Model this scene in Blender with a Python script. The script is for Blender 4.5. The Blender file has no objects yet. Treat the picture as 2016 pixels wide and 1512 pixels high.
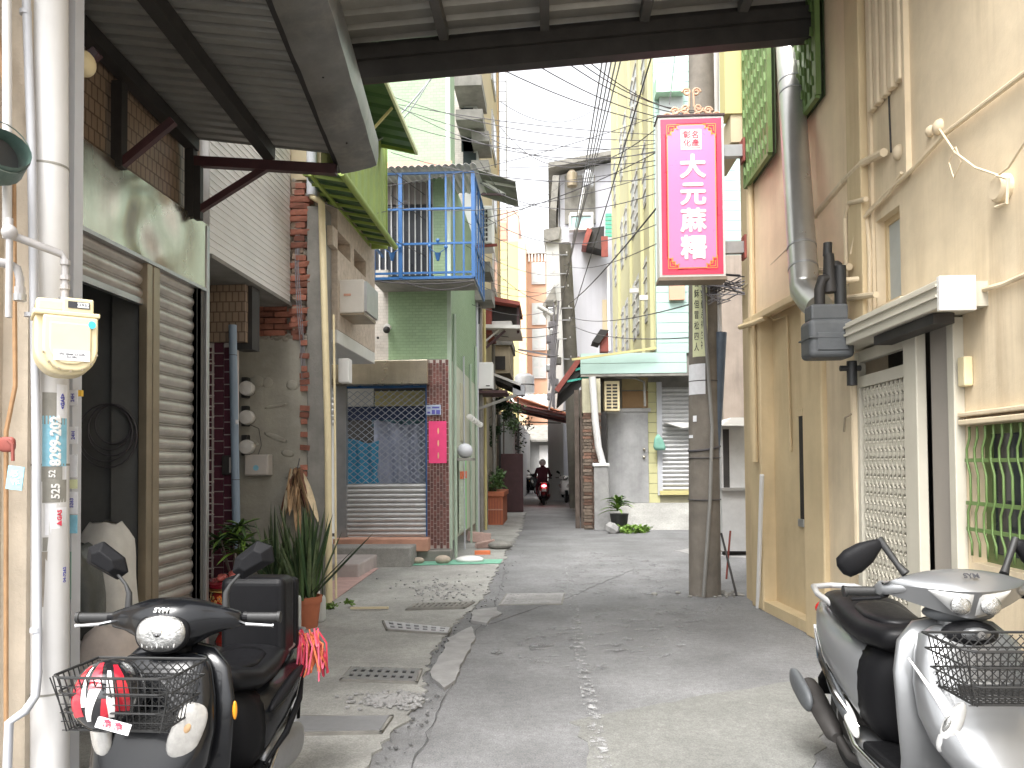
import bpy, math, random
from mathutils import Vector, Matrix
random.seed(7)
R = math.radians
C = bpy.context.scene.collection
SC = bpy.context.scene

# ------------------------------------------------------------------ camera, sky, sun, exposure
F = 1500.0
EYE = Vector((0, 0, 1.5))
SHIFT = 118.0
cd = bpy.data.cameras.new('camera'); cam = bpy.data.objects.new('camera', cd); C.objects.link(cam)
cd.sensor_width = 36; cd.lens = F / 2016 * 36; cd.shift_y = SHIFT / 2016
cd.clip_start = 0.05; cd.clip_end = 900
cam.location = EYE
ROT = Matrix.Rotation(R(2.93), 3, 'Z') @ Matrix.Rotation(R(91.5), 3, 'X') @ Matrix.Rotation(R(-0.45), 3, 'Z')
cam.rotation_euler = ROT.to_euler()
SC.camera = cam

w = bpy.data.worlds.new('World'); SC.world = w; w.use_nodes = True
nt = w.node_tree; bg = nt.nodes['Background']
sky = nt.nodes.new('ShaderNodeTexSky'); sky.sky_type = 'NISHITA'; sky.sun_disc = False
sky.sun_elevation = R(58); sky.sun_rotation = R(200); sky.air_density = 1.0; sky.dust_density = 5.0
hs = nt.nodes.new('ShaderNodeHueSaturation'); hs.inputs['Saturation'].default_value = 0.10
hs.inputs['Value'].default_value = 1.0
nt.links.new(sky.outputs[0], hs.inputs['Color']); nt.links.new(hs.outputs[0], bg.inputs['Color'])
bg.inputs['Strength'].default_value = 0.15
sd = bpy.data.lights.new('sun', 'SUN'); sun = bpy.data.objects.new('sun', sd); C.objects.link(sun)
sd.energy = 0.8; sd.angle = R(25); sd.color = (1, .97, .93)
sun.rotation_euler = (R(32), 0, R(-20))
SC.view_settings.view_transform = 'Standard'; SC.view_settings.look = 'None'
SC.view_settings.gamma = 1; SC.view_settings.exposure = 1.92
SC.cycles.max_bounces = 8; SC.cycles.diffuse_bounces = 5; SC.cycles.glossy_bounces = 3
SC.cycles.transparent_max_bounces = 8

# ------------------------------------------------------------------ where a point of the place is seen
def ray(px, py):
    return ROT @ Vector(((px - 1008) / F, (SHIFT - (py - 756)) / F, -1))
def pY(px, py, Y): d = ray(px, py); return EYE + d * (Y / d.y)
def pX(px, py, X): d = ray(px, py); return EYE + d * (X / d.x)
def pZ(px, py, Z=0.0): d = ray(px, py); return EYE + d * ((Z - 1.5) / d.z)
def RY(a, b, c, d, Y):
    mx, my = (a + c) / 2, (b + d) / 2
    return pY(a, my, Y).x, pY(c, my, Y).x, pY(mx, d, Y).z, pY(mx, b, Y).z

# ------------------------------------------------------------------ materials
MATS = {}
def mat(name, col, rough=.7, var=.15, sc=2.5, bump=.15, bsc=40, metal=0, streak=0, scol=None, tile=None, spec=.5,
        rnd=0, speck=0, coat=0, emit=0, alpha=None, trans=0, rust=0, rcol=(.16, .06, .025)):
    if name in MATS: return MATS[name]
    m = bpy.data.materials.new(name); m.use_nodes = True; MATS[name] = m
    n = m.node_tree.nodes; l = m.node_tree.links; b = n['Principled BSDF']
    geo = n.new('ShaderNodeNewGeometry')
    def noise(scale, det=5, rough_=.6, vec=None, dist=0):
        t = n.new('ShaderNodeTexNoise'); t.inputs['Scale'].default_value = scale; t.inputs['Detail'].default_value = det
        t.inputs['Roughness'].default_value = rough_; t.inputs['Distortion'].default_value = dist
        l.new(vec or geo.outputs['Position'], t.inputs['Vector']); return t.outputs['Fac']
    def ramp(fac, a, b_):
        r = n.new('ShaderNodeMapRange'); r.inputs[1].default_value = a; r.inputs[2].default_value = b_
        l.new(fac, r.inputs[0]); return r.outputs[0]
    def mix(fac, A, B):
        x = n.new('ShaderNodeMix'); x.data_type = 'RGBA'
        if isinstance(fac, float): x.inputs[0].default_value = fac
        else: l.new(fac, x.inputs[0])
        for s, v in ((6, A), (7, B)):
            if isinstance(v, tuple): x.inputs[s].default_value = (*v, 1)
            else: l.new(v, x.inputs[s])
        return x.outputs[2]
    lo = tuple(max(0, c * (1 - var)) for c in col); hi = tuple(min(1, c * (1 + var)) for c in col)
    c = mix(ramp(noise(sc, 6, .65), .3, .7), lo, hi)
    if rnd:
        oi = n.new('ShaderNodeObjectInfo'); hv = n.new('ShaderNodeHueSaturation')
        r = n.new('ShaderNodeMapRange'); r.inputs[3].default_value = 1 - rnd; r.inputs[4].default_value = 1 + rnd
        l.new(oi.outputs['Random'], r.inputs[0]); l.new(r.outputs[0], hv.inputs['Value']); l.new(c, hv.inputs['Color'])
        c = hv.outputs['Color']
    if speck:
        for sc_, lo_, hi_ in ((110, .36, .66), (22, .35, .7)):
            mr = n.new('ShaderNodeMapRange'); mr.inputs[1].default_value = lo_; mr.inputs[2].default_value = hi_
            mr.inputs[3].default_value = 1 - speck * (1 if sc_ > 50 else .5); mr.inputs[4].default_value = 1 + speck * (1 if sc_ > 50 else .5)
            l.new(noise(sc_, 3, .7), mr.inputs[0])
            hv = n.new('ShaderNodeHueSaturation'); l.new(mr.outputs[0], hv.inputs['Value']); l.new(c, hv.inputs['Color']); c = hv.outputs['Color']
    height = None
    if tile:
        sp = n.new('ShaderNodeSeparateXYZ'); l.new(geo.outputs['Position'], sp.inputs[0])
        ad = n.new('ShaderNodeMath'); l.new(sp.outputs[0], ad.inputs[0]); l.new(sp.outputs[1], ad.inputs[1])
        cb = n.new('ShaderNodeCombineXYZ'); l.new(ad.outputs[0], cb.inputs[0]); l.new(sp.outputs[2], cb.inputs[1])
        bt = n.new('ShaderNodeTexBrick'); bt.inputs['Scale'].default_value = 1
        bt.inputs['Brick Width'].default_value = tile[0]; bt.inputs['Row Height'].default_value = tile[1]
        bt.inputs['Mortar Size'].default_value = tile[1] * .07; bt.inputs['Mortar Smooth'].default_value = .3
        bt.inputs['Color1'].default_value = (1, 1, 1, 1); bt.inputs['Color2'].default_value = (.88, .9, .9, 1)
        bt.inputs['Mortar'].default_value = (*tile[2], 1)
        l.new(cb.outputs[0], bt.inputs['Vector'])
        mu = n.new('ShaderNodeMix'); mu.data_type = 'RGBA'; mu.blend_type = 'MULTIPLY'; mu.inputs[0].default_value = 1
        l.new(c, mu.inputs[6]); l.new(bt.outputs['Color'], mu.inputs[7]); c = mu.outputs[2]
        height = bt.outputs['Fac']
    if streak:
        mp = n.new('ShaderNodeMapping'); mp.inputs['Scale'].default_value = (7, 7, .45)
        l.new(geo.outputs['Position'], mp.inputs['Vector'])
        s1 = ramp(noise(1.0, 8, .68, mp.outputs[0], .4), .44, .72); s2 = ramp(noise(.8, 3), .35, .7)
        mm = n.new('ShaderNodeMath'); mm.operation = 'MULTIPLY'; l.new(s1, mm.inputs[0]); l.new(s2, mm.inputs[1])
        m2 = n.new('ShaderNodeMath'); m2.operation = 'MULTIPLY'; l.new(mm.outputs[0], m2.inputs[0]); m2.inputs[1].default_value = streak
        c = mix(m2.outputs[0], c, scol or tuple(x * .35 for x in col))
    if rust:
        rf = ramp(noise(4.5, 8, .75), .62 - rust * .15, .68)
        mk = n.new('ShaderNodeMath'); mk.operation = 'MULTIPLY'; l.new(rf, mk.inputs[0]); mk.inputs[1].default_value = min(1, rust * 1.4)
        c = mix(mk.outputs[0], c, rcol)
    l.new(c, b.inputs['Base Color'])
    b.inputs['Metallic'].default_value = metal
    rr = n.new('ShaderNodeMapRange'); rr.inputs[3].default_value = max(.02, rough - .1); rr.inputs[4].default_value = min(1, rough + .12)
    l.new(noise(bsc * .3, 4), rr.inputs[0]); l.new(rr.outputs[0], b.inputs['Roughness'])
    b.inputs['Specular IOR Level'].default_value = spec
    b.inputs['Coat Weight'].default_value = coat; b.inputs['Coat Roughness'].default_value = .05
    if trans: b.inputs['Transmission Weight'].default_value = trans
    if emit: b.inputs['Emission Strength'].default_value = emit; b.inputs['Emission Color'].default_value = (*col, 1)
    if bump or tile:
        bp = n.new('ShaderNodeBump'); bp.inputs['Strength'].default_value = bump or .1; bp.inputs['Distance'].default_value = .01
        l.new(noise(bsc, 8, .7), bp.inputs['Height']); last = bp
        if height is not None:
            b2 = n.new('ShaderNodeBump'); b2.invert = True; b2.inputs['Strength'].default_value = .6; b2.inputs['Distance'].default_value = .004
            l.new(height, b2.inputs['Height']); l.new(bp.outputs[0], b2.inputs['Normal']); last = b2
        l.new(last.outputs[0], b.inputs['Normal'])
    if alpha:
        # worn paint: patches missing
        l.new(ramp(noise(alpha[0], 8, .8), alpha[1], alpha[1] + .08), b.inputs['Alpha'])
    return m

# ------------------------------------------------------------------ mesh builder
OFF = {}
def V(*a): return Vector(a)
class M:
    def __init__(s): s.v = []; s.f = []
    def add(s, vs, fs):
        o = len(s.v); s.v += [Vector(p) for p in vs]; s.f += [tuple(i + o for i in f) for f in fs]; return s
    def box(s, x0, x1, y0, y1, z0, z1):
        return s.add([(x0, y0, z0), (x1, y0, z0), (x1, y1, z0), (x0, y1, z0), (x0, y0, z1), (x1, y0, z1), (x1, y1, z1), (x0, y1, z1)],
                     [(0, 3, 2, 1), (4, 5, 6, 7), (0, 1, 5, 4), (1, 2, 6, 5), (2, 3, 7, 6), (3, 0, 4, 7)])
    def ob(s, c, size, rot=None):
        rot = rot or Matrix.Identity(3); h = Vector(size) / 2
        vs = [Vector(c) + rot @ Vector((sx * h.x, sy * h.y, sz * h.z)) for sz in (-1, 1) for sx, sy in ((-1, -1), (1, -1), (1, 1), (-1, 1))]
        return s.add(vs, [(0, 3, 2, 1), (4, 5, 6, 7), (0, 1, 5, 4), (1, 2, 6, 5), (2, 3, 7, 6), (3, 0, 4, 7)])
    def bar(s, a, b, w_, h_=None, up=(0, 0, 1)):
        a, b = Vector(a), Vector(b); h_ = h_ or w_; d = (b - a).normalized(); up = Vector(up)
        if abs(d.dot(up)) > .99: up = Vector((0, 1, 0))
        sx = d.cross(up).normalized() * w_ / 2; sy = sx.cross(d).normalized() * h_ / 2
        vs = [p + i * sx + j * sy for p in (a, b) for i, j in ((-1, -1), (1, -1), (1, 1), (-1, 1))]
        return s.add(vs, [(0, 3, 2, 1), (4, 5, 6, 7), (0, 1, 5, 4), (1, 2, 6, 5), (2, 3, 7, 6), (3, 0, 4, 7)])
    def tube(s, pts, r, n=8, cap=True):
        pts = [Vector(p) for p in pts]; rs = r if isinstance(r, (list, tuple)) else [r] * len(pts)
        o = len(s.v); ref = None
        for i, p in enumerate(pts):
            d = (pts[min(i + 1, len(pts) - 1)] - pts[max(i - 1, 0)]).normalized()
            if ref is None: ref = d.orthogonal().normalized()
            ref = (ref - d * ref.dot(d)).normalized(); bb = d.cross(ref)
            for k in range(n):
                a = 2 * math.pi * k / n; s.v.append(p + rs[i] * (math.cos(a) * ref + math.sin(a) * bb))
        for i in range(len(pts) - 1):
            for k in range(n):
                a = o + i * n + k; b = o + i * n + (k + 1) % n
                s.f.append((a, b, b + n, a + n))
        if cap:
            s.f.append(tuple(o + k for k in reversed(range(n)))); s.f.append(tuple(o + (len(pts) - 1) * n + k for k in range(n)))
        return s
    def lathe(s, prof, c=(0, 0, 0), n=24, axis='Z'):
        o = len(s.v); c = Vector(c)
        for r, z in prof:
            for k in range(n):
                a = 2 * math.pi * k / n; x, y = r * math.cos(a), r * math.sin(a)
                p = {'Z': (x, y, z), 'X': (z, x, y), 'Y': (x, z, y)}[axis]; s.v.append(c + Vector(p))
        for i in range(len(prof) - 1):
            for k in range(n):
                a = o + i * n + k; b = o + i * n + (k + 1) % n; s.f.append((a, b, b + n, a + n))
        return s
    def loft(s, rings, cap=True, closed=True):
        o = len(s.v); n = len(rings[0])
        for r in rings: s.v += [Vector(p) for p in r]
        for i in range(len(rings) - 1):
            for k in range(n if closed else n - 1):
                a = o + i * n + k; b = o + i * n + (k + 1) % n; s.f.append((a, b, b + n, a + n))
        if cap:
            s.f.append(tuple(o + k for k in reversed(range(n)))); s.f.append(tuple(o + (len(rings) - 1) * n + k for k in range(n)))
        return s
    def ell(s, c, r, rot=None, n=16, m=10, ex=1.0, half=None):
        rings = []; rot = rot or Matrix.Identity(3)
        for i in range(m + 1):
            t = -math.pi / 2 + math.pi * i / m; ring = []
            for k in range(n):
                a = 2 * math.pi * k / n
                f = lambda q: math.copysign(abs(q) ** ex, q)
                p = Vector((r[0] * f(math.cos(t)) * f(math.cos(a)), r[1] * f(math.cos(t)) * f(math.sin(a)), r[2] * f(math.sin(t))))
                if half == 'y' and p.y > 0: p.y *= .15
                ring.append(Vector(c) + rot @ p)
            rings.append(ring)
        return s.loft(rings)
    def poly(s, pts, d):
        """prism: polygon pts extruded by vector d"""
        n = len(pts); d = Vector(d)
        return s.add([Vector(p) for p in pts] + [Vector(p) + d for p in pts],
                     [tuple(reversed(range(n))), tuple(range(n, 2 * n))] + [(i, (i + 1) % n, (i + 1) % n + n, i + n) for i in range(n)])
    def corr(s, o, u, v, nrm, pitch=.1, amp=.02, kind='trap', t=.003):
        """ribbed sheet: ribs run along v, repeat along u"""
        o, u, v, nrm = map(Vector, (o, u, v, nrm)); L = u.length; ud = u / L; k = max(1, round(L / pitch)); pitch = L / k
        prof = []
        for i in range(k):
            if kind == 'trap': q = [(0, 0), (.55, 0), (.68, 1), (.87, 1)]
            elif kind == 'sine': q = [(0, 0), (.17, .5), (.33, .95), (.5, 1), (.67, .95), (.83, .5)]
            elif kind == 'lap': q = [(0, 0), (.9, .55), (.92, 0)]
            else: q = [(0, 0), (.85, 0), (.9, 1), (.95, 1)]
            prof += [((i + a) * pitch, b * amp) for a, b in q]
        prof.append((L, 0))
        a = [o + ud * x + nrm * h for x, h in prof]; n = len(a)
        vs = a + [p + v for p in a]; vs += [p - nrm * t for p in vs]
        fs = [(i, i + 1, n + i + 1, n + i) for i in range(n - 1)]
        fs += [tuple(2 * n + j for j in reversed(f)) for f in fs]
        fs += [(i, 2 * n + i, 2 * n + i + 1, i + 1) for i in range(n - 1)] + [(n + i, n + i + 1, 3 * n + i + 1, 3 * n + i) for i in range(n - 1)]
        return s.add(vs, fs)
    def out(s, name, m, parent=None, label=None, cat=None, group=None, kind=None, smooth=False, bevel=0, sub=0, seg=2):
        me = bpy.data.meshes.new(name)
        if parent is not None: off = OFF[parent.name]
        else:
            xs = [min(p[i] for p in s.v) for i in range(3)]; xm = [max(p[i] for p in s.v) for i in range(3)]
            off = Vector(((xs[0] + xm[0]) / 2, (xs[1] + xm[1]) / 2, xs[2]))
        me.from_pydata([p - off for p in s.v], [], s.f); me.validate()
        o = bpy.data.objects.new(name, me); C.objects.link(o); me.materials.append(m)
        if parent is not None: o.parent = parent
        else: o.location = off
        OFF[o.name] = off
        if smooth:
            me.polygons.foreach_set('use_smooth', [True] * len(me.polygons))
            if smooth == 'a':
                me.set_sharp_from_angle(angle=R(38))
        if bevel:
            b = o.modifiers.new('bevel', 'BEVEL'); b.width = bevel; b.segments = seg; b.limit_method = 'ANGLE'
        if sub:
            b = o.modifiers.new('sub', 'SUBSURF'); b.levels = sub; b.render_levels = sub
        prop(o, label, cat, group, kind); return o
def prop(o, label=None, cat=None, group=None, kind=None):
    for k, v_ in (('label', label), ('category', cat), ('group', group), ('kind', kind)):
        if v_: o[k] = v_
def thing(name, label, cat, loc=(0, 0, 0), group=None, rz=None, rot=None, kind=None):
    o = bpy.data.objects.new(name, None); C.objects.link(o); o.location = loc; o.empty_display_size = .1
    if rz is not None: o.rotation_euler = (0, 0, rz); OFF[o.name] = V(0, 0, 0)
    elif rot is not None: o.rotation_euler = rot; OFF[o.name] = V(0, 0, 0)
    else: OFF[o.name] = Vector(loc)
    prop(o, label, cat, group, kind); return o
def mesh(mb, m, smooth=False, name='piece'):
    me = bpy.data.meshes.new(name); me.from_pydata(mb.v, [], mb.f); me.materials.append(m)
    if smooth: me.polygons.foreach_set('use_smooth', [True] * len(me.polygons))
    return me
def piece(name, me, parent, loc, rot=None, scale=None):
    """a copy of an alike piece: shares mesh data; loc in world (or local for a local-frame thing)"""
    o = bpy.data.objects.new(name, me); C.objects.link(o); o.parent = parent; o.location = Vector(loc) - OFF[parent.name]
    if rot: o.rotation_euler = rot
    if scale: o.scale = scale
    OFF[o.name] = OFF[parent.name]
    return o
def text(body, size, m, parent, loc, rot=(R(90), 0, 0), name='lettering', bold=0, ext=.001, squash=(1, 1), align='CENTER'):
    cu = bpy.data.curves.new('t', 'FONT'); cu.body = body; cu.size = size; cu.offset = bold * size; cu.extrude = ext
    mult = bold > .02; cu.offset = 0 if mult else bold * size
    cu.align_x = align; cu.align_y = 'CENTER'; cu.resolution_u = 3
    t = bpy.data.objects.new('t', cu); C.objects.link(t)
    bpy.context.view_layer.update()
    me = bpy.data.meshes.new_from_object(t.evaluated_get(bpy.context.evaluated_depsgraph_get()))
    if mult:   # bold: the outline repeated round a small circle, each copy a hair farther out
        vs = [v_.co.copy() for v_ in me.vertices]; fs = [tuple(p.vertices) for p in me.polygons]; av, af = [], []
        for k in range(9):
            d_ = Vector((0, 0, 0)) if k == 8 else Vector((math.cos(k * math.pi / 4), math.sin(k * math.pi / 4), 0)) * bold * size
            d_.z = k * .00012; o_ = len(av); av += [p + d_ for p in vs]; af += [tuple(i + o_ for i in f) for f in fs]
        me = bpy.data.meshes.new(name); me.from_pydata(av, [], af)
    bpy.data.objects.remove(t); me.materials.clear(); me.materials.append(m)
    o = bpy.data.objects.new(name, me); C.objects.link(o); o.parent = parent
    o.location = Vector(loc) - OFF[parent.name]; o.rotation_euler = rot; o.scale = (squash[0], squash[1], 1)
    OFF[o.name] = OFF[parent.name]; return o
def sag(a, b, s, n=14):
    a, b = Vector(a), Vector(b)
    return [a.lerp(b, i / n) - Vector((0, 0, 4 * s * (i / n) * (1 - i / n))) for i in range(n + 1)]
def ring(c, u, v, ru, rv, n=16, ex=1.0):
    c, u, v = Vector(c), Vector(u), Vector(v); f = lambda q: math.copysign(abs(q) ** ex, q)
    return [c + u * ru * f(math.cos(2 * math.pi * k / n)) + v * rv * f(math.sin(2 * math.pi * k / n)) for k in range(n)]
# ================================================================== materials used
m_asph = mat('asphalt', (.18, .18, .182), .85, .28, 1.1, .5, 90, speck=.28)
m_asph2 = mat('asphalt_patch', (.12, .12, .12), .85, .3, 3, .5, 90)
m_conc = mat('concrete', (.30, .295, .275), .85, .25, 1.6, .4, 60, speck=.2)
m_conc2 = mat('pale_cement', (.29, .285, .28), .8, .2, 6, .4, 70)
m_concw = mat('concrete_wall', (.33, .31, .26), .85, .22, 2.2, .4, 30, streak=.5, scol=(.14, .13, .11))
m_oldconc = mat('old_concrete', (.22, .21, .19), .85, .3, 3, .5, 40, streak=.5, scol=(.08, .08, .07))
m_yel = mat('cream_paint', (.58, .46, .28), .75, .13, 1.4, .3, 14, streak=.75, scol=(.36, .25, .13))
m_yelp = mat('peach_paint', (.72, .57, .39), .75, .11, 1.4, .25, 14, streak=.4, scol=(.42, .30, .20))
m_yeld = mat('grimy_cream_paint', (.64, .53, .37), .75, .13, 2.0, .3, 14, streak=.6, scol=(.26, .18, .10))
m_white = mat('white_cladding', (.70, .69, .67), .5, .06, 2, .05, 30, streak=.4, scol=(.5, .48, .44))
m_stain = mat('stainless', (.46, .42, .34), .26, .25, 2, .1, 5, metal=.9, streak=.5, scol=(.10, .09, .07))
m_gut = mat('weathered_stainless', (.16, .155, .145), .35, .3, 2, .15, 8, metal=.7, streak=.6, scol=(.45, .42, .33))
m_steel = mat('galvanised_steel', (.42, .42, .42), .4, .12, 5, .05, 20, metal=.75)
m_slat = mat('shutter_steel', (.46, .43, .40), .38, .15, 6, .12, 30, metal=.6, streak=.5, scol=(.25, .2, .16))
m_slatg = mat('grey_shutter_steel', (.50, .50, .50), .45, .1, 5, .05, 30, metal=.4)
m_brass = mat('bronze_steel', (.30, .25, .18), .4, .15, 4, .08, 20, metal=.6)
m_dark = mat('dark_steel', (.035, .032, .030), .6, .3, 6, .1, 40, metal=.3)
m_dred = mat('dark_maroon_steel', (.05, .018, .02), .5, .3, 6, .1, 40)
m_sheet = mat('roof_sheet', (.27, .26, .235), .5, .2, 2, .06, 20, metal=.3)
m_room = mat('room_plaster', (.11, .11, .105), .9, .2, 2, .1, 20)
m_black = mat('black_rubber', (.018, .018, .018), .55, .2, 6, .05, 40)
m_pvc = mat('grey_plastic_pipe', (.48, .49, .52), .45, .06, 3, .03, 20)
m_pvcw = mat('white_plastic_pipe', (.62, .61, .60), .4, .06, 3, .03, 20, streak=.35, scol=(.38, .35, .30))
m_pblue = mat('blue_grey_pipe', (.20, .26, .33), .45, .1, 3, .03, 20)
m_cream = mat('cream_plastic', (.68, .58, .36), .45, .08, 6, .04, 30)
m_brick = mat('red_brick', (.27, .105, .07), .9, .35, 9, .6, 60, rnd=.4)
m_brickp = mat('pale_brick', (.34, .25, .19), .9, .3, 9, .6, 60, rnd=.3)
m_mortar = mat('mortar', (.26, .23, .19), .95, .3, 8, .7, 40)
m_ptile = mat('purple_tile', (.075, .022, .035), .22, .15, 5, .02, 20, rnd=.2)
m_grout = mat('pale_grout', (.50, .45, .42), .9, .1, 6, .1, 40)
m_rtile = mat('brown_red_tile', (.14, .055, .045), .3, .2, 6, .03, 20, rnd=.35)
m_btile = mat('brown_small_tile', (.28, .20, .14), .5, .12, 3, .1, 30, tile=(.06, .095, (.45, .42, .4)))
m_gtile = mat('pale_green_tile', (.25, .36, .215), .5, .09, .8, .04, 30, tile=(.10, .047, (.72, .74, .7)), streak=.25, scol=(.3, .33, .26))
m_ctile = mat('cream_small_tile', (.48, .44, .40), .5, .06, .8, .04, 30, tile=(.10, .047, (.72, .72, .7)), streak=.2, scol=(.4, .36, .32))
m_pebble = mat('pebble_dash', (.50, .42, .34), .9, .2, 14, .8, 70, streak=.3, scol=(.3, .24, .18))
m_mint = mat('mint_plank', (.37, .51, .46), .5, .05, 1.5, .04, 30, rnd=.05, streak=.2, scol=(.4, .48, .44))
m_yplank = mat('yellow_plank', (.52, .50, .27), .55, .06, 2, .05, 30, rnd=.06, streak=.2, scol=(.4, .38, .22))
m_ygreen = mat('yellow_green_paint', (.50, .48, .28), .7, .07, .5, .08, 12, streak=.3, scol=(.42, .42, .24))
m_lgreen = mat('lime_paint', (.27, .36, .075), .45, .12, 3, .06, 30, streak=.3, scol=(.18, .24, .06))
m_dgreen = mat('dark_green_sheet', (.06, .12, .05), .5, .2, 3, .05, 30)
m_blue = mat('blue_paint', (.022, .10, .27), .4, .15, 8, .05, 40, rust=.25)
m_bluet = mat('blue_tarpaulin', (.03, .28, .48), .4, .15, 4, .5, 6)
m_greyt = mat('grey_tarpaulin', (.34, .37, .48), .5, .15, 4, .5, 6)
m_glass = mat('dark_glass', (.03, .035, .04), .08, .1, 3, .01, 5)
m_frost = mat('frosted_glass', (.40, .43, .42), .35, .1, 3, .05, 60)
m_red = mat('rusty_red_sheet', (.24, .055, .04), .6, .25, 4, .1, 30, rust=.3)
m_salmon = mat('salmon_paint', (.52, .28, .20), .8, .15, 4, .2, 30)
m_wood = mat('weathered_wood', (.11, .085, .07), .85, .35, 5, .4, 30, streak=.4, scol=(.04, .035, .03))
m_laven = mat('lavender_paint', (.46, .46, .50), .7, .07, .4, .05, 12, streak=.5, scol=(.3, .3, .32))
m_lgrey = mat('pale_grey_paint', (.44, .44, .43), .7, .08, .6, .05, 12, streak=.35, scol=(.34, .33, .32))
m_beige = mat('beige_paint', (.50, .42, .28), .75, .06, .5, .06, 12, streak=.25, scol=(.5, .42, .3))
m_pale = mat('pale_yellow_paint', (.50, .44, .2), .75, .05, .3, .05, 12)
m_pink = mat('pink_tile', (.50, .30, .2), .7, .05, .4, .05, 12)
m_whitep = mat('white_paint', (.60, .59, .56), .45, .06, 3, .04, 30, streak=.2, scol=(.5, .48, .44))
m_gate = mat('ivory_gate_paint', (.50, .47, .39), .45, .07, 3, .04, 30, streak=.3, scol=(.42, .38, .3))
m_gauge = mat('charcoal_meter_paint', (.075, .08, .085), .55, .12, 8, .15, 60)
m_ggrn = mat('green_grille_paint', (.12, .19, .06), .45, .15, 6, .05, 40, rust=.3)
m_leaf = mat('leaf', (.055, .105, .03), .45, .35, 8, .1, 30, rnd=.35)
m_leafd = mat('dark_leaf', (.03, .065, .022), .5, .35, 3, .1, 30, rnd=.35)
m_leafl = mat('fresh_leaf', (.14, .24, .04), .45, .3, 8, .1, 30, rnd=.25)
m_terra = mat('terracotta', (.40, .13, .065), .8, .15, 6, .15, 40)
m_wire = mat('cable_sheath', (.06, .055, .06), .6, .1, 5)
m_wireg = mat('grey_cable_sheath', (.25, .24, .26), .6, .1, 5)
m_sign_p = mat('magenta_sign_film', (.86, .22, .42), .3, .02, 2, 0)
m_sign_r = mat('red_sign_film', (.80, .06, .12), .3, .02, 2, 0)
m_sign_o = mat('orange_sign_film', (.85, .36, .08), .3, .02, 2, 0)
m_lett = mat('white_lettering', (.72, .71, .69), .4, .02, 2, 0)
m_ink = mat('black_ink', (.03, .03, .035), .6, .02, 2, 0)
m_inkb = mat('blue_ink', (.10, .10, .38), .6, .02, 2, 0)
m_inkr = mat('red_ink', (.62, .06, .10), .6, .02, 2, 0)
m_paper = mat('white_paper', (.72, .72, .74), .7, .08, 20, .1, 60)
m_pblu = mat('pale_blue_paper', (.24, .50, .62), .6, .12, 20, .1, 60)
m_pyel = mat('pale_yellow_paper', (.66, .68, .42), .6, .08, 8, .1, 40)
m_pgrey = mat('scraped_grey_film', (.26, .25, .22), .7, .15, 15, .2, 60)
m_spring = mat('red_couplet_paper', (.78, .06, .20), .6, .08, 5, .1, 30)
m_mop = mat('white_mop', (.6, .58, .55), .8)

# ================================================================== ground
M().box(-160, 160, -40, 320, -.5, -.03).out('ground', m_conc, kind='structure')
M().box(-6, 9, -6, 60, -.2, 0).out('road', m_asph, kind='structure')
def sheet(pix, z, name, m, jit=0, kind='structure', thick=.03, **k):
    pts = [pZ(a, b, 0) for a, b in pix]
    # subdivide the outline and roughen it
    out_ = []
    for i, p in enumerate(pts):
        q = pts[(i + 1) % len(pts)]; n_ = max(1, int((q - p).length / .12)) if jit else 1
        for j in range(n_):
            r = p.lerp(q, j / n_); out_.append(Vector((r.x + random.uniform(-jit, jit), r.y + random.uniform(-jit, jit), z - thick)))
    return M().poly(out_, (0, 0, thick)).out(name, m, kind=kind, **k)
edge = [(690, 1560), (725, 1512), (760, 1467), (810, 1412), (827, 1383), (847, 1300), (885, 1237), (922, 1208), (960, 1167), (972, 1133), (993, 1100), (1010, 1068), (1026, 1040), (1034, 1010)]
ep = [pZ(a, b, 0) for a, b in edge]
rag = []
for i in range(len(ep) - 1):
    n_ = max(2, int((ep[i + 1] - ep[i]).length / .07))
    for j in range(n_):
        q = ep[i].lerp(ep[i + 1], j / n_); jt = .035 if q.y < 12 else .06
        rag.append(Vector((q.x + random.uniform(-jt, jt), q.y, -.02)))
rag += [ep[-1], Vector((-6, ep[-1].y, 0)), Vector((-6, 2.2, 0))]
for p in rag: p.z = -.02
M().poly(rag, (0, 0, .034)).out('pavement', m_conc, kind='structure')
sheet([(847, 1330), (868, 1290), (884, 1262), (925, 1238), (935, 1252), (914, 1308), (897, 1345), (868, 1362)], .026, 'cement_patch', m_conc2, .02)
sheet([(930, 1206), (975, 1200), (985, 1212), (955, 1232), (925, 1226)], .026, 'cement_patch', m_conc2, .02)
# darker asphalt overlay with its own edge, left of the lane
sheet([(950, 1235), (1110, 1180), (1250, 1120), (1110, 1060), (1040, 1075), (1005, 1120), (975, 1190)], .006, 'asphalt_overlay', m_asph, .03)
sheet([(1130, 1420), (1500, 1350), (1640, 1330), (1600, 1560), (1180, 1560)], .006, 'asphalt_overlay', mat('asphalt_olive', (.185, .185, .172), .85, .15, 2, .5, 90, speck=.22), .03)
sheet([(1330, 1085), (1480, 1060), (1480, 1100), (1365, 1092)], .006, 'cement_patch', m_conc2, .03)
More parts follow.
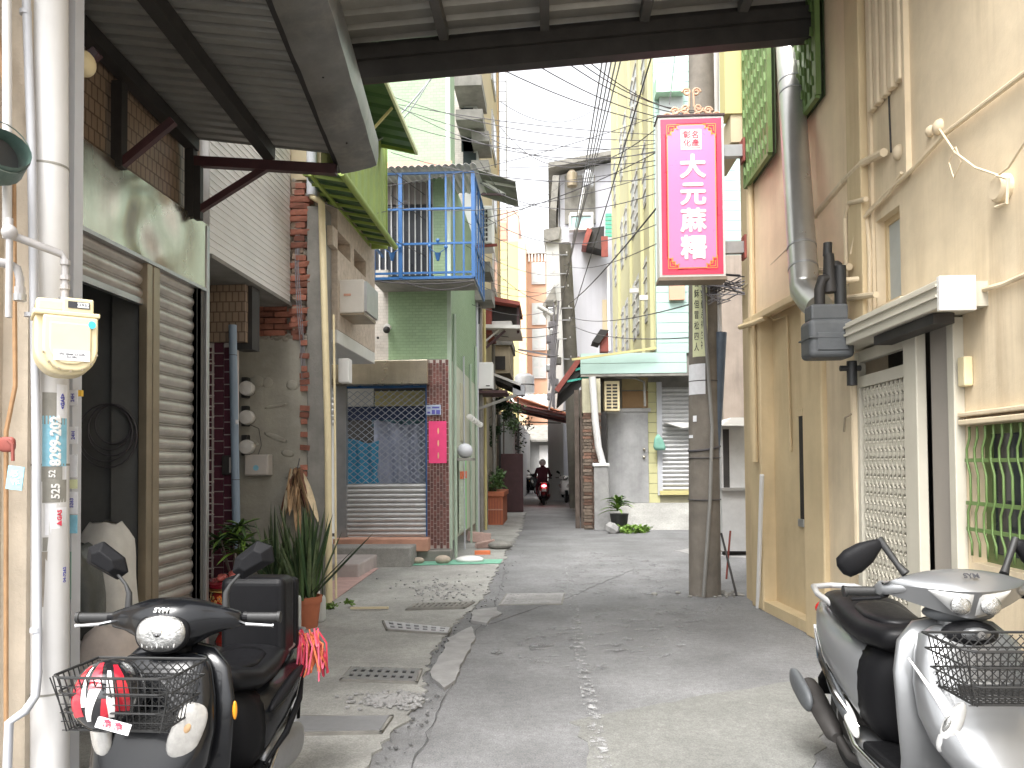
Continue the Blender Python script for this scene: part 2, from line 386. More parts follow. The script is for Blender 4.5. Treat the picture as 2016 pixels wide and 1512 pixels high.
# tar-dark seams along the asphalt edge
def crack(pix, w_, name='crack'):
    pts = []
    for i in range(len(pix) - 1):
        a, b = pZ(*pix[i]), pZ(*pix[i + 1]); n_ = max(2, int((b - a).length / .1))
        pts += [a.lerp(b, j / n_) + Vector((random.uniform(-.02, .02), 0, 0)) for j in range(n_)]
    L = [Vector((p.x - w_ * random.uniform(.3, 1), p.y, .009)) for p in pts]; Rr = [Vector((p.x + w_ * random.uniform(.3, 1), p.y, .009)) for p in pts]
    mb = M(); n_ = len(pts); mb.add(L + Rr, [(i, n_ + i, n_ + i + 1, i + 1) for i in range(n_ - 1)])
    mb.out(name, mat('crack_dirt', (.05, .05, .05), .9), kind='structure')
crack([(795, 1540), (868, 1396), (910, 1308), (935, 1250), (975, 1190), (1000, 1110)], .0035)
# broken tarmac crumbs filling the ragged joint
g = M()
for i in range(90):
    k = random.random(); a = pZ(*[(730, 1540), (830, 1400), (852, 1300), (890, 1245), (965, 1180)][min(4, int(k * 5))])
    b = pZ(*[(830, 1400), (852, 1300), (890, 1245), (965, 1180), (990, 1110)][min(4, int(k * 5))])
    p = a.lerp(b, random.random()); s_ = random.uniform(.005, .015)
    g.ell((p.x + random.gauss(.02, .035), p.y, .012 + s_ * .3), (s_, s_ * random.uniform(.6, 1.2), s_ * .6), Matrix.Rotation(random.random() * 6, 3, 'Z'), 5, 3)
g.out('crumbled_tarmac', m_asph2, kind='stuff', label='crumbled dark tarmac along the ragged edge of the concrete pavement')
g = M()
for i in range(520):
    if i % 3: p = pZ(random.gauss(770, 32), random.gauss(1384, 8))
    else: p = pZ(random.gauss(880, 45), random.gauss(1168, 14))
    s_ = random.uniform(.008, .022)
    g.ell((p.x, p.y, .02 + s_ * .3), (s_, s_, s_ * .5), None, 5, 3)
g.out('pale_rubble', m_conc2, kind='stuff', label='pale cement rubble scattered beside the drain covers')
# worn centre line
ml = mat('worn_white_line', (.33, .33, .33), .8, .2, 10, .03, 60, alpha=(14, .50), speck=.2)
mb = M(); line = [(1190, 1530), (1165, 1400), (1150, 1330), (1140, 1270), (1128, 1180), (1118, 1110)]
for a, b in zip(line, line[1:]):
    p, q = pZ(*a), pZ(*b); mb.add([(p.x - .045, p.y, .012), (p.x + .045, p.y, .012), (q.x + .045, q.y, .012), (q.x - .045, q.y, .012)], [(0, 1, 2, 3)])
mb.out('worn_road_line', ml, kind='structure')
# whitish scuffs on the asphalt
msc = mat('cement_scuff', (.26, .26, .265), .85, .15, 8, .03, 60, alpha=(5, .56), speck=.25)
sheet([(960, 1290), (1180, 1195), (1430, 1190), (1330, 1290), (1150, 1330)], .0105, 'cement_dust', msc, thick=.001)
sheet([(1060, 1175), (1150, 1085), (1340, 1110), (1340, 1180)], .0105, 'cement_dust', msc, thick=.001)
# strips in front of the green house
gs = [pZ(a, b) for a, b in ((770, 1117), (985, 1112), (990, 1104), (790, 1107))]
M().poly([Vector((p.x, p.y, .02)) for p in gs], (0, 0, .006)).out('green_painted_strip', mat('green_floor_paint', (.18, .42, .30), .7, .2, 8, .2, 50), kind='structure')
gs = [pZ(a, b) for a, b in ((652, 1190), (745, 1122), (700, 1122), (650, 1150))]
M().poly([Vector((p.x, p.y, .0205)) for p in gs], (0, 0, .006)).out('pink_painted_strip', mat('pink_floor_paint', (.50, .33, .30), .7, .2, 8, .2, 50), kind='structure')

# ------------------------------------------------------------------ drain covers
def slotted(pix, name, label, rows=2, cols=8, m=m_steel, solid=False, holes=True):
    a, b, c, d = [pZ(*q, .03) for q in pix]    # near-left, near-right, far-right, far-left
    root = thing(name, label, 'drain cover', (a.x, a.y, .02), 'drain covers in the pavement')
    def P(u, v_, z): q = a.lerp(b, u).lerp(d.lerp(c, u), v_); return Vector((q.x, q.y, z))
    fr = M(); e = .03
    for (u0, v0, u1, v1) in ((0, 0, 1, e * 2.5), (0, 1 - e * 2.5, 1, 1), (0, 0, e, 1), (1 - e, 0, 1, 1)):
        fr.poly([P(u0, v0, .0), P(u1, v0, .0), P(u1, v1, .0), P(u0, v1, .0)], (0, 0, .030))
    fr.out('frame', m_oldconc, root)
    M().poly([P(.02, .05, .0), P(.98, .05, .0), P(.98, .95, .0), P(.02, .95, .0)], (0, 0, .0225)).out('drain_pit', m_black, root)
    pl = M()
    if solid: pl.poly([P(e, .08, .028), P(1 - e, .08, .028), P(1 - e, .92, .028), P(e, .92, .028)], (0, 0, .006))
    else:
        for r in range(rows + 1):
            v0 = .06 + .88 * r / (rows + .45); pl.poly([P(e, v0, .026), P(1 - e, v0, .026), P(1 - e, v0 + .15, .026), P(e, v0 + .15, .026)], (0, 0, .008))
        for k in range(cols + 1):
            u0 = e + (1 - 2 * e - .055) * k / cols; pl.poly([P(u0, .06, .0275), P(u0 + .055, .06, .0275), P(u0 + .055, .94, .0275), P(u0, .94, .0275)], (0, 0, .008))
    pl.out('plate', m, root); return root
slotted(((668, 1337), (822, 1343), (832, 1316), (690, 1312)), 'drain_cover', 'steel drain cover with two rows of slots, just behind the flat grey plate', 2, 8)
slotted(((760, 1239), (884, 1247), (890, 1236), (752, 1221)), 'drain_cover', 'tilted steel drain cover with bold dark holes, middle of the pavement', 2, 7, mat('pale_cast_iron', (.45, .45, .46), .5, .1, 8, .1, 60))
slotted(((798, 1199), (915, 1196), (935, 1184), (815, 1187)), 'drain_cover', 'dark grimy drain cover with rubble on it, farthest along the pavement', 2, 10, m_oldconc)
slotted(((560, 1444), (752, 1440), (775, 1407), (565, 1408)), 'drain_cover', 'flat plain grey steel plate over the drain behind the black scooter', solid=True, m=mat('plate_steel', (.22, .22, .225), .5, .1, 5, .1, 60, metal=.2))
a, b, c, d = [pZ(*q, .01) for q in ((985, 1190), (1104, 1188), (1110, 1168), (1000, 1169))]
root = thing('manhole_cover', 'pale square manhole cover with raised ribs in the asphalt lane', 'manhole cover', (a.x, a.y, 0))
def P(u, v_, z): q = a.lerp(b, u).lerp(d.lerp(c, u), v_); return Vector((q.x, q.y, z))
M().poly([P(-.03, -.05, .002), P(1.03, -.05, .002), P(1.03, 1.05, .002), P(-.03, 1.05, .002)], (0, 0, .007)).out('frame', m_oldconc, root)
M().poly([P(0, 0, .009), P(1, 0, .009), P(1, 1, .009), P(0, 1, .009)], (0, 0, .006)).out('plate', m_conc2, root)
rb = M()
for i in range(14):
    for j in range(8):
        u, v_ = .04 + i * .067, .05 + j * .115
        if (i + j) % 2: rb.poly([P(u, v_, .015), P(u + .05, v_, .015), P(u + .05, v_ + .03, .015), P(u, v_ + .03, .015)], (0, 0, .004))
        else: rb.poly([P(u, v_, .015), P(u + .014, v_, .015), P(u + .014, v_ + .09, .015), P(u, v_ + .09, .015)], (0, 0, .004))
rb.out('raised_ribs', m_conc2, root)

# ================================================================== RIGHT: cream building
WX = 2.32
CS = V(-.05, .10, 0)
root = thing('cream_building', 'cream and peach painted building with columns and green grilles right of the lane', 'building', (2.4, 5, 0))
cb = root
# ground-floor and upper wall mass with real openings
Yg0, Yg1 = 4.20, 5.5        # gate opening
Yw0, Yw1 = 2.2, 4.16         # window
w1 = M()
w1.box(WX, WX + .3, Yg1, 6.3, 0, 2.45); w1.box(WX, WX + .3, 0, 6.3, 3.4, 6.2)
w1.box(WX, WX + .3, 0, 4.92, 2.45, 3.4); w1.box(WX, WX + .3, 5.28, 6.3, 2.45, 3.4)
w1.box(WX, WX + .3, 4.92, 5.28, 2.45, 2.56); w1.box(WX, WX + .3, 4.92, 5.28, 3.16, 3.4)
w1.box(WX, WX + .3, Yw1, Yg0, 0, 2.45); w1.box(WX, WX + .3, 0, Yw1, 1.69, 2.45); w1.box(WX, WX + .3, 0, Yw1, 0, .95); w1.box(WX, WX + .3, 0, Yw0, .95, 1.69)
w1.out('wall', m_yeld, root)
# upper wall of the far bay (proud), its recess below, the corner column
A = V(2.30, 6.3, 0); B = V(2.14, 8.02, 0); d_ = (B - A).normalized(); nr = V(d_.y, -d_.x, 0)
def along(t, n_, z): q = A + d_ * t + nr * n_; return V(q.x, q.y, z)
L = (B - A).length
def slab(mb, t0, t1, n0, n1, z0, z1): mb.poly([along(t0, n0, z0), along(t1, n0, z0), along(t1, n1, z0), along(t0, n1, z0)], (0, 0, z1 - z0)); return mb
up = M(); slab(up, .0, L, 0, .5, 2.98, 7.4); up.out('upper_wall', m_yelp, root)
slab(M(), .35, L - .28, .14, .5, 0, 2.975).out('recessed_wall', m_yel, root)
slab(M(), L - .30, L + .02, .0, .5, 0, 2.977).out('corner_column', m_yel, root, bevel=.015)
slab(M(), -.02, .36, -.03, .5, 0, 2.979).out('column', m_yel, root, bevel=.015)
slab(M(), .36, L - .3, .01, .16, .0, .10).out('skirting', m_yel, root)
M().poly([V(2.2, 8.03, 0), V(2.2, 8.5, 0), V(7, 9.6, 0), V(7, 9.1, 0)], (0, 0, 7.4)).out('side_wall', m_yel, root)
slab(M(), .72, .80, .128, .15, .97, 1.93).out('wall_slit', m_dark, root)
slab(M(), .70, .82, .118, .14, 1.92, 1.99).out('slit_lintel', m_yel, root, bevel=.005)
slab(M(), .70, .82, .110, .14, .90, .97).out('slit_sill', m_steel, root, bevel=.005)
slab(M(), -.015, L + .02, -.05, .02, 2.93, 3.0).out('ledge', m_yel, root, bevel=.01)
# pilaster + fluted panel
M().box(2.25, WX, 5.35, 5.60, 2.46, 6.2).out('pilaster', m_yel, root, bevel=.008)
M().box(2.27, WX, 5.64, 6.28, 3.0, 6.2).out('render_panel', m_yelp, root)
for k in range(5):
    y0 = 4.78 + k * .105; M().box(2.27, WX, y0, y0 + .07, 3.92, 6.2).out('flute', m_yeld, root, bevel=.012)
M().box(2.285, WX, 4.74, 4.77, 3.3, 6.2).out('bead', m_yeld, root)
M().box(2.30, WX, 5.30, 5.34, 2.5, 6.2).out('bead', m_yeld, root)
# small window
M().box(2.30, 2.36, 4.90, 5.30, 2.52, 2.56).out('window_sill', m_yeld, root, bevel=.005)
wf = M(); wf.box(2.38, 2.42, 4.92, 4.955, 2.56, 3.16); wf.box(2.38, 2.42, 5.245, 5.28, 2.56, 3.16); wf.box(2.38, 2.42, 4.955, 5.245, 2.56, 2.6); wf.box(2.38, 2.42, 4.955, 5.245, 3.12, 3.16)
win = wf.out('window', m_yel, root)
M().box(2.395, 2.405, 4.955, 5.245, 2.6, 3.12).out('pane', m_frost, win)
# gate header box
hb = M().box(2.06, 2.22, 3.93, 5.6, 2.29, 2.44).out('gate_header', m_gate, root, bevel=.006)
M().box(2.045, 2.06, 3.93, 5.6, 2.345, 2.36).out('header_rib', m_gate, hb)
M().box(2.045, 2.06, 3.93, 5.6, 2.40, 2.415).out('header_rib', m_gate, hb)
M().box(2.05, 2.235, 3.90, 3.93, 2.27, 2.45).out('header_end_cap', m_whitep, hb, bevel=.004)
M().box(2.22, WX, 3.95, 5.58, 2.30, 2.43).out('header_backing', m_gate, hb)
M().box(2.09, 2.2, 4.05, 4.8, 2.23, 2.285).out('gate_track', m_dark, root)
# folding gate of expanded metal
gt = M(); gx = 2.24
gt.box(gx, gx + .05, 5.42, 5.50, .03, 2.28); gt.box(gx, gx + .05, 4.67, 4.73, .03, 2.28); gt.box(gx, gx + .05, 4.73, 5.42, 2.20, 2.28); gt.box(gx, gx + .05, 4.73, 5.42, .03, .12); gt.box(gx, gx + .05, 4.73, 5.42, 2.02, 2.10)
gate = gt.out('folding_gate', m_gate, root, bevel=.004)
NS = 11
stm = M(); zz = .12; pts = []
while zz < 2.02:
    pts += [(0, zz), (.030, zz + .035), (.030, zz + .06), (0, zz + .095)]; zz += .12
for (u0, z0), (u1, z1) in zip(pts, pts[1:]): stm.bar((.0, u0, z0), (.0, u1, z1), .012, .016)
sme = mesh(stm, m_gate, name='mesh_strand')
sm2 = mesh(M().add([Vector((p.x, -p.y, p.z)) for p in stm.v], [tuple(reversed(f)) for f in stm.f]), m_gate, name='mesh_strand')
for k in range(NS):
    y = 4.75 + k * .062
    piece('mesh_strand', sme, gate, (gx + .02, y, 0)); piece('mesh_strand', sm2, gate, (gx + .024, y + .03, 0))
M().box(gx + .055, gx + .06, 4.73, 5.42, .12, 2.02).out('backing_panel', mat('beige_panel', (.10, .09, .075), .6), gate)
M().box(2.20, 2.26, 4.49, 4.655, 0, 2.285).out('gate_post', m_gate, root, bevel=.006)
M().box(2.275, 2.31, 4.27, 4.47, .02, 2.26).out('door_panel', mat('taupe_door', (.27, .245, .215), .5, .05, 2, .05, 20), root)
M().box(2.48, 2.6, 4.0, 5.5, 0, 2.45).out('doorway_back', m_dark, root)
M().box(2.26, 2.32, 4.19, 4.26, 0, 2.29).out('door_jamb', m_gate, root, bevel=.005)
M().box(2.27, 2.318, 4.10, 4.17, 1.9, 2.06).out('doorbell_box', m_cream, root, bevel=.008)
# green barred window
for (z0, z1) in ((1.69, 1.72), (1.735, 1.76)): M().box(2.27, WX, 1.9, 4.18, z0, z1).out('window_hood', m_yeld, root, bevel=.006)
gw = M(); gw.box(2.40, 2.44, 4.10, 4.16, .95, 1.69); gw.box(2.40, 2.44, 2.3, 4.10, .95, 1.0); gw.box(2.40, 2.44, 2.3, 4.10, 1.64, 1.69); gw.box(2.40, 2.44, 3.78, 3.83, 1.0, 1.64)
gwin = gw.out('window', mat('dark_green_frame', (.10, .14, .05), .5), root)
M().box(2.415, 2.425, 3.83, 4.10, 1.0, 1.64).out('pane', m_glass, gwin)
M().box(2.43, 2.437, 2.3, 3.78, 1.0, 1.64).out('pane', mat('greenish_glass', (.12, .15, .09), .3), gwin)
wb = M(); z0 = .98
pts = [(0, .99), (0, 1.06), (.03, 1.12), (.03, 1.22), (0, 1.28), (0, 1.42), (.03, 1.5), (.03, 1.56), (0, 1.62), (0, 1.68)]
wb.tube([(0, y, z) for y, z in pts], .0065, 6)
wbm = mesh(wb, m_ggrn, True, 'window_bar')
for k in range(15): piece('window_bar', wbm, gwin, (2.30, 4.12 - k * .075, 0))
for z in (1.13, 1.27, 1.50):
    M().bar((2.305, 4.17, z), (2.305, 2.4, z), .012, .02).out('window_rail', m_ggrn, gwin)
# upper-floor green grilles
def ornate(y0, y1, z0, z1, x):
    f = M(); f.bar((x, y0, z0), (x, y1, z0), .04); f.bar((x, y0, z1), (x, y1, z1), .04); f.bar((x, y0, z0), (x, y0, z1), .04); f.bar((x, y1, z0), (x, y1, z1), .04)
    g_ = f.out('window_grille', m_ggrn, cb)
    n_ = int((y1 - y0) / .105); bm_ = M()
    H = z1 - z0
    bm_.box(-.012, .012, -.028, .028, 0, H)
    for i in range(int(H / .2)):
        bm_.poly([(-.013, -.02, .1 + i * .2), (-.013, .02, .13 + i * .2), (-.013, .0, .19 + i * .2)], (-.02, 0, 0))
    me = mesh(bm_, m_ggrn, name='grille_slat')
    for k in range(n_): piece('grille_slat', me, g_, (x, y0 + (k + .5) * (y1 - y0) / n_, z0))
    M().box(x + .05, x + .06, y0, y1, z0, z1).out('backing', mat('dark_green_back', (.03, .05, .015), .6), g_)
ornate(7.0, 7.88, 4.36, 6.3, 2.10); ornate(6.02, 6.62, 4.42, 6.3, 2.20)
# eave and gutter box at the far upper corner
M().box(1.93, 2.2, 8.0, 8.25, 5.2, 6.6).out('eave_slab', m_pale, root)
M().box(1.99, 2.16, 8.02, 9.0, 4.9, 5.2).out('eave_bracket', m_beige, root)

# painted pipes on the wall: each a part of the building
def conduit(pts, r, name='conduit', m=m_yeld, parent=None): return M().tube([p - CS for p in pts], r, 8).out(name, m, parent or cb, smooth='a')
conduit([pX(1740, 300, 2.22), pX(1700, 320, 2.22), pX(1660, 360, 2.22), pX(1605, 425, 2.22)], .028)
conduit([pX(1712, 648, 2.24), pX(1712, 500, 2.24), pX(1706, 420, 2.24), pX(1745, 380, 2.24), pX(1800, 330, 2.24), pX(1862, 262, 2.24), pX(2016, 145, 2.24), pX(2100, 80, 2.24)], .014)
conduit([pX(1668, 560, 2.20), pX(1664, 430, 2.20), pX(1672, 400, 2.20), pX(1705, 392, 2.20)], .018)
conduit([pX(1640, 590, 2.18), pX(1725, 580, 2.20)], .022)
conduit([pX(1600, 535, 2.14), pX(1672, 525, 2.16)], .026)
conduit([pX(1675, 500, 2.2), pX(1690, 440, 2.22), pX(1752, 378, 2.24), pX(1775, 340, 2.24)], .012)
conduit([pX(2100, 505, 2.25), pX(1975, 560, 2.25), pX(1880, 585, 2.25), pX(1800, 622, 2.25)], .014)
conduit([pX(1850, 255, 2.22), pX(1880, 300, 2.20), pX(1920, 330, 2.20), pX(1965, 345, 2.20), pX(1985, 330, 2.2), pX(2030, 260, 2.20)], .006, 'loose_cable')
conduit([pX(1880, 290, 2.2), pX(1868, 320, 2.2), pX(1878, 350, 2.2), pX(1892, 320, 2.2), pX(1882, 290, 2.2)], .004, 'cable_loop')
conduit([pX(1692, 1130, 2.2), pX(1690, 1000, 2.2), pX(1682, 780, 2.18), pX(1680, 740, 2.18)], .03, 'gas_riser')
conduit([pX(1700, 1165, 2.25), pX(1690, 1128, 2.2)], .026, 'gas_riser')
conduit([pX(1676, 815, 2.13), pX(1664, 822, 2.1), pX(1662, 850, 2.1)], .008, 'valve_handle', m_brass)
for (px, py, s_) in ((1850, 250, .045), (1835, 258, .035), (1770, 300, .05)): 
    p = pX(px, py, 2.27) - CS; M().ell(p, (.04, s_, s_)).out('mortar_lump', m_yeld, root, smooth=True)
p = pX(1972, 370, 2.25) - CS; M().lathe([(0, -.035), (.055, -.035), (.07, -.02), (.07, .03), (.0, .03)], p, 20, 'X').out('junction_lid', m_yeld, root, smooth='a')
conduit([pX(1962, 345, 2.2), pX(1985, 352, 2.2), pX(1982, 400, 2.2), pX(1960, 408, 2.2)], .008, 'lid_rim', m_yeld)
# crack running down the upper wall
conduit([pX(1845, -20, 2.318), pX(1835, 12, 2.318), pX(1820, 22, 2.318), pX(1812, 40, 2.318), pX(1800, 50, 2.318)], [.001, .008, .004, .01, .002], 'wall_crack', m_dark)
conduit([pX(1748, 0, 2.262), pX(1750, 200, 2.262), pX(1754, 300, 2.262)], .006, 'wall_crack', m_dark)
# far corner: downpipes and conduits
conduit([V(2.10, 7.95, 6.6), V(2.08, 7.9, 5.6), V(2.08, 7.9, 1.5)], .03, 'downpipe', m_yel)
conduit([V(2.15, 7.72, 6.6), V(2.14, 7.7, 3.05), V(2.2, 7.6, 2.9), V(2.27, 7.4, 2.9), V(2.28, 7.38, 1.6)], .012, 'conduit', m_yel)
conduit([V(2.0, 8.1, 2.92), V(2.05, 7.75, 2.9), V(2.12, 7.6, 2.92)], .028, 'conduit', m_yel)
conduit([pX(1465, 565, 2.12), pX(1520, 520, 2.16), pX(1560, 480, 2.20)], .012)
cb.location = Vector(cb.location) + CS
M().tube([pX(1500, 935, 2.02), pZ(1492, 1197)], .022, 8).out('plastic_pipe', m_lett, label='white plastic pipe leaning against the cream corner column', cat='pipe', smooth='a')

# ---- big stainless flue pipe
a, b = pY(1548, 20, 6.95), pY(1583, 560, 5.95)
fp = thing('flue_pipe', 'large stainless flue pipe running up the cream building past the green grille', 'pipe', b)
e_ = (b - a).normalized()
M().tube([a - e_ * 1.5, b], .108, 28).out('pipe', mat('flue_steel', (.50, .49, .46), .3, .15, 2, .04, 12, metal=.75), fp, smooth='a')
for t in (.30, .345, .885, .95):
    q = a.lerp(b, t); M().tube([q - e_ * .008, q + e_ * .008], .113, 28).out('seam_ring', m_steel, fp, smooth='a')
c_ = pY(1612, 605, 5.7)
M().tube([b, b + e_ * .05, b.lerp(c_, .55) + V(0, 0, -.03), c_], [.108, .108, .105, .098], 24).out('elbow', mat('flue_steel', (.5, .49, .46)), fp, smooth='a')

# ---- charcoal gas meter hanging from pipes
x0, x1, z0, z1 = RY(1588, 600, 1676, 706, 5.35)
gm = thing('gas_meter', 'charcoal grey gas meter hanging below the flue pipe on the cream wall', 'gas meter', ((x0 + x1) / 2, 5.45, z0))
M().box(x0, x1, 5.28, 5.50, z0, z0 + (z1 - z0) * .72).out('body', m_gauge, gm, bevel=.035, seg=4)
M().box(x0 + .02, x1 - .03, 5.31, 5.46, z0 + (z1 - z0) * .70, z1).out('head', m_gauge, gm, bevel=.015)
M().box(x0 + .05, x1 - .05, 5.272, 5.28, z0 + .05, z0 + .17).out('front_plate', m_gauge, gm, bevel=.006)
M().box(x0 - .006, x1 + .006, 5.27, 5.51, z0 + .135, z0 + .145).out('seam', m_gauge, gm)
M().tube([V(x0 + .11, 5.4, z1 - .02), V(x0 + .11, 5.4, z1 + .12), V(x0 + .13, 5.4, z1 + .19), V(x0 + .2, 5.42, z1 + .2)], .036, 12).out('inlet_elbow', m_dark, gm, smooth='a')
M().tube([V(x1 - .05, 5.4, z1 - .02), V(x1 - .05, 5.4, z1 + .28)], .04, 12).out('outlet_valve', m_black, gm, smooth='a')
M().tube([V(x0 + .19, 5.42, z1 + .1), V(x0 + .185, 5.42, z1 + .37)], [.05, .035], 12).out('regulator', m_dark, gm, smooth='a')
M().ell(V(x0 + .235, 5.42, z1 + .27), (.05, .03, .055)).out('regulator_bulb', m_dark, gm, smooth=True)
M().tube([V(x0 + .175, 5.42, z1 + .36), V(x0 + .18, 5.42, z1 + .45)], .03, 12).out('vent_cap', m_black, gm, smooth='a')
M().tube([V(x0 + .2, 5.42, z1 + .18), V(x1 + .08, 5.42, z1 + .19)], .02, 10).out('supply_pipe', m_yeld, gm, smooth='a')
q = pX(1677, 725, 2.1); M().tube([q + V(0, 0, .05), q - V(0, 0, .12)], .034, 12).out('shutoff_valve', m_black, gm, smooth='a')
M().tube([q + V(-.08, 0, 0), q + V(.06, 0, .0)], .02, 8).out('shutoff_valve', m_black, gm, smooth='a')
# ================================================================== LEFT, near: pillar with pipes, gas meter
pil = thing('shop_pillar', 'beige rendered pillar at the left edge, covered in pipes and old stickers', 'pillar', (-2.2, 3.1, 0))
M().box(-2.75, -1.943, 3.00, 3.06, 0, 6).out('corner_cladding', m_pvc, pil)
M().box(-2.75, -1.99, 2.80, 2.998, 0, 6).out('render', mat('beige_render', (.50, .43, .34), .9, .18, 4, .4, 40, streak=.4, scol=(.3, .25, .2)), pil)
M().box(-2.75, -2.09, 2.6, 2.80, 0, 6).out('render', mat('beige_render', (.5, .4, .3)), pil)
bp = thing('downpipe', 'fat white plastic downpipe with torn stickers, fixed to the left pillar', 'pipe', pY(98, 1500, 2.88))
M().tube([pY(96, -300, 2.88), pY(98, 1700, 2.88)], .068, 32, False).out('pipe', m_pvcw, bp, smooth='a')
for py in (330, 915, 1360):
    q = pY(97, py, 2.88); M().tube([q - V(0, 0, .004), q + V(0, 0, .004)], .0695, 32).out('joint', m_pgrey, bp, smooth='a')
gp_ = thing('conduit', 'thin pale grey conduit bending left near the ground on the pillar', 'pipe', (-2.0, 2.78, 0))
M().tube([pY(48, -300, 2.78), pY(52, 0, 2.78), pY(62, 300, 2.78), pY(72, 900, 2.78), pY(74, 1325, 2.78), pY(70, 1370, 2.76), pY(50, 1400, 2.74), pY(18, 1422, 2.72), pY(14, 1520, 2.72), pY(14, 1640, 2.72)], .0155, 14).out('pipe', m_pvc, gp_, smooth='a')
for py in (25, 620, 1240):
    q = pY(50 + (py / 60), py, 2.78); M().tube([q - V(0, 0, .008), q + V(0, 0, .008)], .021, 14).out('clip', m_pvc, gp_, smooth='a')
M().tube([pY(12, -300, 2.7), pY(14, 130, 2.7), pY(14, 470, 2.7)], .016, 12).out('vertical_pipe', m_pvcw, label='slim white pipe at the left edge of the pillar, above the green elbow', cat='pipe', smooth='a')
M().tube([pY(-5, 60, 2.72), pY(12, 200, 2.72), pY(27, 330, 2.72), pY(30, 760, 2.72), pY(12, 850, 2.72), pY(12, 1600, 2.72)], .008, 8).out('orange_pipe', mat('ochre_rust', (.34, .20, .10), .7, .2, 20), label='thin ochre rusty pipe running down the pillar behind the gas meter', cat='pipe', smooth='a')
q = pY(8, 300, 2.55)
ge = thing('vent_elbow', 'dark green open ended vent elbow at the upper left edge', 'vent', q)
M().tube([q + V(-.14, .05, -.02), q + V(-.02, 0, -.03), q + V(.03, -.04, .0)], [.075, .085, .085], 20, False).out('elbow', mat('dark_green_iron', (.06, .10, .085), .5, .2, 10, .2, 60), ge, smooth='a')
M().tube([q + V(.028, -.04, .0), q + V(.034, -.043, .001)], [.09, .09], 20, False).out('rim', mat('pale_green_rim', (.2, .25, .22), .5), ge, smooth='a')
M().tube([q + V(-.03, 0, -.02), q + V(-.02, -.005, -.02)], .07, 20).out('inside', m_black, ge)
# gas meter
x0, x1, z0, z1 = RY(42, 618, 163, 736, 2.62)
gm = thing('gas_meter', 'cream gas meter with round bottom hanging on the pillar at left', 'gas meter', ((x0 + x1) / 2, 2.7, z0))
def ushape(x0, x1, z0, z1, y0, y1, k=10):
    r = (x1 - x0) * .42; pts = [(x0, y0, z1), (x1, y0, z1)]
    for i in range(k + 1): a = math.pi / 2 * i / k; pts.append((x1 - r + r * math.cos(a), y0, z0 + r - r * math.sin(a)))
    for i in range(k + 1): a = math.pi / 2 * i / k; pts.append((x0 + r - r * math.sin(a), y0, z0 + r - r * math.cos(a)))
    pts = [pts[0], *reversed(pts[2:]), pts[1]]
    return M().poly(pts, (0, y1 - y0, 0))
ushape(x0 - .005, x1, z0, z1, 2.64, 2.80).out('body', m_cream, gm, bevel=.012, smooth='a', seg=3)
ushape(x0 + .022, x1 - .004, z0 + .012, z1 - .004, 2.615, 2.645).out('front_cover', m_cream, gm, bevel=.008, smooth='a', seg=3)
ushape(x0 + .045, x1 - .03, z0 + .035, z1 - .03, 2.608, 2.618).out('raised_panel', m_cream, gm, bevel=.005, smooth='a', seg=2)
M().box(x0 - .012, x1 + .004, 2.615, 2.81, z1 - .004, z1 + .012).out('flange', m_cream, gm, bevel=.004)
M().box(x0, x1 - .02, 2.65, 2.79, z1 + .01, z1 + .06).out('head', m_cream, gm, bevel=.012, seg=3)
cx = (x0 + x1) / 2
M().box(cx - .02, x1 - .02, 2.62, 2.70, z1 + .008, z1 + .063).out('counter_housing', m_cream, gm, bevel=.006)
cw = M().box(cx - .002, x1 - .035, 2.617, 2.622, z1 + .026, z1 + .05).out('counter_window', m_ink, gm)
M().box(cx + .032, x1 - .038, 2.6155, 2.618, z1 + .029, z1 + .047).out('counter_digits', m_paper, gm)
text('0 3 9 5 2', .014, m_ink, gm, (cx + .052, 2.6150, z1 + .038), bold=.01)
M().box(x0 + .06, x1 - .035, 2.6055, 2.6078, z0 + .048, z0 + .085).out('rating_label', m_paper, gm)
text('LPG  Qmax 2.5 m3/h\n0.2 MPa', .011, m_ink, gm, (cx + .012, 2.605, z0 + .066))
M().lathe([(0, 0), (.014, 0), (.014, .003), (0, .003)], (x1 - .028, 2.604, z1 - .032), 16, 'Y').out('cyan_sticker', mat('cyan_sticker', (.05, .5, .66), .5), gm)
for i in range(7):
    a = math.pi * (.08 + .84 * i / 6); rr = (x1 - x0) * .44
    M().lathe([(0, 0), (.0045, 0), (.0045, .006), (0, .006)], (cx + .008 - rr * math.cos(a), 2.611, z0 + .095 - rr * .85 * math.sin(a)), 8, 'Y').out('bolt', m_brass, gm)
for (px, yy) in ((52, 2.72), (128, 2.70)):
    q = pY(px, 590, yy)
    M().tube([V(q.x, yy, z1 + .05), V(q.x, yy, z1 + .075)], .024, 14).out('union_nut', m_steel, gm, smooth='a')
q = pY(52, 590, 2.72)
gpm = mat('grey_painted_pipe', (.36, .345, .34), .5, .12, 20, .1, 60)
M().tube([V(q.x, 2.72, z1 + .07), V(q.x, 2.72, z1 + .13), V(q.x - .01, 2.72, z1 + .165), V(q.x - .04, 2.72, z1 + .18), V(q.x - .12, 2.72, z1 + .18)], .0165, 12).out('inlet_pipe', gpm, gm, smooth='a')
M().tube([V(q.x, 2.72, z1 + .075), V(q.x, 2.72, z1 + .10)], .021, 10).out('coupling', gpm, gm)
M().tube([V(q.x - .025, 2.72, z1 + .18), V(q.x - .05, 2.72, z1 + .18)], .022, 10).out('coupling', gpm, gm)
q = pY(128, 590, 2.70)
M().tube([V(q.x, 2.7, z1 + .07), V(q.x, 2.7, z1 + .215), V(q.x - .015, 2.7, z1 + .235), V(q.x - .22, 2.66, z1 + .275)], .0145, 12).out('outlet_pipe', gpm, gm, smooth='a')
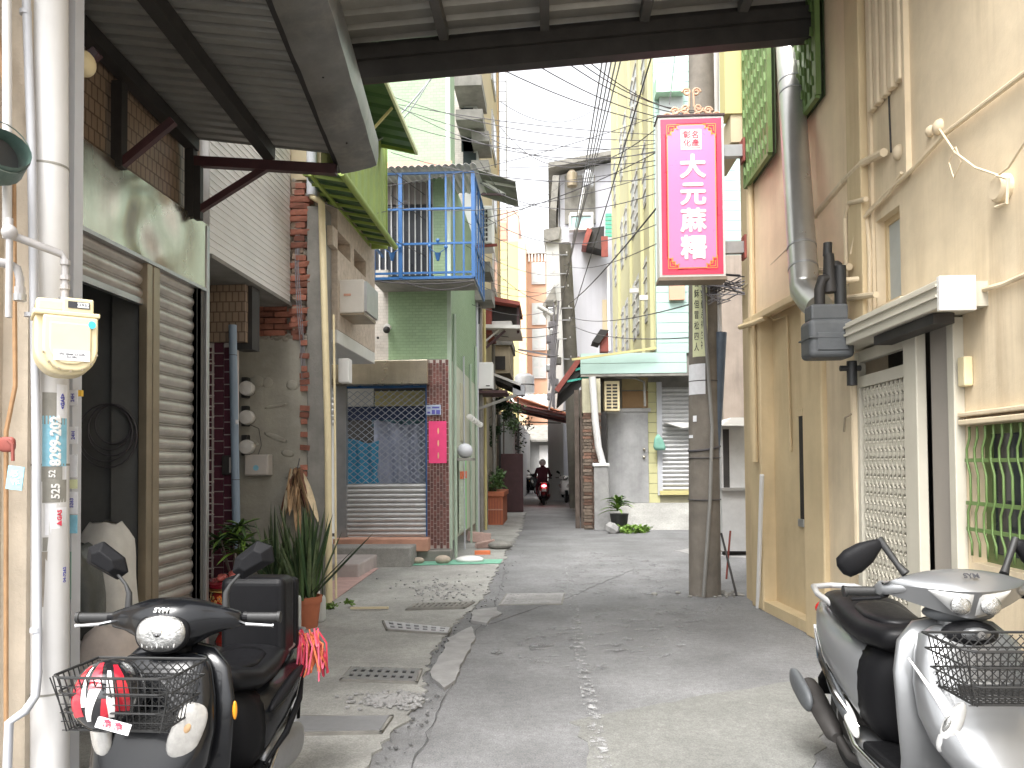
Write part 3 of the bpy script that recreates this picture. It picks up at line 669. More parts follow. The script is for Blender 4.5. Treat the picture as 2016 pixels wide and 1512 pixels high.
for z in (.105, .14, .195): M().tube([V(q.x, 2.7, z1 + z), V(q.x, 2.7, z1 + z + .018)], .02, 10).out('coupling', gpm, gm)
q = pY(10, 475, 2.66); M().tube([q + V(0, 0, .05), q - V(0, 0, .30)], .013, 10).out('branch_pipe', gpm, gm, smooth='a')
M().ell(q, (.03, .03, .028)).out('junction', gpm, gm, smooth=True)
gm.rotation_euler.z = R(38); gm.scale = (.86, .95, 1)
# padlock and blue tag
q = pY(14, 875, 2.66); lk = thing('padlock', 'rusty padlock hanging on the pipes at the left edge', 'padlock', q)
M().ell(q, (.03, .012, .028), ex=.6).out('body', m_red, lk, smooth=True)
M().tube([q + V(.012, -.01, .015), q + V(.028, -.01, .0), q + V(.030, -.01, -.06)], .006, 8).out('shackle', m_red, lk, smooth='a')
x0, x1, z0, z1 = RY(14, 918, 46, 964, 2.63)
tg = thing('plastic_tag', 'light blue square tag hanging under the rusty padlock', 'tag', (x0, 2.63, z0))
M().ob(((x0 + x1) / 2, 2.63, (z0 + z1) / 2), (x1 - x0, .003, z1 - z0), Matrix.Rotation(.12, 3, 'Y')).out('plate', m_pblu, tg)
text('45\nVE', .028, m_lett, tg, ((x0 + x1) / 2, 2.627, (z0 + z1) / 2), rot=(R(90), R(-8), 0), bold=.02)

# stickers on the downpipe (curved sheets hugging the pipe) and on the grey corner cladding
def csticker(px0, py0, px1, py1, m, name='sticker', txt=None, tm=None, tsize=.03, vert=True, lift=.0012, bold=.03):
    ax = pY(97, 900, 2.88).x; r = .0685 + lift
    xa, xb, za, zb = RY(px0, py0, px1, py1, 2.815)
    fa = lambda x: math.asin(max(-1, min(1, (x - ax) / r)))
    a0, a1 = fa(xa), fa(xb); n_ = 8
    pts = [(ax + r * math.sin(a0 + (a1 - a0) * i / n_), 2.88 - r * math.cos(a0 + (a1 - a0) * i / n_)) for i in range(n_ + 1)]
    mb = M(); vs = []
    for (x, y) in pts: vs += [V(x, y, za), V(x, y, zb)]
    mb.add(vs, [(2 * i, 2 * i + 2, 2 * i + 3, 2 * i + 1) for i in range(n_)])
    s = mb.out(name, m, bp, smooth=True)
    if txt:
        am = (a0 + a1) / 2; xm, ym = ax + (r + .001) * math.sin(am), 2.88 - (r + .001) * math.cos(am)
        t = text(txt, tsize, tm or m_ink, bp, (xm, ym, (za + zb) / 2), rot=(R(90), R(-90) if vert else 0, am), bold=bold)
        # wrap the lettering round the pipe
        me = t.data; Mx = Matrix.Translation(t.location) @ t.rotation_euler.to_matrix().to_4x4() if not vert else None
        if vert:
            t.rotation_euler = (0, 0, 0); t.location = (0, 0, 0)
            for v_ in me.vertices:
                x_, y_, z_ = v_.co; ang = am - y_ / r
                v_.co = V(ax + (r + .0012 + z_) * math.sin(ang), 2.88 - (r + .0012 + z_) * math.cos(ang), (za + zb) / 2 + x_) - OFF[bp.name]
    return s
csticker(84, 772, 112, 835, m_pgrey)
csticker(104, 755, 124, 822, m_paper, txt='<GAS>', tm=m_inkb, tsize=.02, lift=.0018)
csticker(84, 818, 128, 918, m_pblu, txt='8299-202', tm=m_lett, tsize=.05, bold=.05)
csticker(82, 918, 108, 948, m_pgrey, txt='52', tm=m_lett, tsize=.03)
csticker(84, 945, 110, 990, m_pgrey, txt='525', tm=m_lett, tsize=.04, lift=.0015)
csticker(109, 918, 127, 984, m_paper)
csticker(88, 992, 122, 1054, m_paper, txt=None)
csticker(96, 1000, 112, 1042, m_paper, txt='\u25b2GAS', tm=m_inkr, tsize=.022, lift=.002)
csticker(84, 1058, 126, 1085, m_pgrey)
csticker(80, 1086, 104, 1195, mat('scraped_brown', (.30, .27, .23), .8, .1, 20))
csticker(107, 1087, 129, 1184, m_pblu, txt='04-7262', tm=m_inkb, tsize=.018, lift=.002)
csticker(112, 1088, 116, 1184, m_ink, lift=.003)
csticker(106, 1216, 128, 1300, m_paper, txt='0911107', tm=m_ink, tsize=.022, lift=.002)
csticker(106, 1218, 113, 1300, m_ink, txt='通水管抽肥', tm=m_lett, tsize=.0095, lift=.003)
csticker(103, 1196, 128, 1214, m_pblu); csticker(102, 1302, 127, 1318, m_pblu)
def fsticker(px0, py0, px1, py1, m, txt=None, tm=None, ts=.02):
    x0, x1, z0, z1 = RY(px0, py0, px1, py1, 2.996); M().box(x0, x1, 2.9955, 2.9985, z0, z1).out('sticker', m, pil)
    if txt: text(txt, ts, tm or m_inkb, pil, ((x0 + x1) / 2, 2.995, (z0 + z1) / 2), rot=(R(90), R(-90), 0), bold=.02)
fsticker(134, 768, 153, 798, m_paper, '24H', m_inkb); fsticker(136, 840, 153, 874, m_paper, '24H', m_inkb, .02)
fsticker(135, 895, 152, 940, m_paper); fsticker(133, 944, 152, 962, m_pyel, None); fsticker(130, 968, 153, 1012, m_paper, '5263', m_inkb, .02)
fsticker(136, 1014, 152, 1050, m_pblu); fsticker(130, 1086, 140, 1180, mat('faded_green_film', (.22, .33, .28), .6))
x0, x1, z0, z1 = RY(150, 768, 160, 780, 3.0); M().box(x0, x1, 3.0, 3.015, z0, z1).out('yellow_tape', mat('yellow_tape', (.7, .42, .05), .5), pil)

# ================================================================== LEFT: shop with roller shutters
SX = -2.775
shop = thing('shutter_shop', 'shop with a steel roller shutter half open under the dark canopy, left side', 'building', (-3.4, 4.6, 0))
M().box(-5.2, SX - .06, 3.3, 6.0, 3.45, 4.9).out('upper_wall', m_btile, shop)
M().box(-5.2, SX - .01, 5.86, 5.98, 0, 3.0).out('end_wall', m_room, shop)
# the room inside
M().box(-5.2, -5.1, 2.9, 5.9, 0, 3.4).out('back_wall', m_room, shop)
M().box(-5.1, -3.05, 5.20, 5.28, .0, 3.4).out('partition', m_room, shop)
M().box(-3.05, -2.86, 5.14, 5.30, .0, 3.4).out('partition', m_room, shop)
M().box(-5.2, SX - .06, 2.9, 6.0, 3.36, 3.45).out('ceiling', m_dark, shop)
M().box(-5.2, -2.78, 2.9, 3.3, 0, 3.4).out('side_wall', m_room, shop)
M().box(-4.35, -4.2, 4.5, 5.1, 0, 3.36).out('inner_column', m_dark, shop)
# stainless hood with dents
hd = M(); ny, nz = 60, 12; y0, y1, z0, z1 = 3.3, 6.02, 2.93, 3.46
vs = []
for i in range(ny + 1):
    for j in range(nz + 1):
        y = y0 + (y1 - y0) * i / ny; z = z0 + (z1 - z0) * j / nz
        d1 = .035 * math.sin(y * 7.1 + 1.2 * math.sin(z * 5)) * math.exp(-((y - 5.15) / .42) ** 2) + .012 * math.sin(y * 13 + z * 3) * math.exp(-((y - 5.2) / .4) ** 2)
        vs.append(V(SX + .005 + d1 * math.sin(math.pi * j / nz) ** .6, y, z))
hd.add(vs, [(i * (nz + 1) + j, (i + 1) * (nz + 1) + j, (i + 1) * (nz + 1) + j + 1, i * (nz + 1) + j + 1) for i in range(ny) for j in range(nz)])
hood = hd.out('stainless_hood', m_stain, shop, smooth=True)
M().box(SX - .3, SX - .03, 3.3, 6.01, 2.95, 3.44).out('shutter_box', m_dark, shop)
M().box(SX - .04, SX + .012, 3.3, 6.03, 2.91, 2.935).out('hood_lip', m_steel, shop)
M().box(SX - .04, SX + .014, 5.98, 6.03, 0, 3.45).out('corner_post', m_steel, shop, bevel=.004)
for (y0, y1) in ((5.10, 5.17), (5.185, 5.27)): M().box(SX - .06, SX - .0, y0, y1, 0, 2.92).out('guide_post', m_brass, shop, bevel=.004)
M().box(SX - .05, SX - .01, 5.86, 5.93, 0, 2.92).out('guide_post', m_steel, shop, bevel=.003)
def slatprof(Lg, h=.094, axis='y', bulge=.022):
    prof = [(-.012, 0), (.004, .004), (.006, h * .10), (bulge * .85, h * .26), (bulge, h * .46), (bulge * .8, h * .68), (.004, h * .82), (-.014, h * .84), (-.014, h * .88), (.004, h * .90), (.004, h * .96), (-.012, h)]
    mb = M(); n_ = len(prof)
    for e in (0, Lg):
        for p, q in prof: mb.v.append(V(p, e, q) if axis == 'y' else V(e, -p, q))
    f = [(i, i + 1, n_ + i + 1, n_ + i) for i in range(n_ - 1)]
    mb.f = f if axis == 'x' else [tuple(reversed(a)) for a in f]; return mb
sl = mesh(slatprof(.59), m_slat, True, 'shutter_slat')
shp = M().box(SX - .075, SX - .07, 5.27, 5.86, .02, 2.95).out('shutter', m_dark, shop)
for k in range(31): piece('shutter_slat', sl, shp, (SX - .055, 5.27, .03 + k * .094))
sl2 = mesh(slatprof(1.9), m_slat, True, 'shutter_slat')
for k in range(3): piece('shutter_slat', sl2, shp, (SX - .055, 3.2, 2.66 + k * .094))
M().box(SX - .07, SX - .03, 3.2, 5.10, 2.62, 2.66).out('bottom_rail', m_steel, shop)
# upper wall struts and canopy brackets (dark steel)
lc = thing('low_canopy', 'low dark corrugated canopy on steel brackets over the left shop front', 'canopy', (-2.1, 4.3, 3.9))
zc = lambda x, y: 4.02 - (x + 2.8) * .14
M().corr((-2.95, 2.0, zc(-2.95, 0) + .06 + .30), (0, 3.8, -.30), (1.56, 0, -.21), (0, 0, 1), .105, .042, 'trap').out('corrugated_sheet', m_sheet, lc)
for x in (-2.75, -2.15):
    M().bar((x, 1.8, zc(x, 0) - .02 + .31), (x, 5.72, zc(x, 0) - .02), .09, .10).out('purlin', m_dark, lc)
M().bar((-1.27, 1.8, zc(-1.62, 0) + .31), (-1.62, 5.74, zc(-1.62, 0) - .0), .05, .10).out('edge_beam', m_dark, lc)
for y in (5.70, 4.72, 3.9):
    if y > 5: M().bar((-2.78, y, 3.86), (-1.62, y, 3.76), .06, .075).out('cross_beam', m_dred, lc)
    M().bar((-2.76, y, 3.42), (-2.76, y, 3.98), .07, .07).out('wall_post', m_dark, lc)
    M().bar((-2.74, y, 3.45), (-2.12 if y > 5 else -2.4, y, 3.82 if y > 5 else 3.72), .045, .05).out('brace', m_dred, lc)
M().bar((-2.70, 5.70, 3.40), (-2.70, 5.70, 3.85), .05, .05).out('wall_post', m_dark, lc)
# stainless box gutter at its edge
gt = thing('box_gutter', 'long dented stainless box gutter along the edge of the low canopy', 'gutter', (-1.45, 4, 3.8))
vs = []; n_ = 60
prof = [(-1.60, 3.95), (-1.62, 3.74), (-1.50, 3.755), (-1.36, 3.78), (-1.315, 3.80), (-1.30, 3.86), (-1.30, 3.98)]
for i in range(n_ + 1):
    y = 1.6 + 4.12 * i / n_
    for k, (x, z) in enumerate(prof):
        w_ = .006 * math.sin(y * 7 + k) + .005 * math.sin(y * 17 + 2 * k) if 0 < k < 5 else 0
        vs.append(V(x * (1 if k > 2 else .98) + (5.72 - y) * .09, y, z + w_ + (5.72 - y) * .08))
m_ = len(prof)
M().add(vs, [(i * m_ + j, i * m_ + j + 1, (i + 1) * m_ + j + 1, (i + 1) * m_ + j) for i in range(n_) for j in range(m_ - 1)]).out('trough', m_gut, gt, smooth='a')
M().add([V(x, 5.72, z) for x, z in prof], [tuple(range(m_))]).out('end_plate', m_gut, gt)
for y in (3.2, 4.1, 4.5, 5.3): M().ell((-1.47 + (5.72 - y) * .09, y, 3.757 + (5.72 - y) * .08), (.008, .008, .006), None, 8, 4).out('rivet', m_dark, gt)
# high canopy over the lane
hc = thing('lane_canopy', 'high dark corrugated roof with steel rafters spanning the lane overhead', 'canopy', (.3, 4.5, 5.0))
bz = lambda x: 4.76 + (x + 1.7) * .0
fb = M(); fb.bar((-2.2, 6.3, 4.80), (2.27, 6.3, 5.06), .10, .17); fb.out('front_beam', m_dark, hc)
M().bar((-2.2, 6.24, 4.91), (2.27, 6.24, 5.17), .05, .10).out('beam_flange', m_dark, hc)
M().bar((-2.2, 6.335, 4.98), (2.27, 6.335, 5.24), .012, .16).out('closing_strip', m_dark, hc)  # added strip, blocks the light leaking between beam and roof sheet
M().bar((-2.2, 6.37, 4.735), (2.27, 6.37, 4.995), .03, .02).out('drip_edge', m_dred, hc)
for x in (-1.70, -.86, -.02, .80, 1.60):
    zb = 5.0 + (x + 2.2) * .058
    M().bar((x, 3.4, zb - .02), (x, 6.25, zb), .075, .10).out('rafter', mat('rafter_steel', (.075, .072, .068), .6), hc)
M().corr((-2.3, 3.4, 5.07), (0, 2.95, 0), (4.6, 0, .267), (0, 0, 1), .20, .035, 'trap').out('corrugated_sheet', m_sheet, hc)
M().box(2.22, 2.31, 6.2, 6.36, 5.12, 5.3).out('end_cap', m_pale, hc)
# round cream lamp by the pillar top
q = pY(165, 125, 3.4); M().ell(q, (.05, .06, .06)).out('wall_lamp', m_cream, smooth=True, label='small cream globe lamp beside the top of the left pillar', cat='lamp')

# things inside and before the shop
q = pY(212, 835, 5.1)
hc_ = M()
for k in range(5):
    r = .13 + .02 * k; cx_, cz_ = q.x + random.uniform(-.015, .03), q.z - .0 - .02 * k
    hc_.tube([V(cx_ + r * math.cos(a * math.pi / 12), 5.12 - .008 * k, cz_ + r * 1.05 * math.sin(a * math.pi / 12)) for a in range(25)], .006, 6)
hc_.out('cable_coil', m_wire, smooth='a', label='coil of black cable hanging on the inner wall of the half open shop', cat='cable coil')
def sack(name, c, r, m, label, seed, amp=.08, cat='sack'):
    random.seed(seed); ph = [random.uniform(0, 6.28) for _ in range(8)]; mb = M(); rings = []
    for i in range(19):
        t = i / 18; prof_ = [0.0, .80, .98, 1, .98, .96, .93, .88, .85, .78, .45]; u = t * 10; k = min(9, int(u)); pr = prof_[k] * (1 - u + k) + prof_[k + 1] * (u - k)
        rg = []
        for j in range(28):
            a = 2 * math.pi * j / 28
            w_ = 1 + amp * (math.sin(3 * a + ph[0] + 4 * t) * .5 + math.sin(5 * a + ph[1] - 7 * t) * .35 + math.sin(11 * t + 2 * a + ph[2]) * .35)
            s_ = lambda q: math.copysign(abs(q) ** .75, q)
            rg.append((c[0] + r[0] * pr * w_ * s_(math.cos(a)), c[1] + r[1] * pr * w_ * s_(math.sin(a)), c[2] + r[2] * t + .012 * math.sin(4 * a + ph[3] + 9 * t)))
        rings.append(rg)
    return mb.loft(rings).out(name, m, smooth=True, label=label, cat=cat)
m_sack = mat('woven_white_sack', (.62, .60, .56), .7, .12, 6, .5, 10, streak=.3, scol=(.35, .33, .3))
m_bag = mat('dark_plastic_bag', (.07, .075, .07), .3, .3, 5, .8, 7)
sack('white_sack', (-2.94, 4.90, .03), (.20, .17, 1.10), m_sack, 'tall white woven sack standing in the shop doorway behind the black scooter', 3)
sack('pinkish_sack', (-2.60, 4.40, .02), (.18, .20, .55), mat('pinkish_sack', (.60, .52, .47), .7, .15, 6, .5, 10), 'low pinkish white sack bulging below the scooter headlight, in front of the tall sack', 5)
sack('black_bag', (-2.98, 4.62, .40), (.19, .15, .62), m_bag, 'dark grey rubbish bag slumped in the shop doorway next to the pillar', 8, cat='bag')
sack('lower_sack', (-2.92, 4.56, .02), (.17, .20, .40), m_sack, 'pale sack lying under the dark rubbish bag', 9)

# ================================================================== recess beyond the shop: purple tiles, meters, pipe
rec = thing('tiled_house', 'narrow house front with purple tiles and a white ribbed upper storey, after the shutter shop', 'building', (-3.2, 7, 0))
XB = -2.75
M().box(-4.4, XB - .035, 6.06, 7.99, 3.24, 5.7).out('upper_storey', m_white, rec)
M().corr((XB - .03, 6.06, 5.7), (0, 0, -2.46), (0, 1.93, 0), (1, 0, 0), .062, .012, 'lap').out('ribbed_cladding', m_white, rec)
M().box(-3.3, XB - .005, 6.06, 7.99, 3.205, 3.24).out('soffit', m_oldconc, rec)
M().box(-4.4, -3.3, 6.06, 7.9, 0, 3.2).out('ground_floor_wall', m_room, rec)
x0, x1, z0, z1 = RY(402, 590, 462, 662, 7.0)
M().box(-3.3, x1 + .12, 6.96, 7.15, 2.66, 3.2).out('wall', m_btile, rec)
tw = M().box(-3.3, x1, 7.0, 7.1, 0, 2.66).out('tiled_pier', m_grout, rec)
tme = mesh(M().box(0, .088, -.012, 0, 0, .108), m_ptile, name='tile')
for r in range(22):
    for c in range(3):
        x = x1 - .095 * (c + 1) - (.02 if c == 2 else 0); piece('tile', tme, tw, (x, 7.0, .03 + r * .118 + (.059 if c % 2 else 0)))
for r in range(26): M().box(-3.24, -3.12, 6.90, 6.915, .05 + r * .1, .062 + r * .1).out('grille_bar', m_grout, rec)
M().box(-3.06, -2.97, 6.94, 6.985, 1.42, 1.60).out('switch_box', m_dark, rec, bevel=.006)
M().box(-2.985, -2.965, 6.93, 6.95, 1.44, 1.58).out('switch_box_edge', m_grout, rec)
M().box(x1 + .0, x1 + .16, 7.02, 7.2, 2.6, 3.2).out('pipe_box', m_dark, rec)
bpipe = thing('downpipe', 'blue grey plastic downpipe beside the purple tiled pier', 'pipe', (-2.87, 6.9, 0))
M().tube([pY(458, 640, 6.9), pY(466, 1080, 6.9)], .036, 20).out('pipe', m_pblue, bpipe, smooth='a')
M().tube([pY(459, 700, 6.9) + V(0, 0, .006), pY(459, 700, 6.9)], .0375, 20).out('joint', m_dark, bpipe)
q = pY(464, 945, 6.9); M().tube([q, q + V(0, 0, .006)], .0375, 20).out('joint', m_dark, bpipe)
q = pY(466, 835, 6.86); M().box(q.x - .01, q.x + .015, 6.855, 6.862, q.z, q.z + .04).out('paper_tag', m_paper, bpipe)

# wall facing the lane end-on, with broken brick
wl = thing('broken_brick_wall', 'old cement wall end with exposed red bricks and a cream downpipe, left of centre', 'wall', (-2.85, 8.0, 0))
x0, x1, z0, z1 = RY(462, 664, 640, 1200, 8.0)
xa = RY(606, 600, 606, 700, 8)[0]; xb = RY(637, 600, 640, 700, 8)[1]
zt = pY(550, 664, 8).z
M().box(x0, xa, 8.0, 8.25, 0, zt).out('cement_face', m_concw, wl)
M().box(xa, xb, 7.97, 8.25, 0, 4.28).out('grey_column', m_oldconc, wl, bevel=.01)
M().box(x0, xa, 8.06, 8.25, zt, 3.3).out('mortar_core', m_mortar, wl)
zb_, zc_ = pY(600, 600, 8).z, pY(600, 352, 8).z
M().box(-2.78, xa, 8.08, 8.25, 3.3, zc_).out('mortar_core', m_mortar, wl)
M().box(-2.78, xb - .05, 8.02, 8.25, zc_, 5.9).out('cream_wall', m_beige, wl)
bkm = [mesh(M().box(-.112, .112, -.05, .05, -.028, .028), m_brick, name='brick')]
bj = M().box(-.112, .112, -.05, .05, -.028, .028)
for i in range(8): bj.v[i] += V(random.uniform(-.02, .02), random.uniform(-.012, .012), random.uniform(-.005, .005))
bkm.append(mesh(bj, m_brick, name='brick')); bkm.append(mesh(M().box(-.055, .055, -.05, .05, -.028, .028), m_brick, name='brick'))
bkp = mesh(M().box(-.06, .06, -.05, .05, -.03, .03), m_brickp, name='brick')
random.seed(4)
row = 0; z = zt + .045
while z < 3.22:
    x = x0 + .2 + (.11 if row % 2 else 0)
    while x < xa - .05:
        k = random.choice((0, 1, 0)); wdt = .236
        if x + .11 > xa - .02: k = 2; wdt = .12
        if random.random() > .06: piece('brick', bkm[k], wl, (x, 8.035 + random.uniform(-.015, .02), z), (0, 0, random.uniform(-.04, .04)))
        x += wdt
    if row % 1 == 0: piece('brick', bkp, wl, (x0 + .05, 8.05, z), (0, 0, .05))
    z += .068; row += 1
z = zb_ - .35
while z < zc_ - .05:          # toothed brick ends either side of the crevice
    if random.random() > .12: piece('brick', bkm[random.choice((1, 2))], wl, (xa - .085 + random.uniform(-.02, .02), 8.03, z), (0, random.uniform(-.06, .06), random.uniform(-.2, .2)))
    if random.random() > .1: piece('brick', bkp, wl, (-2.70 + random.uniform(-.01, .01), 8.05, z + .02), (0, random.uniform(-.05, .05), random.uniform(-.2, .2)))
    z += .071
z = 1.2
while z < zt:
    if random.random() > .5: piece('brick', bkm[2], wl, (xa - .02, 8.02, z), (0, random.uniform(-.1, .1), random.uniform(-.3, .3)))
    z += .07
g = M()
for i in range(160):
    zz = random.uniform(zt, zc_); x = random.choice((xa - .03, -2.62, -2.66, xa - .15)) + random.gauss(0, .02); s_ = random.uniform(.008, .03)
    g.ell((x, 8.02 + random.random() * .04, zz), (s_, s_, s_ * 1.3), None, 6, 4)
for i in range(70):
    s_ = random.uniform(.01, .03); g.ell((random.uniform(x0 + .1, xa), 8.005, zt + random.gauss(0, .012)), (s_ * 1.6, s_ * .6, s_), None, 6, 4)
g.out('crumbled_mortar', m_mortar, wl, kind='stuff')
g = M()
for i in range(9): # raised cement smears
    x, zz = random.uniform(x0 + .1, xa - .15), random.uniform(1.3, 2.7); g.ell((x, 7.998, zz), (random.uniform(.05, .14), .006, random.uniform(.02, .07)), Matrix.Rotation(random.uniform(-.4, .4), 3, 'Y'), 10, 5)
g.out('cement_smears', m_concw, wl, smooth=True)
for off in (.0, .018, .035):
    M().tube([V(xa - .12 + off, 8.0, 4.2), V(xa - .13 + off, 7.98, 3.6), V(xa - .11 + off * 1.3, 7.98, 3.2), V(xa - .07 + off, 7.98, 2.75), V(xa - .05 + off, 7.98, 2.3)], .006, 6).out('cable', m_wireg, wl, smooth='a')
M().tube([V(x0 + .15, 7.985, 1.95), V(x0 + .27, 7.98, 1.9), V(x0 + .3, 7.98, 1.72), V(x0 + .22, 7.98, 1.5), V(x0 + .2, 7.98, 1.47)], .004, 6).out('cable', m_wire, wl, smooth='a')
# cream downpipe at the corner
q0, q1 = pY(633, 400, 7.9), pY(648, 1190, 7.9)
cp = thing('downpipe', 'tall cream downpipe at the corner of the broken brick wall', 'pipe', (q1.x, 7.9, 0))
M().tube([V(q0.x - .12, 7.95, q0.z + .3), V(q0.x - .11, 7.95, q0.z + .08), V(q0.x - .05, 7.93, q0.z + .05), V(q0.x, 7.9, q0.z), V(q1.x - .01, 7.9, 1.8), V(q1.x, 7.9, 0)], .036, 16).out('pipe', m_cream, cp, smooth='a')
M().tube([V(q0.x - .12, 7.95, q0.z + .1), V(q0.x - .12, 7.95, q0.z + 1.4)], .055, 16).out('grey_pipe', m_pvc, cp, smooth='a')
M().tube([V(q1.x + .06, 7.95, 0.1), V(q1.x + .05, 7.95, 2.0), V(q1.x + .04, 7.95, 3.1)], .012, 8).out('thin_pipe', m_cream, cp, smooth='a')
# meters on the wall
for i, (py, lb) in enumerate(((765, 'top one of three round white electricity meters by the blue grey pipe'), (822, 'middle one of three round white electricity meters by the blue grey pipe'), (880, 'lowest of three round white electricity meters, just above the junction box'))):
    q = pY(487, py, 7.85); t = thing('electricity_meter', lb, 'meter', q, 'electricity meters on the cement wall')
    M().lathe([(.055, .06), (.075, .03), (.078, -.03), (.07, -.06), (.0, -.07)], q, 24, 'Y').out('glass_dome', mat('milky_plastic', (.62, .60, .57), .25, .05, 3), t, smooth='a')
    M().box(q.x - .09, q.x - .02, 7.90, 7.98, q.z - .09, q.z + .13).out('base', m_black, t, bevel=.01)
x0_, x1_, z0_, z1_ = RY(481, 895, 528, 936, 7.85)
jb = thing('junction_box', 'grey steel junction box with a cyan sticker on the cement wall', 'box', (x0_, 7.85, z0_))
M().box(x0_, x1_, 7.85, 7.98, z0_, z1_).out('case', mat('grey_enamel', (.50, .46, .42), .4, .08, 5), jb, bevel=.008)
M().box(x0_ + .01, x1_ - .01, 7.842, 7.85, z0_ + .01, z1_ - .01).out('cover', mat('grey_enamel', (.5, .46, .42)), jb, bevel=.004)
M().lathe([(0, 0), (.03, 0), (.03, .002), (0, .002)], ((x0_ + x1_) / 2, 7.839, (z0_ + z1_) / 2 - .03), 16, 'Y').out('sticker', m_pblu, jb)
# bundle of dried leaves
q = pY(585, 925, 7.9); db = thing('dried_bundle', 'brown bundle of dried husks hanging on the cement wall above the plants', 'dried bundle', q)
random.seed(12); dm = [mat('dry_husk', (.34, .22, .12), .8, .3, 12, .3, 30, rnd=.3), mat('pale_husk', (.55, .45, .30), .8, .2, 12, .3, 30, rnd=.2), mat('brown_husk', (.17, .08, .05), .8, .3, 12, .3, 30, rnd=.3)]
def leafstrip(base, dir_, L, w_, droop, n_=6, fold=.25, twist=0, curve=None):
    mb = M(); d = Vector(dir_).normalized(); side = d.cross(V(0, 0, 1)); side = side.normalized() if side.length > .05 else V(1, 0, 0)
    side = (Matrix.Rotation(twist, 3, d) @ side)
    nrm = side.cross(d); vs = []
    for i in range(n_ + 1):
        t = i / n_; p = Vector(base) + d * L * t + V(0, 0, -droop * L * t * t); w2 = w_ * (math.sin(math.pi * min(1, .12 + t * .88)) ** .6) * (1 - t * .25) if i < n_ else 0
        vs += [p - side * w2 / 2, p + nrm * (-fold * w2), p + side * w2 / 2]
    mb.add(vs, [(3 * i + k, 3 * i + k + 1, 3 * i + k + 4, 3 * i + k + 3) for i in range(n_) for k in (0, 1)]); return mb
for i in range(34):
    a = random.uniform(0, 6.28); b0 = q + V(random.gauss(0, .02), random.gauss(0, .02), random.uniform(-.05, .03))
    leafstrip(b0, (math.cos(a) * .42, math.sin(a) * .3 - .05, -random.uniform(.7, 1.2)), random.uniform(.22, .48), random.uniform(.05, .10), random.uniform(.2, .6), fold=.5, twist=random.uniform(-1, 1)).out('husk', random.choice(dm), db, smooth=True)
M().tube([q + V(0, .08, .12), q, q + V(0, 0, -.05)], .005, 6).out('string', m_wire, db)

# ================================================================== side wall with slots, air conditioner, green awning
sw = thing('pebble_dash_house', 'pebble dashed upper wall with two slots and lime green sheet awnings above', 'building', (-2.8, 9.1, 0))
XS = -2.34
yA, yB = 8.27, 10.05
zb0 = 3.0; zt0 = 4.42
s1, s2, s3, s4 = [pX(p_, 470, XS).y for p_ in (655, 690, 697, 720)]
zs0, zs1 = pX(672, 495, XS).z - .02, pX(672, 462, XS).z
b_ = M(); b_.box(XS - .2, XS, yA, yB, zb0, zs0); b_.box(XS - .2, XS, yA, yB, zs1, zt0)
b_.box(XS - .2, XS, yA, s1, zs0, zs1); b_.box(XS - .2, XS, s2, s3, zs0, zs1); b_.box(XS - .2, XS, s4, yB, zs0, zs1)
b_.out('wall', m_pebble, sw)
M().box(XS - .19, XS - .15, yA, yB, zs0, zs1).out('slot_back', mat('ochre_slot', (.25, .15, .06), .8), sw)
M().box(-5, XS - .21, yA, yB, 2.95, 6).out('rear_mass', m_pebble, sw)
M().box(XS - .9, XS - .002, yA, yB, 2.85, 3.0).out('floor_slab', m_whitep, sw, bevel=.01)
M().box(XS - 1.25, XS - 1.05, yA, 11.5, 0, 2.85).out('ground_wall', m_dark, sw)
M().box(XS - .9, XS - .55, 8.6, 9.6, .15, 1.0).out('display_case', m_whitep, sw)
for z in (.7, 1.1, 1.5): M().box(XS - .86, XS - .80, 8.8, 9.9, z, z + .03).out('shelf_edge', m_steel, sw)
q = pX(662, 720, -2.3); M().box(-2.36, -2.24, 8.35, 8.5, q.z - .15, q.z + .12).out('meter_box', m_white, sw, bevel=.01)
# lime corner column + lime panels and awnings
M().corr((XS + .18, 7.6, 4.42), (0, 2.3, 0), (0, 0, 1.3), (1, 0, 0), .3, .02, 'trap').out('green_sheet_wall', m_lgreen, sw)
M().box(XS - .3, XS + .17, 7.6, 9.9, 5.65, 5.72).out('green_sheet_top', m_lgreen, sw)
M().box(XS - .6, XS + .21, 9.86, 9.90, 4.35, 5.7).out('green_end_panel', m_lgreen, sw)
M().corr((XS - .15, 7.3, 4.46), (0, 2.5, 0), (.47, 0, -.12), (0, 0, 1), .2, .025, 'trap').out('lower_awning', m_dgreen, sw)
M().tube([(XS + .34, 7.2, 4.33), (XS + .34, 9.75, 4.33)], .035, 12).out('awning_tube', m_lgreen, sw, smooth='a')
M().bar((XS + .0, 7.3, 4.36), (XS + .0, 9.75, 4.36), .03, .03).out('awning_batten', m_lgreen, sw)
for k in range(9): M().bar((XS - .1, 7.4 + k * .28, 4.40), (XS + .33, 7.4 + k * .28, 4.32), .02, .03).out('awning_rib', m_lgreen, sw)
M().corr((XS - .2, 6.9, 5.74), (0, 2.75, 0), (.85, 0, -.20), (0, 0, 1), .28, .03, 'trap').out('upper_roof', m_dgreen, sw)
M().bar((-1.695, 6.9, 5.52), (-1.695, 9.66, 5.52), .03, .05).out('roof_edge', m_pyel, sw)
M().bar((XS - .2, 9.66, 5.72), (-1.69, 9.66, 5.52), .03, .04).out('roof_edge', m_lgreen, sw)
M().bar((XS + .2, 8.4, 5.1), (-1.75, 8.4, 5.52), .025, .025).out('roof_strut', m_pale, sw)
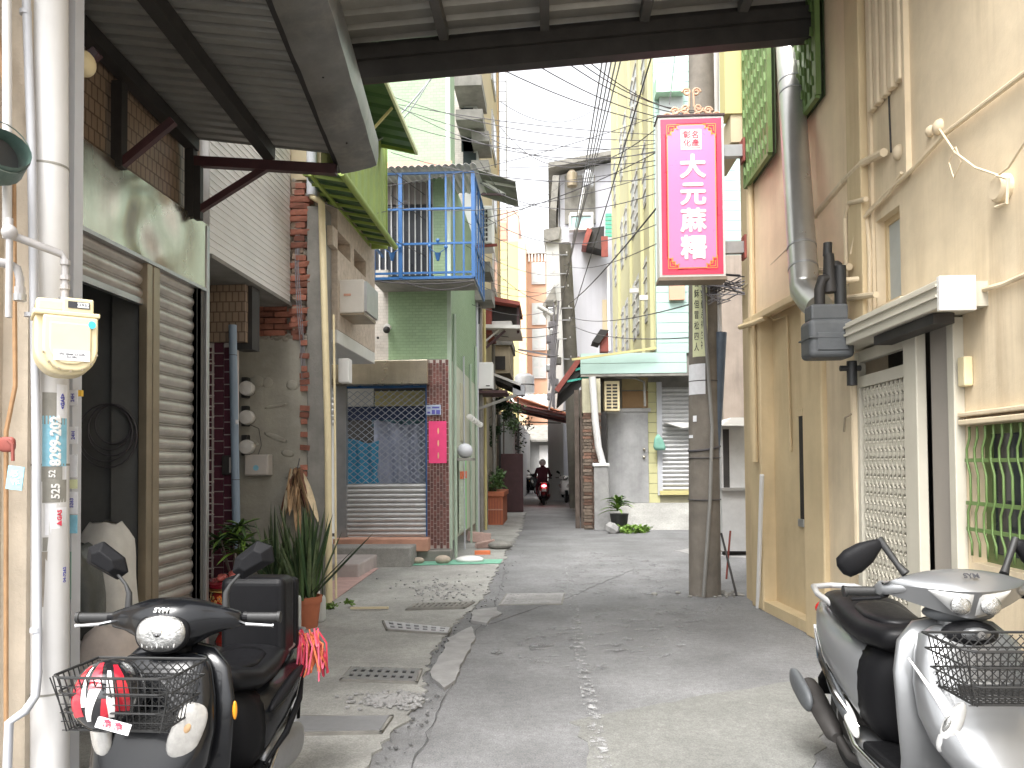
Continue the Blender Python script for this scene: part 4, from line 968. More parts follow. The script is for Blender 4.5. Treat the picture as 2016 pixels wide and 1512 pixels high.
# air conditioner (seen end on)
ac = thing('air_conditioner', 'beige boxy air conditioner on the pebble dashed wall beside the cream downpipe', 'air conditioner', (-2.2, 8.6, 3.1))
xq0, xq1, zq0, zq1 = RY(656, 550, 716, 616, 8.35)
M().box(xq0, xq1, 8.35, 8.95, zq0, zq1).out('casing', mat('beige_enamel', (.62, .58, .52), .45, .05, 5), ac, bevel=.012)
M().box(xq0 + .12, xq0 + .20, 8.344, 8.352, zq0 + .19, zq0 + .215).out('handle_slot', m_salmon, ac)
M().box(xq1, xq1 + .03, 8.37, 8.93, zq0 + .02, zq1 - .02).out('grille', m_steel, ac)
M().box(xq0, xq1, 8.36, 8.95, zq0 - .02, zq0 - .001).out('tray', m_brass, ac)
# ================================================================== green tiled house with the mesh shutter
YG = 11.8
xL, xR = pY(600, 900, YG).x, pY(888, 900, YG).x
gh = thing('green_tiled_house', 'tall pale green tiled house with blue caged balcony and mesh shutter at street level', 'building', ((xL + xR) / 2, 13, 0))
X = lambda px, Y=YG: pY(px, 800, Y).x
Z = lambda py, Y=YG, px=800: pY(px, py, Y).z
def panel(px0, py0, px1, py1, Y, d, name, m, parent=gh, **k):
    x0, x1, z0, z1 = RY(px0, py0, px1, py1, Y); return M().box(x0, x1, Y, Y + d, z0, z1).out(name, m, parent, **k)
xm = X(765)
M().box(xm, xR, YG, 15.9, Z(708), Z(552)).out('wall', m_gtile, gh)
M().box(xL - 2, xm - .002, YG + .01, 15, Z(708), Z(530)).out('wall', m_ctile, gh)
M().box(xL - 2, xR - .27, YG + .35, 15.8, Z(552), Z(333)).out('wall', m_gtile, gh)
M().box(xL - 2, xR, YG, 12.5, Z(333), 12.5).out('wall', m_gtile, gh)
M().box(xR - .26, xR, YG - .004, 15.9, Z(552), Z(333)).out('wall', m_gtile, gh)
M().box(xR - .05, xR + .012, YG - .012, YG + .06, Z(552), 12.5).out('corner_strip', mat('pale_green_paint', (.58, .68, .58), .5), gh)
M().box(xR - .05, xR + .012, YG - .012, YG + .06, 0.1, Z(552)).out('corner_strip', mat('grey_green_paint', (.36, .44, .35), .6, .1, 3, streak=.4), gh)
M().box(X(762), X(893), YG - .06, YG - .012, Z(333), Z(322)).out('salmon_ledge', m_salmon, gh)
# side wall down the lane: mixed render, openings, pipes
M().box(xR - .25, xR - .003, YG + .2, 15.88, .3, Z(708)).out('side_wall', mat('green_cream_render', (.50, .52, .42), .8, .15, 1.2, .2, 20, streak=.5, scol=(.26, .27, .2)), gh)
M().box(xR - .003, xR + .02, 13.0, 13.8, 1.9, 2.9).out('side_window', mat('cream_frame', (.5, .48, .36), .6), gh)
M().corr((xR + .02, 12.6, .35), (0, 0, 1.35), (0, .8, 0), (1, 0, 0), .06, .012, 'lap').out('louvred_door', mat('pale_green_louvre', (.52, .60, .48), .6), gh)
M().box(xR + .0, xR + .03, 13.5, 13.7, .35, 1.7).out('green_strip', mat('bright_green', (.25, .6, .22), .5), gh)
M().box(xR + .032, xR + .036, 12.7, 13.7, 1.25, 1.38).out('orange_tape', mat('orange_tape', (.85, .2, .08), .5, alpha=(6, .42)), gh)
for y, r in ((12.05, .026), (13.3, .015), (14.4, .022), (15.5, .028)): M().tube([V(xR + .035, y, .0), V(xR + .035, y, 3.9 - .5 * (r < .024))], r, 10).out('pipe', mat('grey_green_paint', (.36, .44, .35)) if r > .02 else m_pvc, gh, smooth='a')
M().ell((xR + .16, 12.3, 1.72), (.13, .13, .12)).out('water_bowl', m_pvc, gh, smooth=True)
M().box(xR, xR + .3, 12.1, 12.6, 1.56, 1.60).out('bowl_shelf', m_oldconc, gh)
for i in range(5): M().lathe([(0, -.06), (.05, -.05), (.055, .04), (0, .06)], (xR + .1 + .02 * i, 13.6 + .3 * i, 2.35 - .02 * i), 14, 'Y').out('meter_dome', m_lett, gh, smooth='a')
panel(640, 709, 842, 757, YG - .30, .3, 'shutter_hood', m_stain, bevel=.012)
panel(660, 757, 681, 1060, YG - .12, .12, 'shutter_jamb', m_steel)
panel(560, 709, 660, 1050, YG - .0, .2, 'wall', m_whitep)
x0, x1, z0, z1 = RY(636, 760, 662, 838, YG - .1); M().corr((x0, YG - .1, z0), (0, 0, z1 - z0), (x1 - x0, 0, 0), (0, -1, 0), .09, .015, 'sine').out('side_shutter', m_slatg, gh)
panel(838, 757, 846, 1056, YG - .05, .05, 'blue_jamb', m_blue)
panel(677, 752, 842, 764, YG - .06, .05, 'blue_lintel', m_blue)
# shutter: slats below, lattice above
x0, x1, z0, z1 = RY(681, 952, 838, 1056, YG - .03)
sh = M().box(x0, x1, YG, YG + .01, z0, z1).out('mesh_shutter', m_slatg, gh)
n_ = 11; h_ = (z1 - z0) / n_
sl = mesh(slatprof(x1 - x0, h_, 'x', .02), m_slatg, True, 'shutter_slat')
for k in range(n_): piece('shutter_slat', sl, sh, (x0, YG - .02, z0 + k * h_))
_, _, zl0, zl1 = RY(681, 765, 838, 952, YG - .03)
m_lat = mat('mesh_steel', (.40, .43, .50), .45, .1, 5, metal=.4)
nh = 10; dz = .10
rows = int((zl1 - zl0) / dz)
st = M(); wd = (x1 - x0) / nh
for i in range(nh):
    st.bar((i * wd, 0, 0), (i * wd + wd / 2, 0, dz / 2), .008, .015, (0, 1, 0)); st.bar((i * wd + wd / 2, 0, dz / 2), (i * wd + wd, 0, 0), .008, .015, (0, 1, 0))
stm = mesh(st, m_lat, name='mesh_row')
for k in range(rows * 2 + 1):
    piece('mesh_row', stm, sh, (x0, YG - .03, zl0 + (k // 2 + k % 2) * dz), scale=(1, 1, 1 if k % 2 == 0 else -1))
# inside
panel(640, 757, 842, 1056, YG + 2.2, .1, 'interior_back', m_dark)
panel(738, 770, 838, 800, YG + .8, .05, 'interior_frame', m_pale)
panel(681, 800, 838, 826, YG + .5, .05, 'interior_beam', mat('navy_cloth', (.02, .035, .09), .7))
panel(681, 765, 735, 800, YG + .55, .05, 'interior_frame', m_lett)
def cloth(px0, py0, px1, py1, Y, m, name, label, amp=.03, seed=1):
    random.seed(seed); x0, x1, z0, z1 = RY(px0, py0, px1, py1, Y); mb = M(); n_, k_ = 24, 16; vs = []; ph = random.random() * 6
    for i in range(n_ + 1):
        for j in range(k_ + 1):
            u, v_ = i / n_, j / k_; vs.append(V(x0 + (x1 - x0) * u, Y + amp * math.sin(u * 17 + ph + 2 * v_) + amp * .6 * math.sin(v_ * 9 + u * 6) - .12 * (1 - v_), z0 + (z1 - z0) * v_ + .04 * math.sin(u * 5 + ph) * v_))
    mb.add(vs, [(i * (k_ + 1) + j, (i + 1) * (k_ + 1) + j, (i + 1) * (k_ + 1) + j + 1, i * (k_ + 1) + j + 1) for i in range(n_) for j in range(k_)])
    vs2 = [p + V(0, .25, 0) for p in mb.v]; mb.add(vs2, [tuple(reversed(f)) for f in mb.f])
    return mb.out(name, m, label=label, cat='tarpaulin', smooth=True)
cloth(681, 868, 745, 955, YG + .4, m_bluet, 'blue_tarpaulin', 'bright blue tarpaulin heap behind the mesh shutter, lower left', .03, 3)
cloth(736, 832, 838, 1040, YG + .65, m_greyt, 'grey_tarpaulin', 'grey purple covered pile filling the right side behind the mesh shutter', .04, 4)
cloth(735, 780, 838, 840, YG + 1.0, mat('teal_cloth', (.10, .22, .28), .6), 'teal_tarpaulin', 'dull teal cloth above the grey pile behind the mesh shutter', .03, 5)
# sill and plinth
panel(655, 1061, 842, 1086, YG - .32, .32, 'salmon_sill', m_salmon, bevel=.012)
panel(720, 1084, 888, 1112, YG - .22, .22, 'plinth', m_oldconc, bevel=.015)
# brown tile column (stack of vertical tiles, each proud of the pale grout)
x0, x1, z0, z1 = RY(841, 708, 884, 1080, YG - .05)
tc = M().box(x0, x1, YG - .06, YG, z0, z1).out('tiled_column', m_grout, gh)
nc, nr_ = 7, 30; tw_, th_ = (x1 - x0) / nc, (z1 - z0) / nr_
tm_ = mesh(M().box(.004, tw_ - .004, -.009, 0, .004, th_ - .006), m_rtile, name='tile')
for c in range(nc):
    for r in range(nr_ - (c % 2)):
        piece('tile', tm_, tc, (x0 + c * tw_, YG - .06, z0 + (r + .5 * (c % 2)) * th_))
xa_, xb_, za_, zb_ = RY(844, 829, 879, 912, YG - .08); M().box(xa_, xb_, YG - .078, YG - .073, za_, zb_).out('spring_couplet', m_spring, tc)
for k in range(3): M().ell(((xa_ + xb_) / 2 + .01, YG - .079, za_ + .12 + k * .19), (.012, .002, .05)).out('gold_brush_mark', mat('gold_ink', (.75, .45, .25), .5), tc)
xa_, xb_, za_, zb_ = RY(839, 797, 868, 817, YG - .09)
ad = M().box(xa_, xb_, YG - .09, YG - .075, za_, zb_).out('address_plate', mat('pale_blue_enamel', (.42, .48, .60), .4), tc, bevel=.003)
for (a_, b_, c_, d_) in ((.38, .60, .08, .5), (.68, .94, .08, .5), (.08, .28, .14, .34), (.08, .3, .66, .76), (.4, .9, .66, .82)):
    M().box(xa_ + (xb_ - xa_) * a_, xa_ + (xb_ - xa_) * b_, YG - .093, YG - .09, za_ + (zb_ - za_) * c_, za_ + (zb_ - za_) * d_).out('plate_marking', m_inkb, ad)
# camera by the tiled wall
q = pY(762, 650, YG - .12); cc = thing('security_camera', 'small white security camera with black face on the green tiled wall', 'security camera', q)
M().tube([q + V(0, .1, .06), q + V(0, -.02, .05)], .05, 16).out('housing', m_lett, cc, smooth='a'); M().ell(q + V(.0, -.03, .0), (.055, .05, .055)).out('dome', m_black, cc, smooth=True)
for px in (735, 744): M().ell(pY(px, 665, YG - .06), (.02, .03, .02)).out('floodlight', m_black, cc, smooth=True)
# balcony window and blue cage
x0, x1, z0, z1 = RY(738, 345, 878, 545, YG + .3)
bw = M().box(x0, x1, YG + .25, YG + .34, z0, z1).out('balcony_window', mat('slate_glass', (.03, .033, .045), .3), gh)
for k in range(13): M().box(x0 + k * (x1 - x0) / 12 - .01, x0 + k * (x1 - x0) / 12 + .01, YG + .2, YG + .22, z0, z1).out('window_bar', m_slatg, bw)
M().box(x0, x1, YG + .22, YG + .25, z1 - .5, z1 - .06).out('curtain_box', mat('mauve_grey', (.26, .23, .23), .7), bw)
YC = 11.15
cg = thing('balcony_cage', 'blue painted steel balcony cage with corrugated roof wrapping the corner of the green house', 'balcony cage', (-1.8, 11.2, 4.1))
cx0, cx1 = X(736, YC), X(935, YC); cz0, cz1 = Z(548, YC), Z(342, YC)
def cbar(a, b, w_=.035, n_='frame_bar'): return M().bar(a, b, w_).out(n_, m_blue, cg)
for z in (cz0, cz0 + .075, cz0 + .51, cz0 + 1.03, cz1):
    cbar((cx0, YC, z), (cx1, YC, z), .04 if z in (cz0,) else .03)
for px in (738, 790, 848, 880, 896, 915, 934):
    x = X(px, YC); cbar((x, YC, cz0), (x, YC, cz1), .055 if px in (790, 934) else .028)
for z in (cz0, cz0 + .51, cz0 + 1.03, cz1): cbar((cx1, YC, z), (cx1, 12.8, z), .03); cbar((cx0, YC, z), (cx0, 11.8, z), .03)
for y in (11.45, 11.9, 12.35, 12.8): cbar((cx1, y, cz0), (cx1, y, cz1), .03)
for k in range(5): cbar((cx0, YC, cz0), (cx0, YC, cz0), .001) if False else None
M().box(cx0, cx1, YC, YG, cz0 - .05, cz0 - .02).out('balcony_floor', m_oldconc, cg)
M().corr((cx0 - .15, YC - .12, cz1 + .04), (cx1 - cx0 + .2, 0, .02), (0, 1.9, .25), (0, 0, 1), .10, .03, 'sine').out('corrugated_roof', m_whitep, cg)
for px in (772, 862):   # little blue flower brackets
    q = pY(px, 500, YC - .05)
    fb_ = M().lathe([(.02, -.1), (.045, 0), (.05, .01), (0, .01)], q, 12).out('flower_pot_bracket', m_blue, cg)
    M().tube([q + V(-.12, 0, .08), q + V(0, 0, 0), q + V(.12, 0, .08)], .006, 6).out('stem', m_blue, fb_)
    for dx, dz_ in ((-.12, .12), (0, .2), (.12, .1)): M().ell(q + V(dx, -.01, dz_), (.03, .012, .03), None, 10, 6).out('flower', m_blue, fb_, smooth=True)
# wiring bundle below
M().tube(sag((cx0, YC - .02, cz0 - .03), (cx1, YC - .02, cz0 - .06), .05), .008, 6).out('cable', m_wire, cg)
M().tube(sag((cx0 + .4, YC - .02, cz0 - .02), (cx1, YC - .02, cz0 - .1), .12), .006, 6).out('cable', m_wire, cg)
# steps and small things in front
x0, x1, z0, z1 = RY(640, 1112, 712, 1165, 10.1)
M().box(-3.4, x1, 9.95, 11.4, 0, .20).out('entrance_step', mat('pinkish_concrete', (.42, .37, .35), .8, .15, 4, .3, 50), label='pale pinkish concrete step at the foot of the pebble dashed house', cat='step', bevel=.02)
M().box(-3.4, -2.05, 11.0, 11.55, 0, .30).out('entrance_step', m_conc, label='grey concrete step tucked against the sill of the green house', cat='step', bevel=.02)
for px, s_, lb in ((824, .09, 'smaller round river stone on the green painted strip'), (872, .12, 'larger round river stone on the green strip below the tiled column')):
    q = pZ(px, 1112); M().ell((q.x, q.y, s_ * .5 + .02), (s_, s_ * .8, s_ * .55), None, 16, 10).out('river_stone', mat('river_stone', (.42, .35, .28), .8, .2, 12, .3, 60), smooth=True, label=lb, cat='stone', group='river stones before the green house')
for i, (px, py, s_, c, lb, nm) in enumerate(((943, 1068, .22, mat('pink_stone', (.48, .33, .29), .8, .2, 6, .4, 40), 'pinkish broken stone basin lying by the lane corner', 'broken_basin'), (955, 1080, .16, mat('pink_stone', (.48, .33, .29)), 'flat pink slab beside the broken basin', 'stone_slab'))):
    q = pZ(px, py); random.seed(i)
    mb = M().ob((q.x, q.y, s_ * .45), (s_ * 2.0, s_ * 1.2, s_ * .8), Matrix.Rotation(.3, 3, 'Z') @ Matrix.Rotation(.1 - .3 * i, 3, 'Y'))
    for v_ in mb.v: v_ += V(random.uniform(-.03, .03), random.uniform(-.03, .03), random.uniform(-.02, .02))
    mb.out(nm, c, bevel=.02, label=lb, cat='stone')
q = pZ(950, 1093); M().ob((q.x, q.y, .04), (.26, .1, .07), Matrix.Rotation(.1, 3, 'Z')).out('orange_brick', mat('orange_brick', (.6, .17, .07), .8), bevel=.006, label='single orange brick on the ground by the lane edge', cat='brick')
q = pZ(985, 1082); M().ell((q.x, q.y, .08), (.22, .14, .08), None, 12, 8).out('rubble_heap', m_oldconc, label='low grey rubble heap beside the pink stones', cat='rubble')
q = pZ(925, 1108); M().ell((q.x, q.y, .05), (.22, .16, .06), None, 16, 8).out('white_bag', m_lett, smooth=True, label='crumpled white bag on the green strip at the corner pipe', cat='bag')

# ================================================================== left side farther down the lane
lt = thing('beige_tower', 'tall beige apartment tower with concrete hoods rising behind the green house', 'building', (-2.6, 20, 0))
XT = -1.53
M().box(-6, XT, 16.6, 23.0, 3.0, 17).out('wall', m_beige, lt)
M().box(-6, XT - .3, 16.3, 16.59, 3.2, 14).out('stair_wall', m_ctile, lt)
M().box(XT - .28, XT + .004, 16.2, 16.58, 3.2, 14).out('white_pier', m_lgrey, lt)
for i, (py, px0, px1) in enumerate(((158, 893, 948), (225, 897, 950), (268, 928, 962), (325, 928, 962), (525, 935, 965), (580, 930, 968))):
    Y = 15.3 if i < 2 else 15.7
    x0, x1, z0, z1 = RY(px0, py - 10, px1, py + 10, Y)
    wn = M().box(x0, x1, Y, 16.6, z0, z1).out('window_hood', m_oldconc, lt)
    M().box(x0 + .05, min(x1, XT) - .08, 16.17, 16.19, z0 - 1.0, z0 - .05).out('window', m_glass, wn)
for k in range(6):
    z = 4.3 + k * 1.9
    wn = M().box(XT, XT + .04, 20.3, 21.6, z, z + 1.1).out('window', m_lgrey, lt); M().box(XT + .041, XT + .05, 20.4, 21.5, z + .1, z + 1.0).out('pane', m_glass, wn)
M().box(XT, XT + .04, 22.7, 23.0, 3, 17).out('corner_pier', mat('orange_beige', (.7, .5, .3), .7), lt)
ld = thing('wall_ladder', 'thin steel ladder climbing the corner of the beige tower', 'ladder', (XT + .4, 22.6, 6))
for dx in (0, .22): M().tube([V(XT + .06 + dx, 22.6, 6), V(XT + .06 + dx, 22.6, 16)], .015, 6).out('rail', m_steel, ld)
M_r = mesh(M().tube([(0, 0, 0), (.22, 0, 0)], .01, 6), m_steel, name='rung')
for k in range(32): piece('rung', M_r, ld, (XT + .06, 22.6, 6.1 + k * .3))
# AC pair at the tower foot
x0, x1, z0, z1 = RY(936, 405, 968, 478, 15.2)
ac = thing('air_conditioner', 'white air conditioner with square grid grille high beside the blue cage', 'air conditioner', (x0, 15.2, z0))
M().box(x0, x1, 15.2, 16, z0, z1).out('casing', m_lett, ac, bevel=.01)
for i in range(4):
    for j in range(7): M().box(x0 + .04 + i * .055, x0 + .08 + i * .055, 15.185, 15.2, z0 + .04 + j * .095, z0 + .1 + j * .095).out('grille_cell', m_dark, ac)
M().bar((x0 - .1, 15.3, z0 - .05), (x1 + .1, 15.3, z0 - .02), .05).out('bracket', m_red, ac)
# small awning roof next to cage
q0 = pY(938, 345, 14.0); q1 = pY(1016, 362, 14.0)
aw = thing('tin_awning', 'grey brown tin awning with triangular brackets sticking out beyond the blue cage', 'awning', q0)
M().corr((q0.x, 13.7, q0.z), (0, 1.4, 0), (q1.x - q0.x, 0, -.25), (0, 0, 1), .12, .03, 'sine').out('tin_sheet', m_oldconc, aw)
M().bar(q0 + V(0, 0, -.35), (q1.x - .2, 14, q1.z - .2), .04).out('bracket', m_dred, aw); M().bar(q0 + V(0, 0, -.05), (q1.x - .2, 14, q1.z - .2), .04).out('bracket', m_whitep, aw)
M().bar(q0 + V(0, 0, -.1), (q1.x, 14, q1.z - .05), .04).out('bracket', m_whitep, aw)
# lower sheds jutting out
sd_ = thing('jutting_shed', 'rusty red sheet shed box jutting out above the lane, left side', 'shed', (-1.2, 17, 4.8))
x0, x1, z0, z1 = RY(938, 588, 1020, 640, 17.5)
M().box(x0 - .4, x0 + .35, 17.5, 19, z0 - .2, z1).out('body', m_red, sd_)
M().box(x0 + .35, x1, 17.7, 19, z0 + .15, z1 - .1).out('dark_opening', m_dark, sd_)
M().poly([V(x0 - .1, 17.3, z1 + .12), V(x1 + .05, 17.3, z1 - .12), V(x1 + .05, 17.3, z1 - .2), V(x0 - .1, 17.3, z1)], (0, 1.8, 0)).out('roof', m_red, sd_)
M().bar((x1, 17.5, z0 - .2), (x1, 17.5, z1 - .1), .06).out('post', m_dred, sd_)
M().poly([V(x0 - .1, 17.2, z0 - .02), V(x1 + .05, 17.2, z0 - .06), V(x1 + .05, 17.2, z0 - .14), V(x0 - .1, 17.2, z0 - .1)], (0, 1.8, 0)).out('platform', m_whitep, sd_)
M().bar((x0 - .3, 17.4, z0 - 1.0), (x1 - .3, 17.4, z0 - .15), .05).out('bracket', m_dred, sd_)
M().bar((x0 - .3, 17.4, z0 - .8), (x1 - .4, 17.4, z0 - .1), .04).out('bracket', m_whitep, sd_)
M().box(x0 - .1, x1 - .15, 17.6, 18.8, z0 - .05, z0 + .12).out('stored_sacks', m_whitep, sd_, bevel=.03)
lowh = thing('low_grey_house', 'low weathered grey house front with pipes behind the green house, left side of the lane', 'building', (-1.8, 17, 0))
M().box(-4, XT - .02, 15.95, 22, 0, 3.3).out('wall', mat('weathered_beige', (.40, .36, .29), .85, .2, 1.5, .3, 20, streak=.7, scol=(.16, .14, .12)), lowh)
for i, (px, y0) in enumerate(((940, 16.0), (946, 16.4), (955, 17.2), (972, 19))):
    x = pY(px, 800, y0).x; M().tube([V(x, y0, 0), V(x, y0, 6.2)], .045 if i % 2 else .03, 8).out('pipe', (m_pvc, m_oldconc, m_pale, m_oldconc)[i], lowh)
x0, x1, z0, z1 = RY(942, 713, 970, 765, 16.2)
wc = thing('water_heater', 'white boxy water heater on a shelf above the planter', 'water heater', (x0, 16.2, z0))
M().box(x0, x1, 16.2, 16.5, z0, z1).out('casing', m_lett, wc, bevel=.01); M().box(x0 + .16, x0 + .24, 16.19, 16.2, z0 + .05, z0 + .07).out('label_slot', m_dark, wc)
M().box(x0 - .1, x1 + .3, 16.15, 17.2, z0 - .1, z0 - .04).out('shelf', m_dred, wc)
M().bar((x0 - .2, 16.2, z0 - .5), (x1 + .5, 16.2, z0 - .15), .06).out('bracket', m_oldconc, wc)
x0, x1, z0, z1 = RY(968, 735, 1025, 770, 19)
lr = thing('lean_to_roof', 'small dark lean-to roof with a white edge behind the water heater', 'roof', (x0, 19, z0))
M().poly([V(x0, 19, z1), V(x1, 19, z0 + .15), V(x1, 19, z0), V(x0, 19, z1 - .12)], (0, 2.0, 0)).out('roof_sheet', m_dark, lr)
M().bar((x0, 18.98, z1), (x1, 18.98, z0 + .15), .06).out('roof_edge', m_lett, lr)
M().box(x1 - .2, x1 + .1, 19, 19.4, z0 - .1, z0 + .15).out('fan_box', m_pvc, lr)
b2 = thing('brown_balcony', 'beige brown balcony box below the jutting shed', 'balcony', (-1.0, 20, 3.6))
x0, x1, z0, z1 = RY(965, 680, 1004, 735, 20); M().box(x0 - .4, x1, 20, 22, z0, z1).out('parapet', mat('tan_render', (.36, .30, .21), .8, .15, 3, streak=.6), b2)
M().box(x0 - .4, x1 + .05, 19.9, 22.1, z1, z1 + .22).out('coping', m_oldconc, b2); M().box(x0 + .1, x0 + .4, 19.97, 20, z0 + .1, z0 + .45).out('opening', m_dark, b2)
# far buildings closing the lane
def winrow(b, x0, x1, Y, zs, n_, w_, h_, m=m_lgrey, pm=m_frost):
    for z in zs:
        for k in range(n_):
            x = x0 + (x1 - x0) * (k + .5) / n_; f = M().box(x - w_ / 2, x + w_ / 2, Y - .12, Y, z, z + h_).out('window', m, b)
            for s_ in (-1, 1):
                for t_ in (0, 1): M().box(x + s_ * w_ * .24 - w_ * .18, x + s_ * w_ * .24 + w_ * .18, Y - .135, Y - .12, z + h_ * (.08 + .47 * t_), z + h_ * (.45 + .47 * t_)).out('pane', pm, f)
fb1 = thing('pale_yellow_block', 'pale yellow apartment block far down the lane', 'building', (-3, 50, 0))
x0, x1, z0, z1 = RY(940, 476, 1022, 990, 50); M().box(x0 - 6, x1, 50, 60, 0, z1).out('wall', m_pale, fb1); M().box(x1, x1 + .5, 49.8, 60, 0, z1 + .1).out('corner', mat('apricot', (.72, .48, .30), .7), fb1)
fb2 = thing('pink_tiled_block', 'pink tiled apartment block with white windows and a balustrade at the lane end', 'building', (-1, 52, 0))
x0, x1, z0, z1 = RY(1030, 500, 1092, 990, 52); M().box(x0, x1 + 3, 52, 62, 0, z1).out('wall', m_pink, fb2)
winrow(fb2, pY(1045, 700, 52).x, pY(1078, 700, 52).x, 52, [pY(1060, y, 52).z for y in (560, 640, 690, 745)], 1, .95, 1.5)
bl = M().box(x0, x1 + 1, 51.8, 52, z1, z1 + .15).out('balustrade', m_whitep, fb2)
for k in range(12): M().box(x0 + .2 + k * .22, x0 + .3 + k * .22, 51.85, 51.95, z1 - .55, z1).out('baluster', m_whitep, bl)
fb3 = thing('salmon_block', 'salmon coloured block top seen above the pale yellow block', 'building', (-4, 62, 0))
x0, x1, z0, z1 = RY(960, 415, 1022, 800, 62); M().box(x0 - 6, x1, 62, 72, 0, z1).out('wall', mat('salmon_render', (.62, .40, .32), .8), fb3); M().box(x0 + 1, x1 - 1, 61.9, 62, z1 - 2.4, z1 - 1.0).out('upper_band', m_salmon, fb3)  # band of darker salmon paint near the top of the wall
fw = thing('white_end_house', 'low white house closing the far end of the lane behind the rider', 'building', (0, 46, 0))
x0, x1, z0, z1 = RY(1010, 880, 1100, 965, 46); M().box(x0 - 1, x1 + 1, 46, 49, 0, z1 + .5).out('wall', m_lgrey, fw); M().box(pY(1062, 900, 46).x, pY(1086, 900, 46).x, 45.9, 46, 0, 2.6).out('doorway', m_lett, fw)
M().poly([V(x0 - 1, 45.4, z1 + .3), V(x1 + 1, 45.4, z1 + .3), V(x1 + 1, 48, z1 + 1.3), V(x0 - 1, 48, z1 + 1.3)], (0, 0, .12)).out('roof', m_oldconc, fw)
M().box(x0 + .2, x0 + .9, 45.9, 46, .6, 2.2).out('window', m_glass, fw)
wt = thing('white_sheet_roofs', 'jumble of white sheet roofs above the maroon lane canopy', 'roof', (0, 38, 5))
for (px0, py0, px1, py1, Y) in ((1000, 770, 1085, 800, 36), (1030, 775, 1100, 810, 33)):
    x0, x1, z0, z1 = RY(px0, py0, px1, py1, Y); M().corr((x0, Y, z0), (x1 - x0, 0, 0), (0, 2, z1 - z0), (0, 0, 1), .3, .04, 'trap').out('roof_sheet', m_lett, wt)
q = pY(1032, 755, 34); tk = thing('water_tank', 'shiny steel water tank on the roofs at the lane end', 'water tank', q)
M().lathe([(0, -.45), (.42, -.45), (.45, -.4), (.45, .3), (.3, .42), (0, .48)], q, 20).out('drum', m_steel, tk, smooth='a')
M().lathe([(.46, -.1), (.46, -.05)], q, 20).out('hoop', m_dark, tk)
# gap-filling side walls of the narrow lane
al = thing('lane_wall', 'plain grey wall running along the left side of the far lane', 'wall', (-1.2, 34, 0))
M().box(-2.2, -1.25, 24.5, 46, 0, 3.2).out('wall', m_lgrey, al)
al = thing('lane_wall', 'grey wall with posts running along the right side of the far lane', 'wall', (1.2, 34, 0))
M().box(.95, 1.8, 26, 46, 0, 3.6).out('wall', m_oldconc, al)
for k in range(6): M().box(.86, .96, 27 + k * 2.2, 27.25 + k * 2.2, 0, 4.2).out('post', m_pvc, al)
# planter, dark red gate and lane canopy
x0, x1, z0, z1 = RY(939, 968, 990, 1036, 18.6)
pl_ = thing('planter_box', 'terracotta ribbed planter box at the left edge of the narrow lane', 'planter', (x0, 18.6, 0))
M().box(x0, x1, 18.6, 20.4, 0, z1 - .12).out('body', m_terra, pl_); M().box(x0 - .03, x1 + .04, 18.56, 20.44, z1 - .12, z1).out('rim', m_terra, pl_, bevel=.01)
rbm = mesh(M().box(0, .012, -.012, 0, .05, z1 - .16), m_red, name='rib')
for k in range(9): piece('rib', rbm, pl_, (x0 + .03 + k * (x1 - x0 - .06) / 8.6, 18.6, 0))
M().box(x0, x1, 18.585, 18.6, z1 * .45, z1 * .45 + .03).out('joint', m_salmon, pl_)
x0, x1, z0, z1 = RY(986, 893, 1030, 1010, 23.5)
M().box(x0, x1, 23.5, 23.58, .02, z1).out('gate_leaf', m_dred, label='dark maroon sheet gate standing open beside the planter', cat='gate', bevel=.01)
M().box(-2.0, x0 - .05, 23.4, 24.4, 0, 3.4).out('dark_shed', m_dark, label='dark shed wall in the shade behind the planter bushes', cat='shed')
lcn = thing('rusty_lane_canopy', 'rusty maroon corrugated canopy across the narrow lane above the rider', 'canopy', (0, 27, 3.4))
qa, qb = pY(960, 783, 25), pY(1122, 818, 25)
M().corr((qa.x, 25, qa.z), (0, 5, 0), (qb.x - qa.x, 0, qb.z - qa.z), (0, 0, 1), .25, .05, 'trap').out('sheet', m_red, lcn)
M().corr((qa.x + .6, 28, qa.z + .35), (0, 3, 0), (qb.x - qa.x - .6, 0, qb.z - qa.z - .1), (0, 0, 1), .25, .05, 'trap').out('sheet', mat('orange_rust_sheet', (.42, .17, .08), .7), lcn)
for y in (25, 27.5): M().bar((qa.x, y, qa.z - .08), (qb.x, y, qb.z - .08), .07).out('beam', m_dred, lcn)
for k in range(6):
    x = qa.x + (qb.x - qa.x) * k / 6; M().bar((x, 25, qa.z - .1 - k * .08), (x + .35, 25, qa.z - .55 + k * .02), .03).out('truss', m_dark, lcn)
M().bar((qa.x, 25, qa.z - .75), (qb.x - .3, 25, qb.z - .25), .04).out('beam', m_dark, lcn); M().bar((qa.x + 1, 25.0, 0), (qa.x + 1, 25.0, qa.z), .05).out('post', m_dark, lcn)

# ================================================================== right middle: mint and yellow house
YM = 18.5
mh = thing('mint_house', 'mint planked house with steel door and shutter on a pale yellow ground floor', 'building', (4, 20, 0))
fl = Z(990, YM, 1250)
xa, xb = pY(1165, 800, YM).x, pY(1460, 800, YM).x; zt_ = pY(1250, 735, YM).z
def mp(px0, py0, px1, py1, Y, d, name, m, **k): return panel(px0, py0, px1, py1, Y, d, name, m, parent=mh, **k)
M().box(xa + .3, xb + 3, YM + .05, YM + 4, 0, zt_ - .02).out('ground_wall', m_oldconc, mh)
